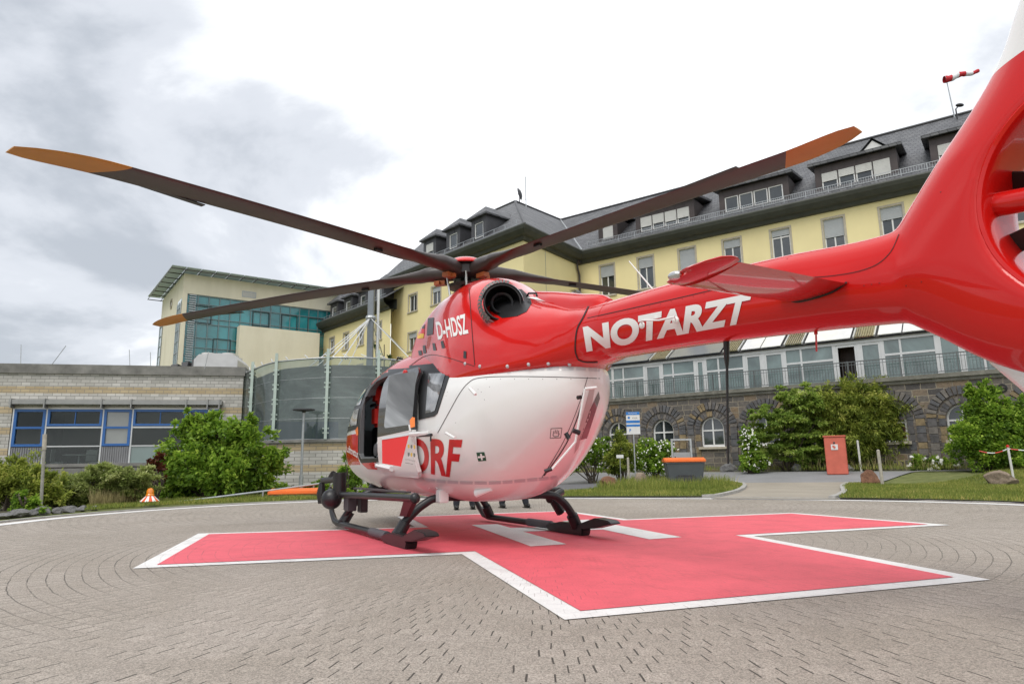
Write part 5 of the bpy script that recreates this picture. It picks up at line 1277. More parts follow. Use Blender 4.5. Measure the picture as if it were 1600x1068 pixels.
# spine fairing line
lf = MB()
vf = [(-6.36, 1.40), (-6.54, 1.17), (-6.78, .78), (-6.88, .70), (-7.45, .70), (-7.50, .80), (-7.35, 1.15), (-7.2, 1.5), (-6.7, 1.6)]
def airfoil_slab(name, outline, tmax, mat, par):
    o2 = curve([Vector(p) for p in outline + [outline[0]]], 3)[:-1]; c = sum(o2, Vector((0, 0))) / len(o2); bm = bmesh.new(); rings = []
    for f, t in ((1, .003), (.97, .35), (.9, .62), (.78, .83), (.6, .96), (.35, 1.), (.0, 1.)):
        rings.append(([bm.verts.new((c.x + (p.x - c.x) * f, tmax * t, c.y + (p.y - c.y) * f)) for p in o2] , [bm.verts.new((c.x + (p.x - c.x) * f, -tmax * t, c.y + (p.y - c.y) * f)) for p in o2]))
    n = len(o2)
    for a, b in zip(rings[:-1], rings[1:]):
        for i in range(n):
            j = (i + 1) % n; bm.faces.new((a[0][i], a[0][j], b[0][j], b[0][i])); bm.faces.new((a[1][j], a[1][i], b[1][i], b[1][j]))
    for i in range(n): j = (i + 1) % n; bm.faces.new((rings[0][0][j], rings[0][0][i], rings[0][1][i], rings[0][1][j]))
    bmesh.ops.remove_doubles(bm, verts=bm.verts, dist=1e-5); bmesh.ops.recalc_face_normals(bm, faces=bm.faces)
    me = bpy.data.meshes.new(name); bm.to_mesh(me); bm.free(); me.materials.append(mat); me.polygons.foreach_set('use_smooth', [True] * len(me.polygons)); return link(bpy.data.objects.new(name, me), par)
airfoil_slab('lower_fin', vf, .055, M_white, heli)
# ducted fan
for nm_, pr_ in (('duct_liner', [(DR + .030, .176), (DR + .012, .190), (DR - .006, .184), (DR - .016, .165), (DR - .020, .10), (DR - .020, -.10), (DR - .016, -.165), (DR - .006, -.184), (DR + .012, -.190), (DR + .030, -.176)]), ):
    MB().lathe(pr_, (DX, 0, DZ), 120, (0, 1, 0)).build(nm_, M_red, heli, smooth=True)
dk = MB(); dk.tube([(DX, -.14, DZ), (DX, .10, DZ)], [.15, .17], 28); dk.ellip((DX, .10, DZ), (.17, .07, .17), 12); o = dk.build('fan_hub', M_red, heli, smooth=True)
for k_ in range(10):
    a = 2 * math.pi * (k_ + .3 * math.sin(k_ * 2.1)) / 10 + .40; d = Vector((math.cos(a), 0, math.sin(a))); t = Vector((-math.sin(a), 0, math.cos(a))); b = MB(); w_b = (t * .8 + Vector((0, .6, 0))).normalized() * .055; th_ = w_b.cross(d).normalized() * .006
    C0 = Vector((DX, -.06, DZ)) + d * .13; C1 = Vector((DX, -.06, DZ)) + d * (DR - .02)
    b.add([C0 - w_b - th_, C0 + w_b - th_, C0 + w_b + th_, C0 - w_b + th_, C1 - w_b - th_, C1 + w_b - th_, C1 + w_b + th_, C1 - w_b + th_], [(0, 1, 2, 3), (4, 7, 6, 5), (0, 4, 5, 1), (1, 5, 6, 2), (2, 6, 7, 3), (3, 7, 4, 0)]); b.build('fan_blade', M_hub, heli)
c_h = Vector((DX, .05, DZ))
for a in (math.radians(8), math.radians(128), math.radians(248)):
    d = Vector((math.cos(a), 0, math.sin(a))); MB().tube([c_h, c_h + d * (DR + .02)], [.055, .065], 16).build('stator_arm', M_red, heli, smooth=True)
# port and starboard stabiliser
def stab(s):
    # planform stations: y, x_le, x_te, z, thickness
    stn = [(.10, -5.28, -5.74, 1.96), (.5, -5.33, -5.80, 1.935), (1.0, -5.42, -5.88, 1.905), (1.32, -5.47, -5.93, 1.885)]
    vs = []; NP = 14
    def prof_(xle, xte, z, k=1.):
        P = []
        for i in range(NP):
            f = i / (NP - 1); x = xle + (xte - xle) * f; t = .030 * k * (math.sqrt(f + .004) * 1.9 * (1 - f)) * 1.6; P.append((x, z + t * .6 + .012 * (1 - f)))
        for i in range(NP - 2, 0, -1):
            f = i / (NP - 1); x = xle + (xte - xle) * f; t = .030 * k * (math.sqrt(f + .004) * 1.9 * (1 - f)) * 1.6; P.append((x, z - t * 1.25 + .012 * (1 - f)))
        return P
    for y, a, b, z in stn: vs.append([(p[0], y * s, p[1]) for p in prof_(a, b, z)])
    n = len(vs[0]); F_ = [(i * n + j, i * n + (j + 1) % n, (i + 1) * n + (j + 1) % n, (i + 1) * n + j) for i in range(len(stn) - 1) for j in range(n)] + [tuple(range(n)), tuple((len(stn) - 1) * n + j for j in range(n))]
    o = MB().add([v for r in vs for v in r], F_).build('stabiliser', M_red, heli, smooth=True)
    # end plate: rounded fairing with the position light
    ep = MB(); P = curve([(-5.47, 1.88), (-5.55, 1.905), (-5.72, 1.915), (-5.95, 1.90), (-5.93, 1.88), (-5.72, 1.86), (-5.55, 1.86), (-5.47, 1.88)], 5)[:-1]
    n = len(P); cx_ = sum(p.x for p in P) / n; cz_ = sum(p.y for p in P) / n; V2 = []
    for k_, (yy, f) in enumerate(((1.30, .9), (1.34, .99), (1.38, 1.), (1.42, .9), (1.445, .6), (1.45, .05))):
        V2 += [(cx_ + (p.x - cx_) * f, (yy + (p.x + 5.6) * -.10) * s, cz_ + (p.y - cz_) * f) for p in P]
    ep.add(V2, [(i * n + j, i * n + (j + 1) % n, (i + 1) * n + (j + 1) % n, (i + 1) * n + j) for i in range(5) for j in range(n)] + [tuple(range(n)), tuple(5 * n + j for j in range(n))])
    ep.build('end_fairing', M_red, o, smooth=True)
    MB().ellip((-5.60, 1.445 * s, 1.885), (.045, .03, .024), 10).build('position_light', M_silver, o, smooth=True)
    return o
sp1 = stab(1); stab(-1)
decal('root_seal', strip(curve([(1325, 441), (1300, 457), (1255, 470), (1238, 470)]), 3.2), B_tail, M_black, heli, off=.012)
# antennas on the boom
MB().tube([hl(1036, 471, .10), hl(983, 408, .10)], [.008, .005], 6).build('whip_antenna', M_textwhite, heli)
MB().tube([hl(1135, 532, 0), hl(1135.5, 560, 0), hl(1136, 575, 0), hl(1138, 724, 0)], [.024, .020, .010, .008], 8).build('long_whip_antenna', M_black, heli)
MB().tube([hl(1274, 508, 0), hl(1275, 522, 0)], .012, 8).tube([hl(1275, 522, 0), hl(1276, 549, 0)], .006, 6).build('short_antenna', M_red, heli)
ra = MB(); ra.tube([hl(1002, 503, .29), hl(1004, 500, .33), hl(1030, 500, .34), hl(1054, 495, .33), hl(1056, 500, .28)], .008, 6); ra.ellip(hl(1003, 508, .28), (.03, .02, .03), 6); ra.ellip(hl(1056, 500, .275), (.03, .02, .03), 6); ra.build('towel_rail_antenna', M_textwhite, heli)

# ---- rotor head and blades
HZ = 3.56
rh = MB(); rh.tube([(0, 0, 3.0), (0, 0, 3.45)], [.10, .075], 20); rh.lathe([(.0, 3.30), (.24, 3.32), (.26, 3.36), (.12, 3.40)], n=24); rh.build('rotor_mast', M_hub, heli, smooth=True)
hb = MB(); hb.lathe([(0, 3.44), (.16, 3.44), (.24, 3.50), (.24, 3.62), (.14, 3.66), (0, 3.66)], n=30); hub = hb.build('rotor_hub', M_hub, heli, smooth=True)
hc = MB(); hc.lathe([(.30, 3.635), (.305, 3.65), (.27, 3.69), (.19, 3.73), (.09, 3.752), (0, 3.757)], n=40); hc.build('hub_cap', M_red, hub, smooth=True)
hc = MB(); hc.lathe([(.10, 3.58), (.22, 3.60), (.295, 3.635), (.12, 3.65)], n=40); hc.build('cap_skirt', M_black, hub, smooth=True)
def blade(az, DR_=.30):
    """az in world degrees"""
    la_ = math.radians(az) - HEAD; R_ = 5.36; NS = 46; NP = 20; vs = []
    for i in range(NS + 1):
        r = .13 + (R_ - .13) * i / NS
        # chord, thickness along the span: thick round cuff flattening out to the blade
        if r < 1.3: f = max(0, (r - .25) / 1.05); ch = .21 + .04 * sstep(f * 2) + .0 * sstep(f); thk = .235 - .155 * sstep(f)
        else: ch = .345; thk = .042
        if 1.3 > r > .9: ch = .25 + .095 * sstep((r - .9) / .4)
        sweep_ = 0.
        if r > 4.75: q = (r - 4.75) / .65; sweep_ = -.16 * q ** 1.8; ch = .345 * math.sqrt(max(.0, 1 - (q * .975) ** 2.8)); thk = .035 * (1 - .6 * q)
        z = HZ - DR_ * (r / 5.4) ** 1.5 + .02 * math.sin(min(1, r / 1.2) * math.pi); tw = math.radians(6 - 5 * r / R_) * (1 if r > .8 else sstep(r / .8))
        le = ch * (.35 if r > .6 else .5); row = []
        for j in range(NP):
            a = 2 * math.pi * j / NP; xx = math.cos(a); yy = math.sin(a); c_ = le - ch * .5 + ch * .5 * xx + sweep_; t_ = thk * .5 * yy * ((1 - .55 * ((1 - xx) / 2)) if r > 1.2 else 1)
            cc = c_ * math.cos(tw) - t_ * math.sin(tw); tt_ = c_ * math.sin(tw) + t_ * math.cos(tw); row.append(Vector((r, cc, z + tt_)))
        vs += row
    b = MB(); n = NP
    fs = [(i * n + j, i * n + (j + 1) % n, (i + 1) * n + (j + 1) % n, (i + 1) * n + j) for i in range(NS) for j in range(n)] + [tuple(range(n)), tuple(NS * n + j for j in range(n))]
    b.add(vs, fs)
    o = b.build('rotor_blade', M_bladep, heli, smooth=True, sharp=60)
    k = MB(); k.box(.30, .46, -.05, .05, HZ - .16, HZ - .10); k.box(.36, .40, .05, .11, HZ - .17, HZ - .12); k.build('damper', M_lug, o)
    k = MB(); k.tube([(.22, .17, HZ - .06), (.17, .14, 3.10)], .016, 8); k.build('pitch_link', M_silver, o)
    k = MB(); zt_ = HZ - DR_ * (3.95 / 5.4) ** 1.5; k.box(3.78, 4.36, -.262, -.20, zt_ - .022, zt_ - .014); k.build('trim_tab', M_black, o)
    k = MB(); zq = HZ - DR_ * (1.6 / 5.4) ** 1.5; k.box(1.55, 1.65, -.13, -.08, zq - .05, zq - .02); k.build('balance_weight', M_black, o)
    o.rotation_euler = (0, 0, la_)
    return o
def blade_mat():
    M = Mat('rotor_blade_paint'); x = M.xyz(); f = M.math('GREATER_THAN', M.math('ADD', x[0], M.math('MULTIPLY', x[1], .55)), 4.68)
    n = M.noise(3, 5); c1 = M.ramp(n, [(.3, (.042, .033, .031)), (.7, (.056, .043, .039))]); c2 = M.ramp(n, [(.3, (.46, .19, .015)), (.7, (.55, .24, .025))])
    M.color(M.mix(f, c1, c2)).set(rough=.38, spec=.5); return M.m
M_bladep = blade_mat(); M_lug = simple('copper_lug', (.35, .10, .03), .4, .3)
for az, dr_ in ((21, .3), (92.5, .3), (165, .36), (236.5, .28), (310.5, .12)): blade(az, dr_)

# ---- landing gear
def skid(s):
    """left (s=1) or right (s=-1) skid tube with toe, shoe and step"""
    Y = 1.15 * s; bx, rx = (2.15, -.95) if s > 0 else (1.72, -1.0)
    t = MB(); pts = [(rx, Y, .085), (rx + 1, Y, .085), (bx - .12, Y, .085), (bx + .05, Y, .11), (bx + .22, Y, .22), (bx + .42, Y - .02 * s, .42), (bx + .55, Y - .04 * s, .58)]
    t.tube(pts, [.044, .044, .044, .044, .04, .035, .03], 14); o = t.build('skid', M_blackm, heli, smooth=True)
    g = MB(); g.tube([(rx + .75, Y, .088), (rx + 1.35, Y, .088)], .054, 14); g.build('grip_sleeve', simple('anti_slip_grey', (.10, .10, .11), .8) if s > 0 else bpy.data.materials['anti_slip_grey'], o)
    sh_ = MB(); sh_.prism([(rx - .05, .012), (rx + .35, .0), (rx + .75, .03), (rx + .8, .09), (rx + .45, .155), (rx + .02, .15), (rx - .08, .09)], Y - .068, Y + .068); sh_.build('skid_shoe', M_black, o, bevel=.012)
    w = MB(); w.prism([(rx - .02, .10), (rx - .02, .16), (rx - .35, .25), (rx - .62, .235), (rx - .68, .20), (rx - .3, .12)], Y - .075, Y + .085); w.build('shoe_step', M_black, o, bevel=.01)
    return o
skid(1); skid(-1)
def xtube(pts, rs, name='cross_tube'):
    q = curve([Vector(p) for p in pts], 8); n = len(q); rr_ = [rs[0] + (rs[1] - rs[0]) * abs(i / (n - 1) - .5) * 2 for i in range(n)]
    return MB().tube(q, rr_, 14).build(name, M_blackm, heli, smooth=True)
xtube([(-.43, 1.15, .10), (-.50, 1.0, .30), (-.55, .82, .46), (-.60, .62, .53), (-.75, 0, .52), (-.98, -.62, .53), (-1.0, -.82, .46), (-.95, -1.0, .30), (-.85, -1.15, .10)], (.046, .052))
xtube([(1.85, 1.15, .10), (1.70, 1.03, .34), (1.62, .88, .50), (1.58, .62, .56), (1.55, 0, .55), (1.52, -.62, .56), (1.50, -.85, .50), (1.50, -1.02, .32), (1.50, -1.15, .10)], (.046, .052))
for (x, s) in ((-.5, 1), (-.9, -1), (1.8, 1), (1.5, -1)):
    MB().tube([(x, 1.12 * s, .12), (x - .02, 1.04 * s, .26)], .072, 14).build('leg_clamp', M_black, heli, smooth=True)
# step beam on the left with brackets
MB().tube([hl(530, 772, 1.2), hl(648, 778, 1.2)], .043, 14).build('step_beam', M_blackm, heli, smooth=True)
MB().box(*(lambda a, b: (b.x, a.x, 1.12, 1.2, a.z + .04, a.z + .06))(hl(552, 768, 1.2), hl(632, 774, 1.2))).build('step_tread', M_darkgrey, heli)
br_ = MB(); p = hl(643, 781, 1.18); q = hl(636, 806, 1.05); br_.add([p + Vector((.16, .03, 0)), p + Vector((-.12, .03, 0)), q + Vector((-.10, .05, 0)), q + Vector((.12, .05, 0)), p + Vector((.16, -.03, 0)), p + Vector((-.12, -.03, 0)), q + Vector((-.10, 0, 0)), q + Vector((.12, 0, 0))], [(0, 1, 2, 3), (7, 6, 5, 4), (0, 4, 5, 1), (1, 5, 6, 2), (2, 6, 7, 3), (3, 7, 4, 0)]); br_.build('step_bracket', M_black, heli)
MB().ellip(hl(648, 778, 1.2), (.06, .06, .06), 8).build('beam_end', M_black, heli, smooth=True)
br_ = MB(); p = hl(862, 776, -.85); br_.tube([p, hl(876, 800, -1.0)], .06, 10); br_.tube([hl(858, 780, -.8), hl(877, 768, -1.1)], .05, 10); br_.build('step_bracket', M_black, heli)
MB().tube([hl(874, 767, -1.2), hl(874, 767, -1.2) + Vector((2.9, 0, 0))], .05, 12).build('step_beam', M_blackm, heli, smooth=True)
# camera and searchlight turret on the front left
tu = MB(); a = hl(530, 777, 1.2); tu.tube([a, a + Vector((0, 0, .36))], .095, 20); turret = tu.build('searchlight_turret', M_black, heli, smooth=True)
a2 = a + Vector((0, 0, .28)); b2 = hl(505, 750, 1.25)
MB().tube([a2, hl(518, 749, 1.22), b2], [.05, .045, .05], 10).tube([hl(521, 740, 1.2), hl(517, 746, 1.2)], .05, 8).build('turret_arm', M_blackm, turret, smooth=True)
pd = MB(); pd.tube([hl(503, 753, 1.25), hl(502, 772, 1.25), hl(502, 786, 1.25)], [.04, .075, .05], 12); pd.build('turret_yoke', M_black, turret, smooth=True)
MB().ellip(hl(518, 779, 1.3), (.15, .15, .15), 12).build('camera_ball', M_blackm, turret, smooth=True)
p = hl(545, 786, 1.15); MB().box(p.x - .16, p.x + .10, 1.08, 1.2, p.z - .10, p.z + .12).build('control_box', M_darkgrey, heli, bevel=.01)
p = hl(560, 786, 1.1); MB().box(p.x - .12, p.x + .05, 1.0, 1.1, p.z - .12, p.z + .12).build('mount_plate', M_black, heli, bevel=.008)
MB().box(*(lambda p: (p.x - .06, p.x + .06, .60, .72, p.z - .05, p.z + .10))(hl(691, 778, .66))).build('tube_saddle', M_white, heli, bevel=.01)

# ---- cabin contents
fl_ = MB(); fl_.box(-.4, 2.2, -.7, .85, .985, 1.0); fl_.build('cabin_floor', simple('cabin_floor_grey', (.12, .12, .12), .7), heli)
def seat_at(x, y, lab):
    s = MB(); s.box(x - .2, x + .24, y - .23, y + .23, 1.15, 1.30); s.build('crew_seat', M_black, heli, bevel=.04)
    b = MB(); b.prism([(x - .26, 1.25), (x - .14, 1.25), (x - .20, 1.95), (x - .30, 1.95)], y - .22, y + .22); b.build('seat_back', M_black, heli, bevel=.04)
seat_at(1.75, .42, ''); seat_at(1.75, -.42, ''); seat_at(.6, -.3, '')
MB().box(2.5, 2.7, -.45, .45, 1.0, 1.55).build('instrument_panel', M_black, heli, bevel=.03)
bg_ = thing('red_kit_bag', 'tall red soft bag strapped up inside the open helicopter cabin', 'bag', HM @ hl(594, 672, .55)); bg_.rotation_euler = (0, 0, HEAD)
b_ = MB(); b_.box(-.14, .12, -.1, .12, .05, .38); b_.build('bag_body', simple('red_bag_nylon', (.62, .03, .02), .6, 0, .1, 6, bump=.4, bscale=14), bg_, bevel=.05); b_ = MB(); b_.box(-.13, .11, -.1, .115, .40, .68); b_.build('bag_upper', bpy.data.materials['red_bag_nylon'], bg_, bevel=.05)
MB().box(-.14, .12, .117, .13, .365, .41).build('strap', M_black, bg_)
dv = thing('medical_monitor', 'white rounded medical device on the open cabin floor', 'medical device', HM @ Vector((1.22, .66, 1.0))); dv.rotation_euler = (0, 0, HEAD)
M_dev = simple('device_white', (.62, .64, .64), .35)
b_ = MB(); b_.prism([(-.30, .04), (.26, .04), (.30, .16), (.10, .30), (-.05, .42), (-.24, .42), (-.30, .30)], -.12, .14); b_.build('casing', M_dev, dv, bevel=.035)
MB().box(-.22, -.06, .14, .15, .22, .38).build('screen', M_darkgrey, dv); MB().lathe([(.09, 0), (.09, .02), (.05, .03), (0, .03)], (.12, .14, .14), 18, (0, 1, 0)).build('dial', M_darkgrey, dv); MB().tube([(-.25, 0, .42), (-.2, 0, .5), (0, 0, .5), (.03, 0, .38)], .015).build('handle', M_dev, dv)
dv2 = thing('oxygen_rack', 'small turquoise white flask rack right of the white device in the cabin', 'medical rack', HM @ Vector((.88, .62, 1.0))); dv2.rotation_euler = (0, 0, HEAD)
MB().tube([(0, 0, 0), (0, 0, .30)], .05, 14).build('flask', simple('flask_turquoise', (.18, .42, .42), .4), dv2, smooth=True); MB().box(-.1, .1, -.08, .08, 0, .03).tube([(-.09, .07, 0), (-.09, .07, .5)], .012).tube([(.09, .07, 0), (.09, .07, .5)], .012).tube([(-.09, .07, .5), (.09, .07, .5)], .012).build('frame', M_steel, dv2)
pn = tag(MB().box(-.06, .06, 0, .02, 0, .26).build('checklist_card', M_blind), 'pale printed card hanging by the seats in the open cabin', 'card'); pn.location = HM @ Vector((1.75, .60, 1.50)); pn.rotation_euler = (0, 0, HEAD)
# ================================================================== vegetation
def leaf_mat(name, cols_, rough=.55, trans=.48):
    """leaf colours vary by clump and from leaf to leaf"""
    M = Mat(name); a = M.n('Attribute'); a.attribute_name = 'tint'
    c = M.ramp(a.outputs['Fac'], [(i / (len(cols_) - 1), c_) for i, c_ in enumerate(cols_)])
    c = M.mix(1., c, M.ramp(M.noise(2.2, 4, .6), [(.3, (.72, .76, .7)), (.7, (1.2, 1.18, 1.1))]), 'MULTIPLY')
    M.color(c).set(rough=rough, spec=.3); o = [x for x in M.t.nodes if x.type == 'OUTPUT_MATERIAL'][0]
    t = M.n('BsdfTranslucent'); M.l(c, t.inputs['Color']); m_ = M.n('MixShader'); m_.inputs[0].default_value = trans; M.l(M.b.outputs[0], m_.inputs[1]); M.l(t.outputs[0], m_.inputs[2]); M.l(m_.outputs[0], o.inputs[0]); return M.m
L_green = leaf_mat('leaf_fresh_green', [(0.080, 0.151, 0.019), (0.170, 0.304, 0.032), (0.289, 0.444, 0.054), (0.446, 0.586, 0.090)])
L_dog = leaf_mat('leaf_dogwood', [(0.121, 0.184, 0.037), (0.256, 0.382, 0.075), (0.479, 0.581, 0.138), (0.700, 0.700, 0.402)])
L_jun = leaf_mat('leaf_juniper_pale', [(.14, .19, .045), (.30, .36, .11), (.46, .50, .20), (.60, .62, .32)])
L_bamb = leaf_mat('leaf_bamboo', [(0.103, 0.151, 0.028), (0.221, 0.277, 0.046), (0.354, 0.414, 0.074), (0.590, 0.581, 0.161)])
L_dark = leaf_mat('leaf_dark_green', [(0.022, 0.050, 0.014), (0.045, 0.091, 0.020), (0.077, 0.140, 0.028), (0.126, 0.196, 0.042)])
L_copper = leaf_mat('leaf_copper', [(0.065, 0.016, 0.010), (0.117, 0.033, 0.016), (0.195, 0.065, 0.026)])
L_grass = leaf_mat('grass_blades', [(0.115, 0.158, 0.031), (0.209, 0.260, 0.051), (0.356, 0.354, 0.094), (0.628, 0.484, 0.205)], .7, .25)
L_seed = leaf_mat('dry_grass_heads', [(0.264, 0.228, 0.110), (0.408, 0.348, 0.176)], .8, .2)
M_bark = simple('bark', (.07, .055, .04), .9, 0, .3, 8, bump=.6)
M_petal = simple('white_petals', (.75, .75, .70), .6)
def quads_mesh(name, P, T, N_, L_, W_, tint, mat, parent, fold=.25):
    """n leaves at P with direction T, normal N_: two-quad folded rhombus"""
    n = len(P); B = np.cross(N_, T); B /= np.linalg.norm(B, axis=1)[:, None] + 1e-9
    v = np.empty((n, 4, 3)); v[:, 0] = P; v[:, 1] = P + T * L_[:, None] * .5 + B * W_[:, None] * .5 + N_ * (W_ * fold)[:, None]; v[:, 2] = P + T * L_[:, None]; v[:, 3] = P + T * L_[:, None] * .5 - B * W_[:, None] * .5 + N_ * (W_ * fold)[:, None]
    v = v.reshape(-1, 3); me = bpy.data.meshes.new(name); me.vertices.add(n * 4); me.vertices.foreach_set('co', v.ravel())
    me.loops.add(n * 4); me.loops.foreach_set('vertex_index', np.arange(n * 4)); me.polygons.add(n); me.polygons.foreach_set('loop_start', np.arange(n) * 4); me.polygons.foreach_set('loop_total', np.full(n, 4))
    at = me.attributes.new('tint', 'FLOAT', 'POINT'); at.data.foreach_set('value', np.repeat(tint, 4).astype(np.float32)); me.materials.append(mat); me.update(); me.validate()
    return link(bpy.data.objects.new(name, me), parent)
def foliage(name, blobs, n, L, W, mat, parent, seed=1, layered=0., clump=60, shell=.55, droop=.2, ground=None, top_light=.3):
    """blobs: (cx,cy,cz, rx,ry,rz). Leaves sit in many small clumps on and in the blobs"""
    r = np.random.default_rng(seed); vol = np.array([b[3] * b[4] * b[5] for b in blobs]) ** (2 / 3); nc = max(6, n // clump)
    bi = r.choice(len(blobs), nc, p=vol / vol.sum()); B = np.array(blobs)[bi]
    d = r.normal(size=(nc, 3)); d /= np.linalg.norm(d, axis=1)[:, None]; rad = shell + (1 - shell) * r.random(nc) ** .5; rad *= 1 + .16 * r.normal(size=nc)
    C = B[:, :3] + d * B[:, 3:] * rad[:, None]; cs = (.10 + .16 * r.random(nc)) * B[:, 3:].mean(1)
    if ground is not None: C[:, 2] = np.maximum(C[:, 2], ground + .05 + .1 * r.random(nc))
    k = r.integers(0, nc, n); q = r.normal(size=(n, 3)) * .55; q[:, 2] *= (1 - layered)
    P = C[k] + q * cs[k][:, None]
    if ground is not None: P[:, 2] = np.maximum(P[:, 2], ground + .02 * r.random(n))
    T = d[k] * .7 + r.normal(size=(n, 3)) * .6; T[:, 2] -= droop; T /= np.linalg.norm(T, axis=1)[:, None]
    Nn = r.normal(size=(n, 3)) * (.8 - .6 * layered) + np.array([0, 0, 1.]) * (.6 + layered); Nn -= (Nn * T).sum(1)[:, None] * T; Nn /= np.linalg.norm(Nn, axis=1)[:, None] + 1e-9
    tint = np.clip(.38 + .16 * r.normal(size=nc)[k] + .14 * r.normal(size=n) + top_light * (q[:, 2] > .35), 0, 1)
    return quads_mesh(name, P, T, Nn, L * (.6 + .8 * r.random(n)), W * (.6 + .8 * r.random(n)), tint, mat, parent)
def stems(parent, base, blobs, n, r0=.03, seed=3, name='stems'):
    rr_ = random.Random(seed); m_ = MB()
    for i in range(n):
        b = rr_.choice(blobs); e_ = Vector((b[0] + rr_.uniform(-.6, .6) * b[3], b[1] + rr_.uniform(-.6, .6) * b[4], b[2] + rr_.uniform(-.2, .7) * b[5])); s = Vector(base) + Vector((rr_.uniform(-.25, .25), rr_.uniform(-.2, .2), 0)) * (b[3])
        mid = s.lerp(e_, .5) + Vector((rr_.uniform(-.15, .15), rr_.uniform(-.15, .15), .1)); m_.tube([s, mid, e_], [r0, r0 * .7, r0 * .25], 5)
    return m_.build(name, M_bark, parent)
def bush(name, label, cat, at_, blobs, n, L, W, mat, seed=1, **k):
    """blobs are relative to the foot point"""
    t = thing(name, label, cat, at_); g = k.pop('group', None)
    if g: t['group'] = g
    stems(t, (0, 0, 0), blobs, 14, k.pop('r0', .03), seed); foliage('foliage', blobs, n, L, W, mat, t, seed, ground=0., **k); return t
def pxblobs(foot, dist, items):
    """items (px, py, radius px x, radius px y, depth m) seen at this distance -> local blobs"""
    out_ = []
    for px, py, rx, ry, dp in items:
        p = atd(px, py, dist) - foot; s = dist / F; out_.append((p.x, p.y + dp, p.z, rx * s, rx * s * .8, ry * s))
    return out_
# --- right: in front of the stone wall
def foot(px, py, d): p = atd(px, py, d); p.z = gh(p.x, p.y); return p
ft = foot(1235, 735, 28.9)
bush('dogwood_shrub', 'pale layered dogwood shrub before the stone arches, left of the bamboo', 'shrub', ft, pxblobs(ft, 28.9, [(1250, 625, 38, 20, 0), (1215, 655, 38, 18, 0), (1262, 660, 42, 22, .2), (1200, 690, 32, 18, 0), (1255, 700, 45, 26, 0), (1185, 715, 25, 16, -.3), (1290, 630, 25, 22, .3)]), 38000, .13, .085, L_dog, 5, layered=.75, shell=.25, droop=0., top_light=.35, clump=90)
ft = foot(1360, 735, 28.4)
bush('bamboo_bush', 'tall dense olive green bamboo bush right of the dogwood', 'bush', ft, pxblobs(ft, 28.4, [(1340, 625, 40, 32, 0), (1385, 635, 42, 35, 0), (1330, 680, 45, 45, 0), (1395, 690, 38, 45, 0), (1360, 650, 50, 50, .3), (1310, 655, 25, 40, .2), (1368, 612, 25, 20, 0)]), 46000, .19, .045, L_bamb, 6, shell=.30, droop=.55)
ft = foot(1545, 728, 24.4)
bush('rose_tree', 'bright green tree shrub at the right by the last stone arch', 'shrub', ft, pxblobs(ft, 24.4, [(1545, 665, 45, 38, 0), (1515, 690, 35, 30, 0), (1585, 660, 35, 42, .2), (1540, 628, 30, 22, 0), (1522, 610, 12, 14, 0), (1600, 700, 35, 30, 0), (1555, 705, 40, 25, -.2)]), 30000, .10, .07, L_green, 7, shell=.3)
ft = foot(925, 737, 29)
def flowers(par, blobs, n, size, seed, mat=None, name='blossoms'):
    r = np.random.default_rng(seed); b = np.array(blobs)[r.integers(0, len(blobs), n)]; d = r.normal(size=(n, 3)); d[:, 1] = -abs(d[:, 1]); d /= np.linalg.norm(d, axis=1)[:, None]; P = b[:, :3] + d * b[:, 3:] * (.9 + .2 * r.random((n, 1))); P[:, 2] = np.maximum(P[:, 2], .1)
    N_ = np.tile([0., -1., .3], (n, 1)); T = r.normal(size=(n, 3)); T -= (T * N_).sum(1)[:, None] * N_ / 1.09; T /= np.linalg.norm(T, axis=1)[:, None]
    P2 = np.repeat(P, 3, 0) + r.normal(size=(n * 3, 3)) * size * .3; return quads_mesh(name, P2, np.repeat(T, 3, 0), np.repeat(N_, 3, 0), np.full(n * 3, size), np.full(n * 3, size), r.random(n * 3), mat or M_petal, par)
for (px, d_, items, lab, sd) in ((925, 29, [(905, 700, 28, 22, 0), (935, 705, 24, 24, 0), (890, 720, 20, 18, 0), (950, 715, 14, 20, 0)], 'white flowering rose bush nearest the helicopter, left of the blue sign', 21), (1025, 29.5, [(1010, 710, 24, 22, 0), (1040, 708, 18, 22, 0), (1025, 725, 28, 12, 0), (995, 722, 14, 14, 0)], 'white flowering rose bush right of the blue sign, behind the bin', 22), (1175, 28.5, [(1172, 700, 14, 22, 0), (1180, 722, 20, 12, 0), (1168, 680, 9, 12, 0)], 'small white flowering bush at the foot of the dogwood', 23)):
    ft = foot(px, 738, d_); bl = pxblobs(ft, d_, items); t = bush('flowering_bush', lab, 'bush', ft, bl, 12000, .10, .06, L_green, sd, shell=.2); flowers(t, bl, 110, .055, sd)
ft = foot(972, 738, 28.6); bush('green_shrub', 'plain green shrub behind the blue sign post', 'shrub', ft, pxblobs(ft, 28.6, [(970, 705, 22, 26, 0), (965, 725, 20, 14, 0)]), 9000, .11, .05, L_bamb, 31, shell=.3)
ft = foot(1455, 738, 27); b5 = pxblobs(ft, 27, [(1450, 722, 26, 10, 0), (1475, 726, 20, 8, 0), (1430, 720, 14, 12, 0)]); t = bush('peony_patch', 'low plants with a few big white blooms below the wall', 'flowers', ft, b5, 3500, .10, .05, L_green, 33, shell=.2); flowers(t, b5, 16, .12, 5)
ft = foot(1580, 726, 23); 
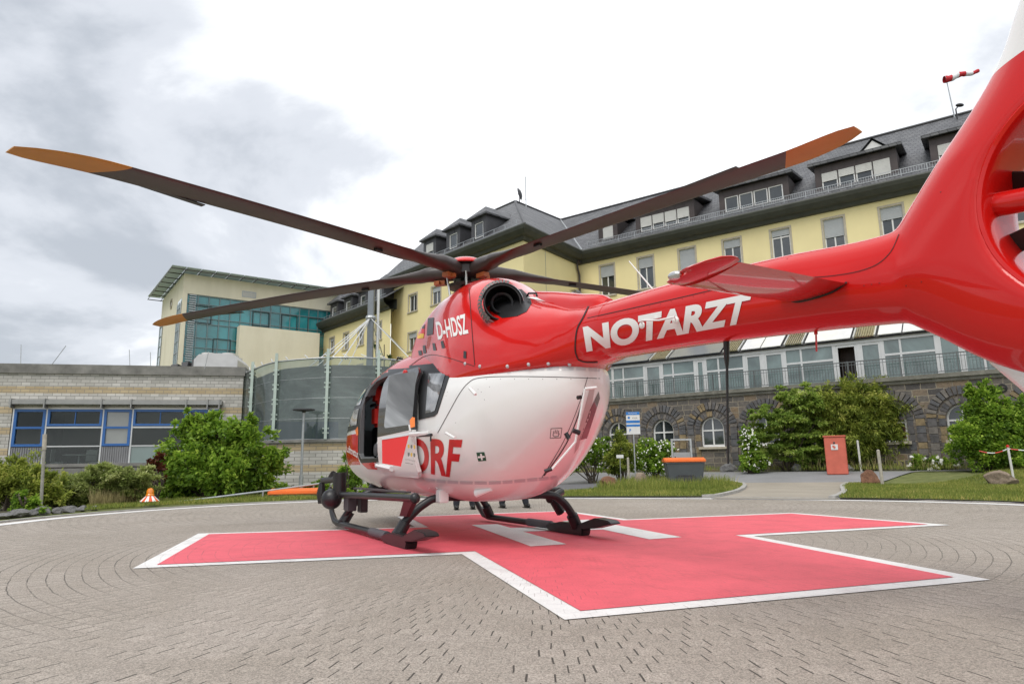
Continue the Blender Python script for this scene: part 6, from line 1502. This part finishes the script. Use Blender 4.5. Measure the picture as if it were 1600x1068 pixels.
# --- left side
ft = foot(345, 775, 20.5); ft.z = -.3
bl = pxblobs(ft, 20.5, [(345, 680, 50, 28, 0), (310, 715, 55, 35, 0), (385, 700, 45, 30, 0), (350, 740, 75, 32, 0), (285, 740, 35, 28, 0), (410, 730, 28, 26, 0), (330, 660, 22, 14, 0), (290, 672, 18, 14, 0), (370, 662, 24, 10, 0), (275, 765, 28, 16, 0), (340, 690, 12, 30, 0), (392, 668, 10, 24, 0), (300, 660, 9, 22, 0), (420, 712, 26, 14, 0)])
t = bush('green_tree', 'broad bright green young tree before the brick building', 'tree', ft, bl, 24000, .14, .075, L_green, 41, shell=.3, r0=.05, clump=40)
ft = foot(245, 785, 19); bush('copper_shrub', 'small copper leaved shrub at the left edge of the green tree', 'shrub', ft, pxblobs(ft, 19, [(243, 745, 16, 26, 0), (236, 725, 10, 14, 0)]), 1500, .10, .06, L_copper, 42, shell=.2)
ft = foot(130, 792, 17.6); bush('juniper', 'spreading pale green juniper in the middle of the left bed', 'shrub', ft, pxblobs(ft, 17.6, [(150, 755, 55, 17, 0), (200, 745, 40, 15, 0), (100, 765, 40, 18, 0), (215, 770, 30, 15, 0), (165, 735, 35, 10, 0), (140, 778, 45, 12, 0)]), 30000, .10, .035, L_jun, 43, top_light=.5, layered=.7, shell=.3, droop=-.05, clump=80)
ft = foot(18, 798, 16); bush('yew_bush', 'dark green bush at the left picture edge behind the lamp post', 'bush', ft, pxblobs(ft, 16, [(15, 745, 45, 24, .2), (50, 760, 35, 25, 0), (-15, 760, 30, 30, 0), (80, 775, 25, 16, 0)]), 20000, .09, .035, L_bamb, 44, shell=.25)
ft = foot(40, 803, 14.6); bush('hornbeam_seedling', 'low bright green seedling shrub over the stones at the left', 'shrub', ft, pxblobs(ft, 14.6, [(28, 795, 18, 7, 0), (45, 785, 16, 8, 0), (30, 778, 8, 12, 0), (60, 795, 14, 5, 0)]), 3500, .08, .045, L_green, 45, shell=.1)
ft = foot(550, 778, 19); bush('garden_shrub', 'fresh green shrub behind the turret of the helicopter', 'shrub', ft, pxblobs(ft, 19, [(552, 735, 22, 28, 0), (535, 752, 15, 18, 0), (570, 760, 25, 14, 0)]), 5000, .09, .05, L_green, 46, shell=.3)
ft = foot(455, 770, 24); bush('low_hedge_plant', 'low green plants at the foot of the pale brick wall', 'plant', ft, pxblobs(ft, 24, [(450, 762, 24, 8, 0), (500, 760, 20, 10, 0)]), 2500, .09, .05, L_green, 47, shell=.2)
# pines seen as mirror images are left to the glass; a real conifer stands behind the mast
ft = Vector((atd(600, 560, 33).x, 33, 0)); bl = [(0, 0, 5.2, .5, .5, .6), (.3, 0, 6.0, .5, .4, .5), (-.2, 0, 6.7, .35, .3, .5), (.2, 0, 4.2, .6, .5, .6)]
cn = thing('courtyard_tree', 'slender small tree behind the grey mast', 'tree', ft); foliage('crown', bl, 1500, .11, .05, L_dark, cn, 51, shell=.2); MB().tube([(0, 0, 0), (.05, 0, 3), (0, 0, 6.9)], [.07, .05, .02], 8).build('trunk', M_bark, cn)

# --- grass
def grass_on(polys, n, h, seed, off=.05, tall=0., zf=gh, reg=None):
    """blade positions inside photo outlines, thrown in ground space"""
    r = np.random.default_rng(seed); from mathutils.geometry import intersect_point_tri_2d
    Ps = []
    for pix in polys:
        W_ = [gpt(*q) for q in pix]; V = [Vector((p.x, p.y, 0)) for p in W_]; tris = tessellate_polygon([V]); ar = []
        for t in tris:
            a, b, c = [V[i] for i in t]; ar.append(abs((b - a).cross(c - a).z) / 2)
        ar = np.array(ar); k = r.choice(len(tris), n, p=ar / ar.sum()); u = r.random((n, 2)); m_ = u.sum(1) > 1; u[m_] = 1 - u[m_]
        A_ = np.array([[tuple(V[i]) for i in t] for t in tris])[k]; Ps.append(A_[:, 0] + (A_[:, 1] - A_[:, 0]) * u[:, :1] + (A_[:, 2] - A_[:, 0]) * u[:, 1:])
    P = np.concatenate(Ps); 
    return P
def blades(name, P, h, w, mat, seed, parent=None, zoff=.03, lean=.35, tnoise=None):
    r = np.random.default_rng(seed); n = len(P); P = P.copy(); P[:, 2] = [gh(p[0], p[1]) + zoff for p in P]
    T = r.normal(size=(n, 3)) * lean; T[:, 2] = 1; T /= np.linalg.norm(T, axis=1)[:, None]; a = r.random(n) * 6.28; N_ = np.stack([np.cos(a), np.sin(a), np.zeros(n)], 1); N_ -= (N_ * T).sum(1)[:, None] * T; N_ /= np.linalg.norm(N_, axis=1)[:, None]
    f = .5 + .5 * np.sin(P[:, 0] * 1.7 + np.sin(P[:, 1] * 1.3) * 2) * np.cos(P[:, 1] * 1.1 + P[:, 0] * .4)
    hh = h * (.5 + .7 * r.random(n)) * (.75 + .5 * f); tint = np.clip(.35 + .3 * (f - .5) + .2 * r.normal(size=n), 0, 1)
    return quads_mesh(name, P, T, N_, hh, np.full(n, w) * (.7 + .6 * r.random(n)), tint, mat, parent, 0)
gp_ = grass_on([ISL], 34000, 0, 1); gq = grass_on([[(1312, 780.3), (1450, 782.5), (1560, 785.5), (1700, 791), (1700, 742.5), (1600, 744), (1440, 747), (1352, 750.5), (1325, 757), (1317, 763), (1321, 770)]], 60000, 0, 2)
def tagstuff(o, k='stuff'): o['kind'] = k; return o
tagstuff(blades('grass', gp_, .11, .012, L_grass, 1)); tagstuff(blades('grass', gq, .10, .012, L_grass, 2))
ta_ = grass_on([[(935, 765), (1000, 752), (1060, 752), (1130, 757), (1150, 762), (1100, 770), (1000, 770), (930, 771)]], 5000, 0, 3); tagstuff(blades('tall_grass', ta_, .34, .012, L_grass, 3, lean=.22))
# verge below the wall
vg = grass_on([[(860, 738.2), (1100, 737.2), (1460, 736.2), (1650, 735.5), (1650, 727), (1300, 728.5), (1100, 731), (860, 733)]], 26000, 0, 4); tagstuff(blades('verge_grass', vg, .28, .016, L_grass, 4, lean=.3))
sp2 = grass_on([[(1200, 736.5), (1460, 736), (1460, 731), (1200, 732)]], 1500, 0, 14); tagstuff(blades('dry_grass', sp2, .55, .014, L_seed, 5, lean=.2))
# left bank grass between rim and shrubs
lb = grass_on([[(130, 800), (250, 792), (420, 785), (560, 780), (700, 776.5), (700, 772), (560, 774), (420, 778), (240, 784), (140, 790)]], 26000, 0, 6); tagstuff(blades('bank_grass', lb, .11, .010, L_grass, 6))
lt = grass_on([[(140, 795), (222, 789), (222, 782), (140, 787)]], 2600, 0, 7); tagstuff(blades('tall_bank_grass', lt, .45, .010, L_seed, 7, lean=.18))
# bedding and dark soil on the left
def bed(name, pix, mat, z=.02):
    return sheet(name, pix, mat, z)
M_soil = simple('dark_soil', (.07, .065, .035), .95, 0, .3, 3, bump=.6)
bed('planting_soil', [(-300, 812), (0, 806), (240, 788), (450, 778), (450, 768), (240, 770), (-300, 775)], M_soil, .015)
# ground cover in the left bed so that no bare soil shows
r_ = grass_on([[(-100, 798), (120, 787), (250, 780), (420, 774), (420, 766), (100, 770), (-100, 775)]], 12000, 0, 9); g_o = blades('ground_cover', r_, .28, .05, L_dark, 9, lean=.6); tagstuff(g_o)
# fallen bits and moss on the pad edge: left out of the count
# --- stones
def rock_mat(name, c1, c2):
    M = Mat(name); c = M.ramp(M.noise(3, 6, .7, dist=.5), [(.3, c1), (.7, c2)]); c = M.mix(1., c, M.ramp(M.noise(30, 4), [(.3, (.75, .75, .75)), (.7, (1.2, 1.2, 1.2))]), 'MULTIPLY'); M.color(c).set(rough=.92); M.bump(M.noise(14, 6, .7), .9, .03); return M.m
R_red = rock_mat('red_brown_rock', (.10, .045, .025), (.26, .13, .075)); R_grey = rock_mat('grey_rock', (.10, .10, .105), (.24, .235, .225)); R_tan = rock_mat('tan_rock', (.16, .12, .09), (.34, .27, .20))
def rock(name, label, pos, size, mat, seed, rot=0., cut=.75, group=None):
    bm = bmesh.new(); bmesh.ops.create_icosphere(bm, subdivisions=4, radius=1.); rr_ = random.Random(seed); pl = [(Vector((rr_.gauss(0, 1), rr_.gauss(0, 1), rr_.gauss(0, .9))).normalized(), cut * rr_.uniform(.72, 1.05)) for _ in range(13)]
    from mathutils import noise as mn
    for v in bm.verts:
        for n_, d in pl:
            s = v.co.dot(n_)
            if s > d: v.co -= n_ * (s - d)
        v.co += v.co.normalized() * mn.fractal(v.co * 2.2 + Vector((seed, 0, 0)), 1., 2., 4) * .07
        v.co = Vector((v.co.x * size[0], v.co.y * size[1], v.co.z * size[2]))
    me = bpy.data.meshes.new(name); bm.to_mesh(me); bm.free(); me.materials.append(mat); me.polygons.foreach_set('use_smooth', [True] * len(me.polygons)); me.set_sharp_from_angle(angle=math.radians(28))
    o = link(bpy.data.objects.new(name, me)); o.location = (pos.x, pos.y, pos.z + size[2] * .45); o.rotation_euler = (0, 0, rot); return tag(o, label, 'rock', group)
rock('boulder', 'red brown boulder in the grass island beside the helicopter tail', gpt(951, 764), (.36, .30, .30), R_red, 2, .3)
rock('boulder', 'pointed brown boulder half sunk between boulder and orange bin', gpt(1001, 759), (.44, .3, .36), R_tan, 7, .8)
rock('boulder', 'red brown tilted boulder right of the road opening', gpt(1357, 750), (.48, .36, .38), R_red, 11, .5)
rock('boulder', 'large flat topped boulder under the red white tape', foot(1566, 741, 20.5), (.60, .36, .34), R_tan, 15, -.1, .7)
rock('boulder', 'grey boulder on the verge below the arched window', gpt(1140, 738), (.42, .3, .30), R_grey, 19)
rock('boulder', 'small grey boulder left of the red box', gpt(1245, 736), (.28, .25, .26), R_grey, 23)
rock('boulder', 'small grey boulder at the foot of the red box', gpt(1323, 735.5), (.32, .25, .22), R_grey, 29)
lst = [(6, 811, .16), (26, 809, .20), (47, 807, .15), (66, 805, .2), (88, 803, .15), (106, 801.5, .17), (128, 799.5, .14), (148, 798, .12)]
STL = ['leftmost rough stone of the row edging the left bed', 'second stone from the left of the row edging the left bed', 'third stone from the left of the row edging the left bed', 'stone of the left bed edging just left of the leaning lamp post', 'stone of the left bed edging just right of the leaning lamp post', 'third stone from the right of the left bed edging', 'second stone from the right of the left bed edging', 'rightmost stone of the left bed edging, half in the grass']
for i, (x, y, s) in enumerate(lst):
    rock('edging_stone', STL[i], gpt(x, y - 2), (s * 1.2, s, s * .6), R_grey, 40 + i, i * .7, group='edging stones along the left bed')

# ================================================================== street furniture
def at(px, py): return gpt(px, py)
M_bin = simple('bin_grey_plastic', (.085, .095, .105), .45, 0, .08, 3); M_lid = simple('bin_orange_lid', (.78, .17, .03), .4, 0, .06, 3)
def gritbin(label, p, rz, w=1.25, d=.75, h=.72):
    t = thing('grit_bin', label, 'grit bin', p, rz, 'grey grit bins with orange lids')
    b = MB(); w2, d2 = w / 2, d / 2; v = [(-w2 * .84, -d2 * .8, .03), (w2 * .84, -d2 * .8, .03), (w2 * .84, d2 * .8, .03), (-w2 * .84, d2 * .8, .03), (-w2, -d2, h), (w2, -d2, h), (w2, d2, h), (-w2, d2, h)]
    b.add(v, [(0, 3, 2, 1), (4, 5, 6, 7), (0, 1, 5, 4), (1, 2, 6, 5), (2, 3, 7, 6), (3, 0, 4, 7)]); b.build('body', M_bin, t, bevel=.03)
    b = MB(); b.box(-w2 * 1.02, w2 * 1.02, -d2 * 1.03, d2 * 1.03, h - .05, h + .0); b.build('rim', M_bin, t, bevel=.012)
    b = MB(); b.box(-w2 * .50, w2 * .50, -d2 * .99, -d2 * .86, .12, .32); b.box(-w2 * .42, w2 * .42, -d2 * 1.0, -d2 * .9, .32, .36); b.build('front_recess', M_darkgrey, t, bevel=.01)
    l_ = MB(); n = 10; P = []
    for i in range(n + 1): a = i / n; P.append((-d2 * 1.08 + 2.16 * d2 * a, h + .06 + .11 * math.sin(math.pi * (a * .8 + .1))))
    vs = [(sx * w2 * 1.07, y, z) for y, z in P for sx in (-1, 1)] + [(-w2 * 1.07, -d2 * 1.08, h), (w2 * 1.07, -d2 * 1.08, h), (-w2 * 1.07, d2 * 1.08, h), (w2 * 1.07, d2 * 1.08, h)]; k = 2 * (n + 1)
    fs = [(2 * i, 2 * i + 1, 2 * i + 3, 2 * i + 2) for i in range(n)] + [(k, k + 1, 1, 0), (2 * n, 2 * n + 1, k + 3, k + 2), (k, k + 2, k + 3, k + 1), tuple([k] + [2 * i for i in range(n + 1)] + [k + 2]), tuple([k + 3] + [2 * i + 1 for i in range(n, -1, -1)] + [k + 1])]
    l_.add(vs, fs); l_.build('lid', M_lid, t, bevel=.025)
    r = MB(); r.box(-w2 * .9, w2 * .9, -d2 * 1.12, -d2 * 1.04, h + .015, h + .05); r.build('lid_grip', M_lid, t, bevel=.01)
    return t
gritbin('grey grit bin with orange lid standing in the grass island', atd(1070, 757, 24.5) * 1.0 + Vector((0, 0, 0)), math.radians(-6), 1.35, .9, .80)
p = atd(461, 785, 20.0); p.z = -.42; gritbin('orange lidded bin low behind the railing near the brick wall', p, math.radians(8), 1.30, .9, .55)
def post(px, py, h, r, label, name='marker_post', tilt=0., mat=None, group=None):
    p = at(px, py); o = MB().tube([(0, 0, -.1), (tilt * h, 0, h)], r, 10).lathe([(r, h), (r * .6, h + r * .5), (0, h + r * .6)], (tilt * h, 0, 0), 10).build(name, mat or M_woodp); o.location = p; return tag(o, label, 'post', group)
M_woodp = simple('weathered_wood_post', (.40, .37, .31), .85, 0, .2, 10); M_wpost = simple('white_painted_post', (.62, .61, .58), .6, 0, .12, 8)
post(983, 758, 1.05, .045, 'weathered round post between the two boulders of the island')
post(1164, 738.5, 1.25, .045, 'thin pale post beside the white flowering dogwood foot', tilt=-.01, mat=M_wpost)
post(1346, 738, 1.2, .04, 'left of the two pale posts by the tilted boulder', mat=M_wpost, tilt=-.02)
post(1378, 747, 1.15, .05, 'right weathered post behind the tilted boulder', tilt=-.02)
bpos = foot(1583, 741, 21.3); tp_ = thing('barrier_post', 'white post holding the red and white tape above the flat boulder', 'post', bpos); MB().tube([(0, 0, -.1), (-.04, 0, 1.12)], .035, 10).build('pole', M_wpost, tp_); MB().lathe([(.045, 1.10), (.045, 1.16), (0, 1.18)], (-.04, 0, 0), 10).build('cap', M_red, tp_)
M_tape = Mat('barrier_tape_stripes'); xx = M_tape.xyz()[0]; M_tape.color(M_tape.mix(M_tape.math('GREATER_THAN', M_tape.math('FRACT', M_tape.math('MULTIPLY', xx, 3.2)), .5), (.65, .05, .04), (.75, .75, .73))).set(rough=.5)
a = Vector((-.04, 0, 1.05)); b = atd(1530, 704, bpos.y + .5) - bpos; c = atd(1680, 700, bpos.y - 1) - bpos
ch_ = MB(); ch_.tube([a.lerp(b, t) + Vector((0, 0, -.10 * math.sin(math.pi * t))) for t in [i / 10 for i in range(11)]], .018, 6); ch_.tube([a.lerp(c, t) + Vector((0, 0, -.08 * math.sin(math.pi * t))) for t in [i / 10 for i in range(11)]], .018, 6)
o = ch_.build('barrier_tape', M_tape.m); o.location = bpos; tag(o, 'red and white tape strung from the white post over the boulder', 'tape')
# red box
rbx = thing('red_box', 'red painted metal box on the verge below the bamboo', 'box', foot(1309, 735, 26.3), math.radians(-28))
M_rb = simple('faded_red_metal', (.56, .13, .085), .6, 0, .12, 3); MB().box(-.37, .37, -.29, .29, 0, 1.42).build('cabinet', M_rb, rbx, bevel=.02); MB().box(-.40, .40, -.32, .32, 1.42, 1.48).build('top_plate', M_rb, rbx, bevel=.01)
MB().box(-.14, .10, -.305, -.292, .93, 1.14).build('label_plate', M_frame, rbx); MB().box(-.05, -.01, -.312, -.306, .97, 1.10).box(-.09, -.05, -.312, -.306, 1.02, 1.10).box(-.01, .02, -.312, -.306, 1.0, 1.05).build('pictogram', M_rb, rbx); MB().lathe([(.04, 0), (.03, .03), (0, .04)], (-.02, -.292, 1.2), 12, (0, -1, 0)).build('lock', M_darkgrey, rbx)
# blue and white direction sign
sgp = atd(992, 720, 27.0); sgp.z = gh(sgp.x, sgp.y); zt0 = atd(992, 643, 27).z - sgp.z; zb0 = atd(992, 678, 27).z - sgp.z
sgn_ = thing('direction_sign', 'blue and white parking sign on a thin grey post by the rose bushes', 'sign', sgp, math.radians(-8))
MB().tube([(0, .02, 0), (0, .02, zb0 + .2)], .03, 10).build('post', M_steel, sgn_); pl = MB().box(-.27, .27, -.02, .0, zb0, zt0).build('panel', M_frame, sgn_)
M_sb = simple('sign_blue', (.02, .17, .50), .4); hgt_s = zt0 - zb0
for a, b in ((.86, 1.), (.50, .62), (.34, .44)): MB().box(-.268, .268, -.026, -.021, zb0 + a * hgt_s + .002, zb0 + b * hgt_s - .002).build('blue_band', M_sb, sgn_)
def flat_text(s, w, x, z, y, mat, par, h=None, name='writing', bold=.0):
    bm = text_bm(s, bold); x0 = min(v.co.x for v in bm.verts); x1 = max(v.co.x for v in bm.verts); y0 = min(v.co.y for v in bm.verts); y1 = max(v.co.y for v in bm.verts); k = w / (x1 - x0); kh = (h / (y1 - y0)) if h else k
    for v in bm.verts: v.co = (x + (v.co.x - x0) * k, y, z + (v.co.y - y0) * kh)
    me = bpy.data.meshes.new(name); bm.to_mesh(me); bm.free(); me.materials.append(mat); return link(bpy.data.objects.new(name, me), par)
flat_text('Parkplatz', .34, -.17, zb0 + .90 * hgt_s, -.028, M_frame, sgn_, .06); flat_text('Klinik', .2, -.02, zb0 + .70 * hgt_s, -.024, M_shieldgrey, sgn_, .05); flat_text('P', .07, -.16, zb0 + .10 * hgt_s, -.024, M_sb, sgn_, .13, bold=.03)
MB().lathe([(.05, 0), (.05, .003), (0, .003)], (-.16, -.021, zb0 + .74 * hgt_s), 14, (0, -1, 0)).build('emblem', M_sb, sgn_)
# notice board (grey frame with letter boxes)
nbp = atd(1067, 738, 26.6); nbp.z = gh(nbp.x, nbp.y); k_ = 26.6 / F; z1n = atd(1067, 685, 26.6).z - nbp.z; 
nb = thing('notice_board', 'grey metal frame with stacked name plates behind the orange bin', 'notice board', nbp, math.radians(-6))
f_ = MB(); frame_rect(f_, -.40, .40, 0, z1n, -.04, .04, .07); f_.build('frame', M_steel, nb)
for i in range(3): MB().box(-.32, .32, -.03, .03, z1n * (.18 + .18 * i), z1n * (.18 + .18 * i) + z1n * .16).build('name_plate', simple('plate_grey', (.34, .35, .36), .4, .3) if i == 0 else bpy.data.materials['plate_grey'], nb)
for i in range(3): MB().box(-.28, -.24, -.036, -.031, z1n * (.18 + .18 * i) + .08, z1n * (.18 + .18 * i) + .12).build('plate_mark', M_black, nb)
# small white plate on a stake
sp_p = atd(970, 745, 25); sp_p.z = gh(sp_p.x, sp_p.y); ss = thing('plant_label_stake', 'tiny white plate on a thin stake left of the weathered post', 'sign', sp_p); zz1 = atd(970, 713, 25).z - sp_p.z
MB().tube([(0, .01, 0), (0, .01, zz1)], .012, 6).build('stake', M_steel, ss); MB().box(-.13, .13, -.01, .005, zz1 - .05, zz1 + .07).build('plate', M_frame, ss)
# lamp posts on the left
p = atd(64, 800, 15.0); p.z = 0; z1l = atd(70, 678, 15.0).z
lp = thing('path_lamp', 'leaning weathered metal post at the left with a slim head', 'lamp post', p); dx = atd(70, 678, 15.0).x - p.x
MB().tube([(0, 0, -.1), (dx * .8, 0, z1l * .80)], .032, 12).build('pole', simple('weathered_pole', (.30, .29, .26), .7, .2, .25, 12), lp); MB().tube([(dx * .8, 0, z1l * .80), (dx, 0, z1l)], .042, 12).build('lamp_head', M_woodp, lp)
p = atd(470, 760, 23.6); p.z = -.1; z1l = atd(470, 640, 23.6).z + .1
l2 = thing('garden_lamp', 'slim grey lamp post with flat disc head before the glass screen', 'lamp post', p)
MB().tube([(0, 0, -.6), (0, 0, z1l)], .045, 12).tube([(0, 0, -.6), (0, 0, .7)], .075, 12).build('pole', M_steel, l2); MB().lathe([(.03, -.12), (.08, -.06), (.38, -.02), (.38, .02), (.1, .05), (0, .05)], (0, 0, z1l), 24).build('lamp_disc', M_darkgrey, l2)
# obstruction beacon
bp = gpt(233, 790); k = bp.y / F
bc = thing('helipad_beacon', 'orange beacon on a red and white striped cone at the pad rim', 'beacon', bp)
M_cone = Mat('beacon_stripes'); x_ = M_cone.xyz(); an = M_cone.math('ARCTAN2', x_[0], x_[1]); M_cone.color(M_cone.mix(M_cone.math('GREATER_THAN', M_cone.math('FRACT', M_cone.math('MULTIPLY', an, 8 / 6.2832)), .5), (.70, .10, .03), (.78, .77, .74))).set(rough=.45)
MB().lathe([(0, .10), (.22, .10), (.23, .12), (.11, .24), (.09, .25), (0, .25)], n=32).build('cone', M_cone.m, bc, smooth=True); MB().lathe([(.14, -.05), (.14, .10), (0, .10)], n=20).build('base', M_concrete, bc)
MB().lathe([(.10, .25), (.10, .28), (.085, .30), (.09, .36), (.06, .43), (0, .45)], n=24).build('lamp_dome', simple('amber_lens', (.85, .25, .01), .15, coat=1.), bc, smooth=True)
# railing down the ramp
rl = thing('ramp_railing', 'galvanised two bar railing sloping down past the brick wall', 'railing', Vector((0, 0, 0)))
ra_, rb_ = atd(245, 787, 18.2), atd(420, 764, 20.2); rc_ = atd(620, 735, 23.2)
def rp_at(px, py, d): return atd(px, py, d)
up_ = [rp_at(245, 788, 18.0), rp_at(420, 766, 19.5), rp_at(500, 755, 20.5), rp_at(620, 740, 22)]; lo_ = [q + Vector((0, 0, -.36)) for q in up_]
MB().tube(up_, .03, 10).build('top_rail', M_steel, rl, smooth=True); MB().tube(lo_, .024, 10).build('lower_rail', M_steel, rl, smooth=True)
for i, (x, d) in enumerate(((320, 18.6), (411, 19.4), (490, 20.4), (568, 21.3))):
    t = (x - 245) / (620 - 245); q = atd(x, 788 - (x - 245) * .128, d); MB().tube([q, q + Vector((0, 0, -1.2))], .03, 8).build('post', M_steel, rl)
# grey mast with stay cables over the glass hall
mp = atd(578, 560, 31); mp.z = 0
ms = thing('cable_mast', 'grey steel mast with white stay cables over the glass hall', 'mast', mp); zt1 = atd(578, 452, 31).z; zj = atd(578, 497, 31).z
MB().box(-.14, .14, -.14, .14, 0, zt1).build('column', simple('mast_grey', (.20, .22, .24), .45, .3), ms, bevel=.02); MB().tube([(.32, .1, 4), (.32, .1, zt1)], .07, 12).build('pipe', M_alu, ms)
cbm = MB(); ends = [(462, 590, 27), (492, 586, 27.5), (483, 583, 30), (520, 584, 28), (538, 585, 29), (600, 560, 34), (632, 548, 33), (590, 575, 35), (655, 575, 27)]
for i, (x, y, d) in enumerate(ends):
    e_ = atd(x, y, d) - mp; MB().tube([(0, -.1, zj), tuple(e_)], .028 if i % 2 else .02, 6).build('stay_cable', M_alu, ms)
MB().lathe([(.22, -.1), (.26, 0), (.22, .1)], (0, 0, zj), 16).build('cable_collar', M_steel, ms)

# ================================================================== two people standing behind the helicopter (only their shoes show below the belly)
M_skin = simple('skin', (.50, .28, .19), .55, 0, .06, 6); M_hair = simple('hair_brown', (.06, .035, .02), .7, 0, .2, 20); M_navy = simple('dark_trousers', (.018, .02, .028), .8, 0, .15, 12); M_jack = simple('red_jacket', (.50, .03, .02), .7, 0, .08, 8); M_shoe = simple('black_shoe', (.012, .012, .012), .4)
def skinned(name, nodes, edges, mats, par, matf=None, sub=2, root=0):
    me = bpy.data.meshes.new(name); me.from_pydata([n_[0] for n_ in nodes], edges, []); o = link(bpy.data.objects.new(name, me), par)
    o.modifiers.new('s', 'SKIN'); lay = me.skin_vertices[0].data
    for i, n_ in enumerate(nodes): r = n_[1]; lay[i].radius = (r, r) if not isinstance(r, tuple) else r
    lay[root].use_root = True; u = o.modifiers.new('u', 'SUBSURF'); u.levels = sub; u.render_levels = sub
    bpy.context.view_layer.update(); dg = bpy.context.evaluated_depsgraph_get(); m2 = bpy.data.meshes.new_from_object(o.evaluated_get(dg)); o.modifiers.clear(); o.data = m2
    m2.materials.clear(); [m2.materials.append(x) for x in mats]
    for p in m2.polygons: p.use_smooth = True; p.material_index = matf(p.center) if matf else 0
    return o
def person(label, feet, pos, rz, phase):
    t = thing('person', label, 'person', pos, rz)
    (ax, ay), (bx, by) = feet  # ankle positions in the person's frame, facing +x
    N_ = [((0, 0, .96), (.125, .15)), ((0, 0, 1.12), (.115, .135)), ((.0, 0, 1.32), (.125, .165)), ((0, 0, 1.45), (.09, .13)), ((.01, 0, 1.53), .055), ((.02, 0, 1.60), .065), ((.025, 0, 1.69), (.095, .08)), ((.02, 0, 1.76), (.085, .07))]
    E_ = [(0, 1), (1, 2), (2, 3), (3, 4), (4, 5), (5, 6), (6, 7)]
    for s, (fx, fy) in ((1, (ax, ay)), (-1, (bx, by))):
        b = len(N_); N_ += [((0, .10 * s, .88), .095), ((fx * .5 + .03, (.10 * s + fy) / 2, .49), .085), ((fx * .75, (.1 * s + 3 * fy) / 4, .32), .080), ((fx, fy, .09), .072), ((fx + .06, fy, .05), .04), ((fx + .16, fy, .035), .035)]
        E_ += [(0, b), (b, b + 1), (b + 1, b + 2), (b + 2, b + 3), (b + 3, b + 4), (b + 4, b + 5)]
        b = len(N_); sw = .10 * s * phase; N_ += [((0, .19 * s, 1.42), .062), ((-.03 + sw * .5, .25 * s, 1.15), .045), ((.04 + sw, .25 * s, .92), .032), ((.055 + sw, .25 * s, .85), (.022, .038))]
        E_ += [(3, b), (b, b + 1), (b + 1, b + 2), (b + 2, b + 3)]
        h = b + 3
        for k_, (dx, ln) in enumerate(((.030, .060), (.012, .070), (-.006, .066), (-.022, .052))):
            q = len(N_); N_ += [((.055 + sw + dx, .25 * s, .815), .0095), ((.058 + sw + dx, .248 * s, .815 - ln * .55), .009), ((.066 + sw + dx, .242 * s, .815 - ln), .008)]; E_ += [(h, q), (q, q + 1), (q + 1, q + 2)]
        q = len(N_); N_ += [((.095 + sw, .243 * s, .84), .010), ((.108 + sw, .238 * s, .805), .009)]; E_ += [(h, q), (q, q + 1)]
    body = skinned('body', N_, E_, [M_skin, M_navy, M_jack], t, lambda c_: (1 if (c_.z < .93 and abs(c_.y) < .21) or c_.z < .70 else (2 if (.93 <= c_.z < 1.50 and (abs(c_.y) < .215 or c_.z > .93)) else 0)))
    for s, (fx, fy) in ((1, (ax, ay)), (-1, (bx, by))):
        MB().ellip((fx + .055, fy, .055), (.145, .052, .058), 10).box(fx - .09, fx + .19, fy - .045, fy + .045, .0, .02).build('shoe', M_shoe, t, smooth=True)
    MB().ellip((.005, 0, 1.755), (.105, .088, .085), 10).ellip((-.045, 0, 1.70), (.07, .083, .09), 8).build('hair', M_hair, t, smooth=True)
    MB().ellip((.118, 0, 1.675), (.02, .013, .022), 6).build('nose', M_skin, t, smooth=True)
    for s in (-1, 1):
        MB().ellip((.103, .03 * s, 1.705), (.012, .014, .009), 6).build('eye', M_white, t, smooth=True); MB().ellip((.02, .088 * s, 1.69), (.018, .01, .03), 6).build('ear', M_skin, t, smooth=True)
    MB().ellip((.108, 0, 1.635), (.01, .024, .006), 6).build('mouth', simple('lips', (.35, .12, .10), .5) if 'lips' not in bpy.data.materials else bpy.data.materials['lips'], t, smooth=True)
    return t
pA = (gnd(713, 796) + gnd(738, 795)) / 2; wA = (gnd(738, 795) - gnd(713, 796)).length
person('person standing behind the helicopter belly on the left, in black shoes', ((0, .17), (.03, -.17)), pA, math.radians(-80), .3)
pB = (gnd(783, 794) + gnd(822, 792)) / 2
person('person behind the helicopter on the right with feet apart, in black shoes', ((.12, .23), (-.10, -.23)), pB, math.radians(-70), .6)
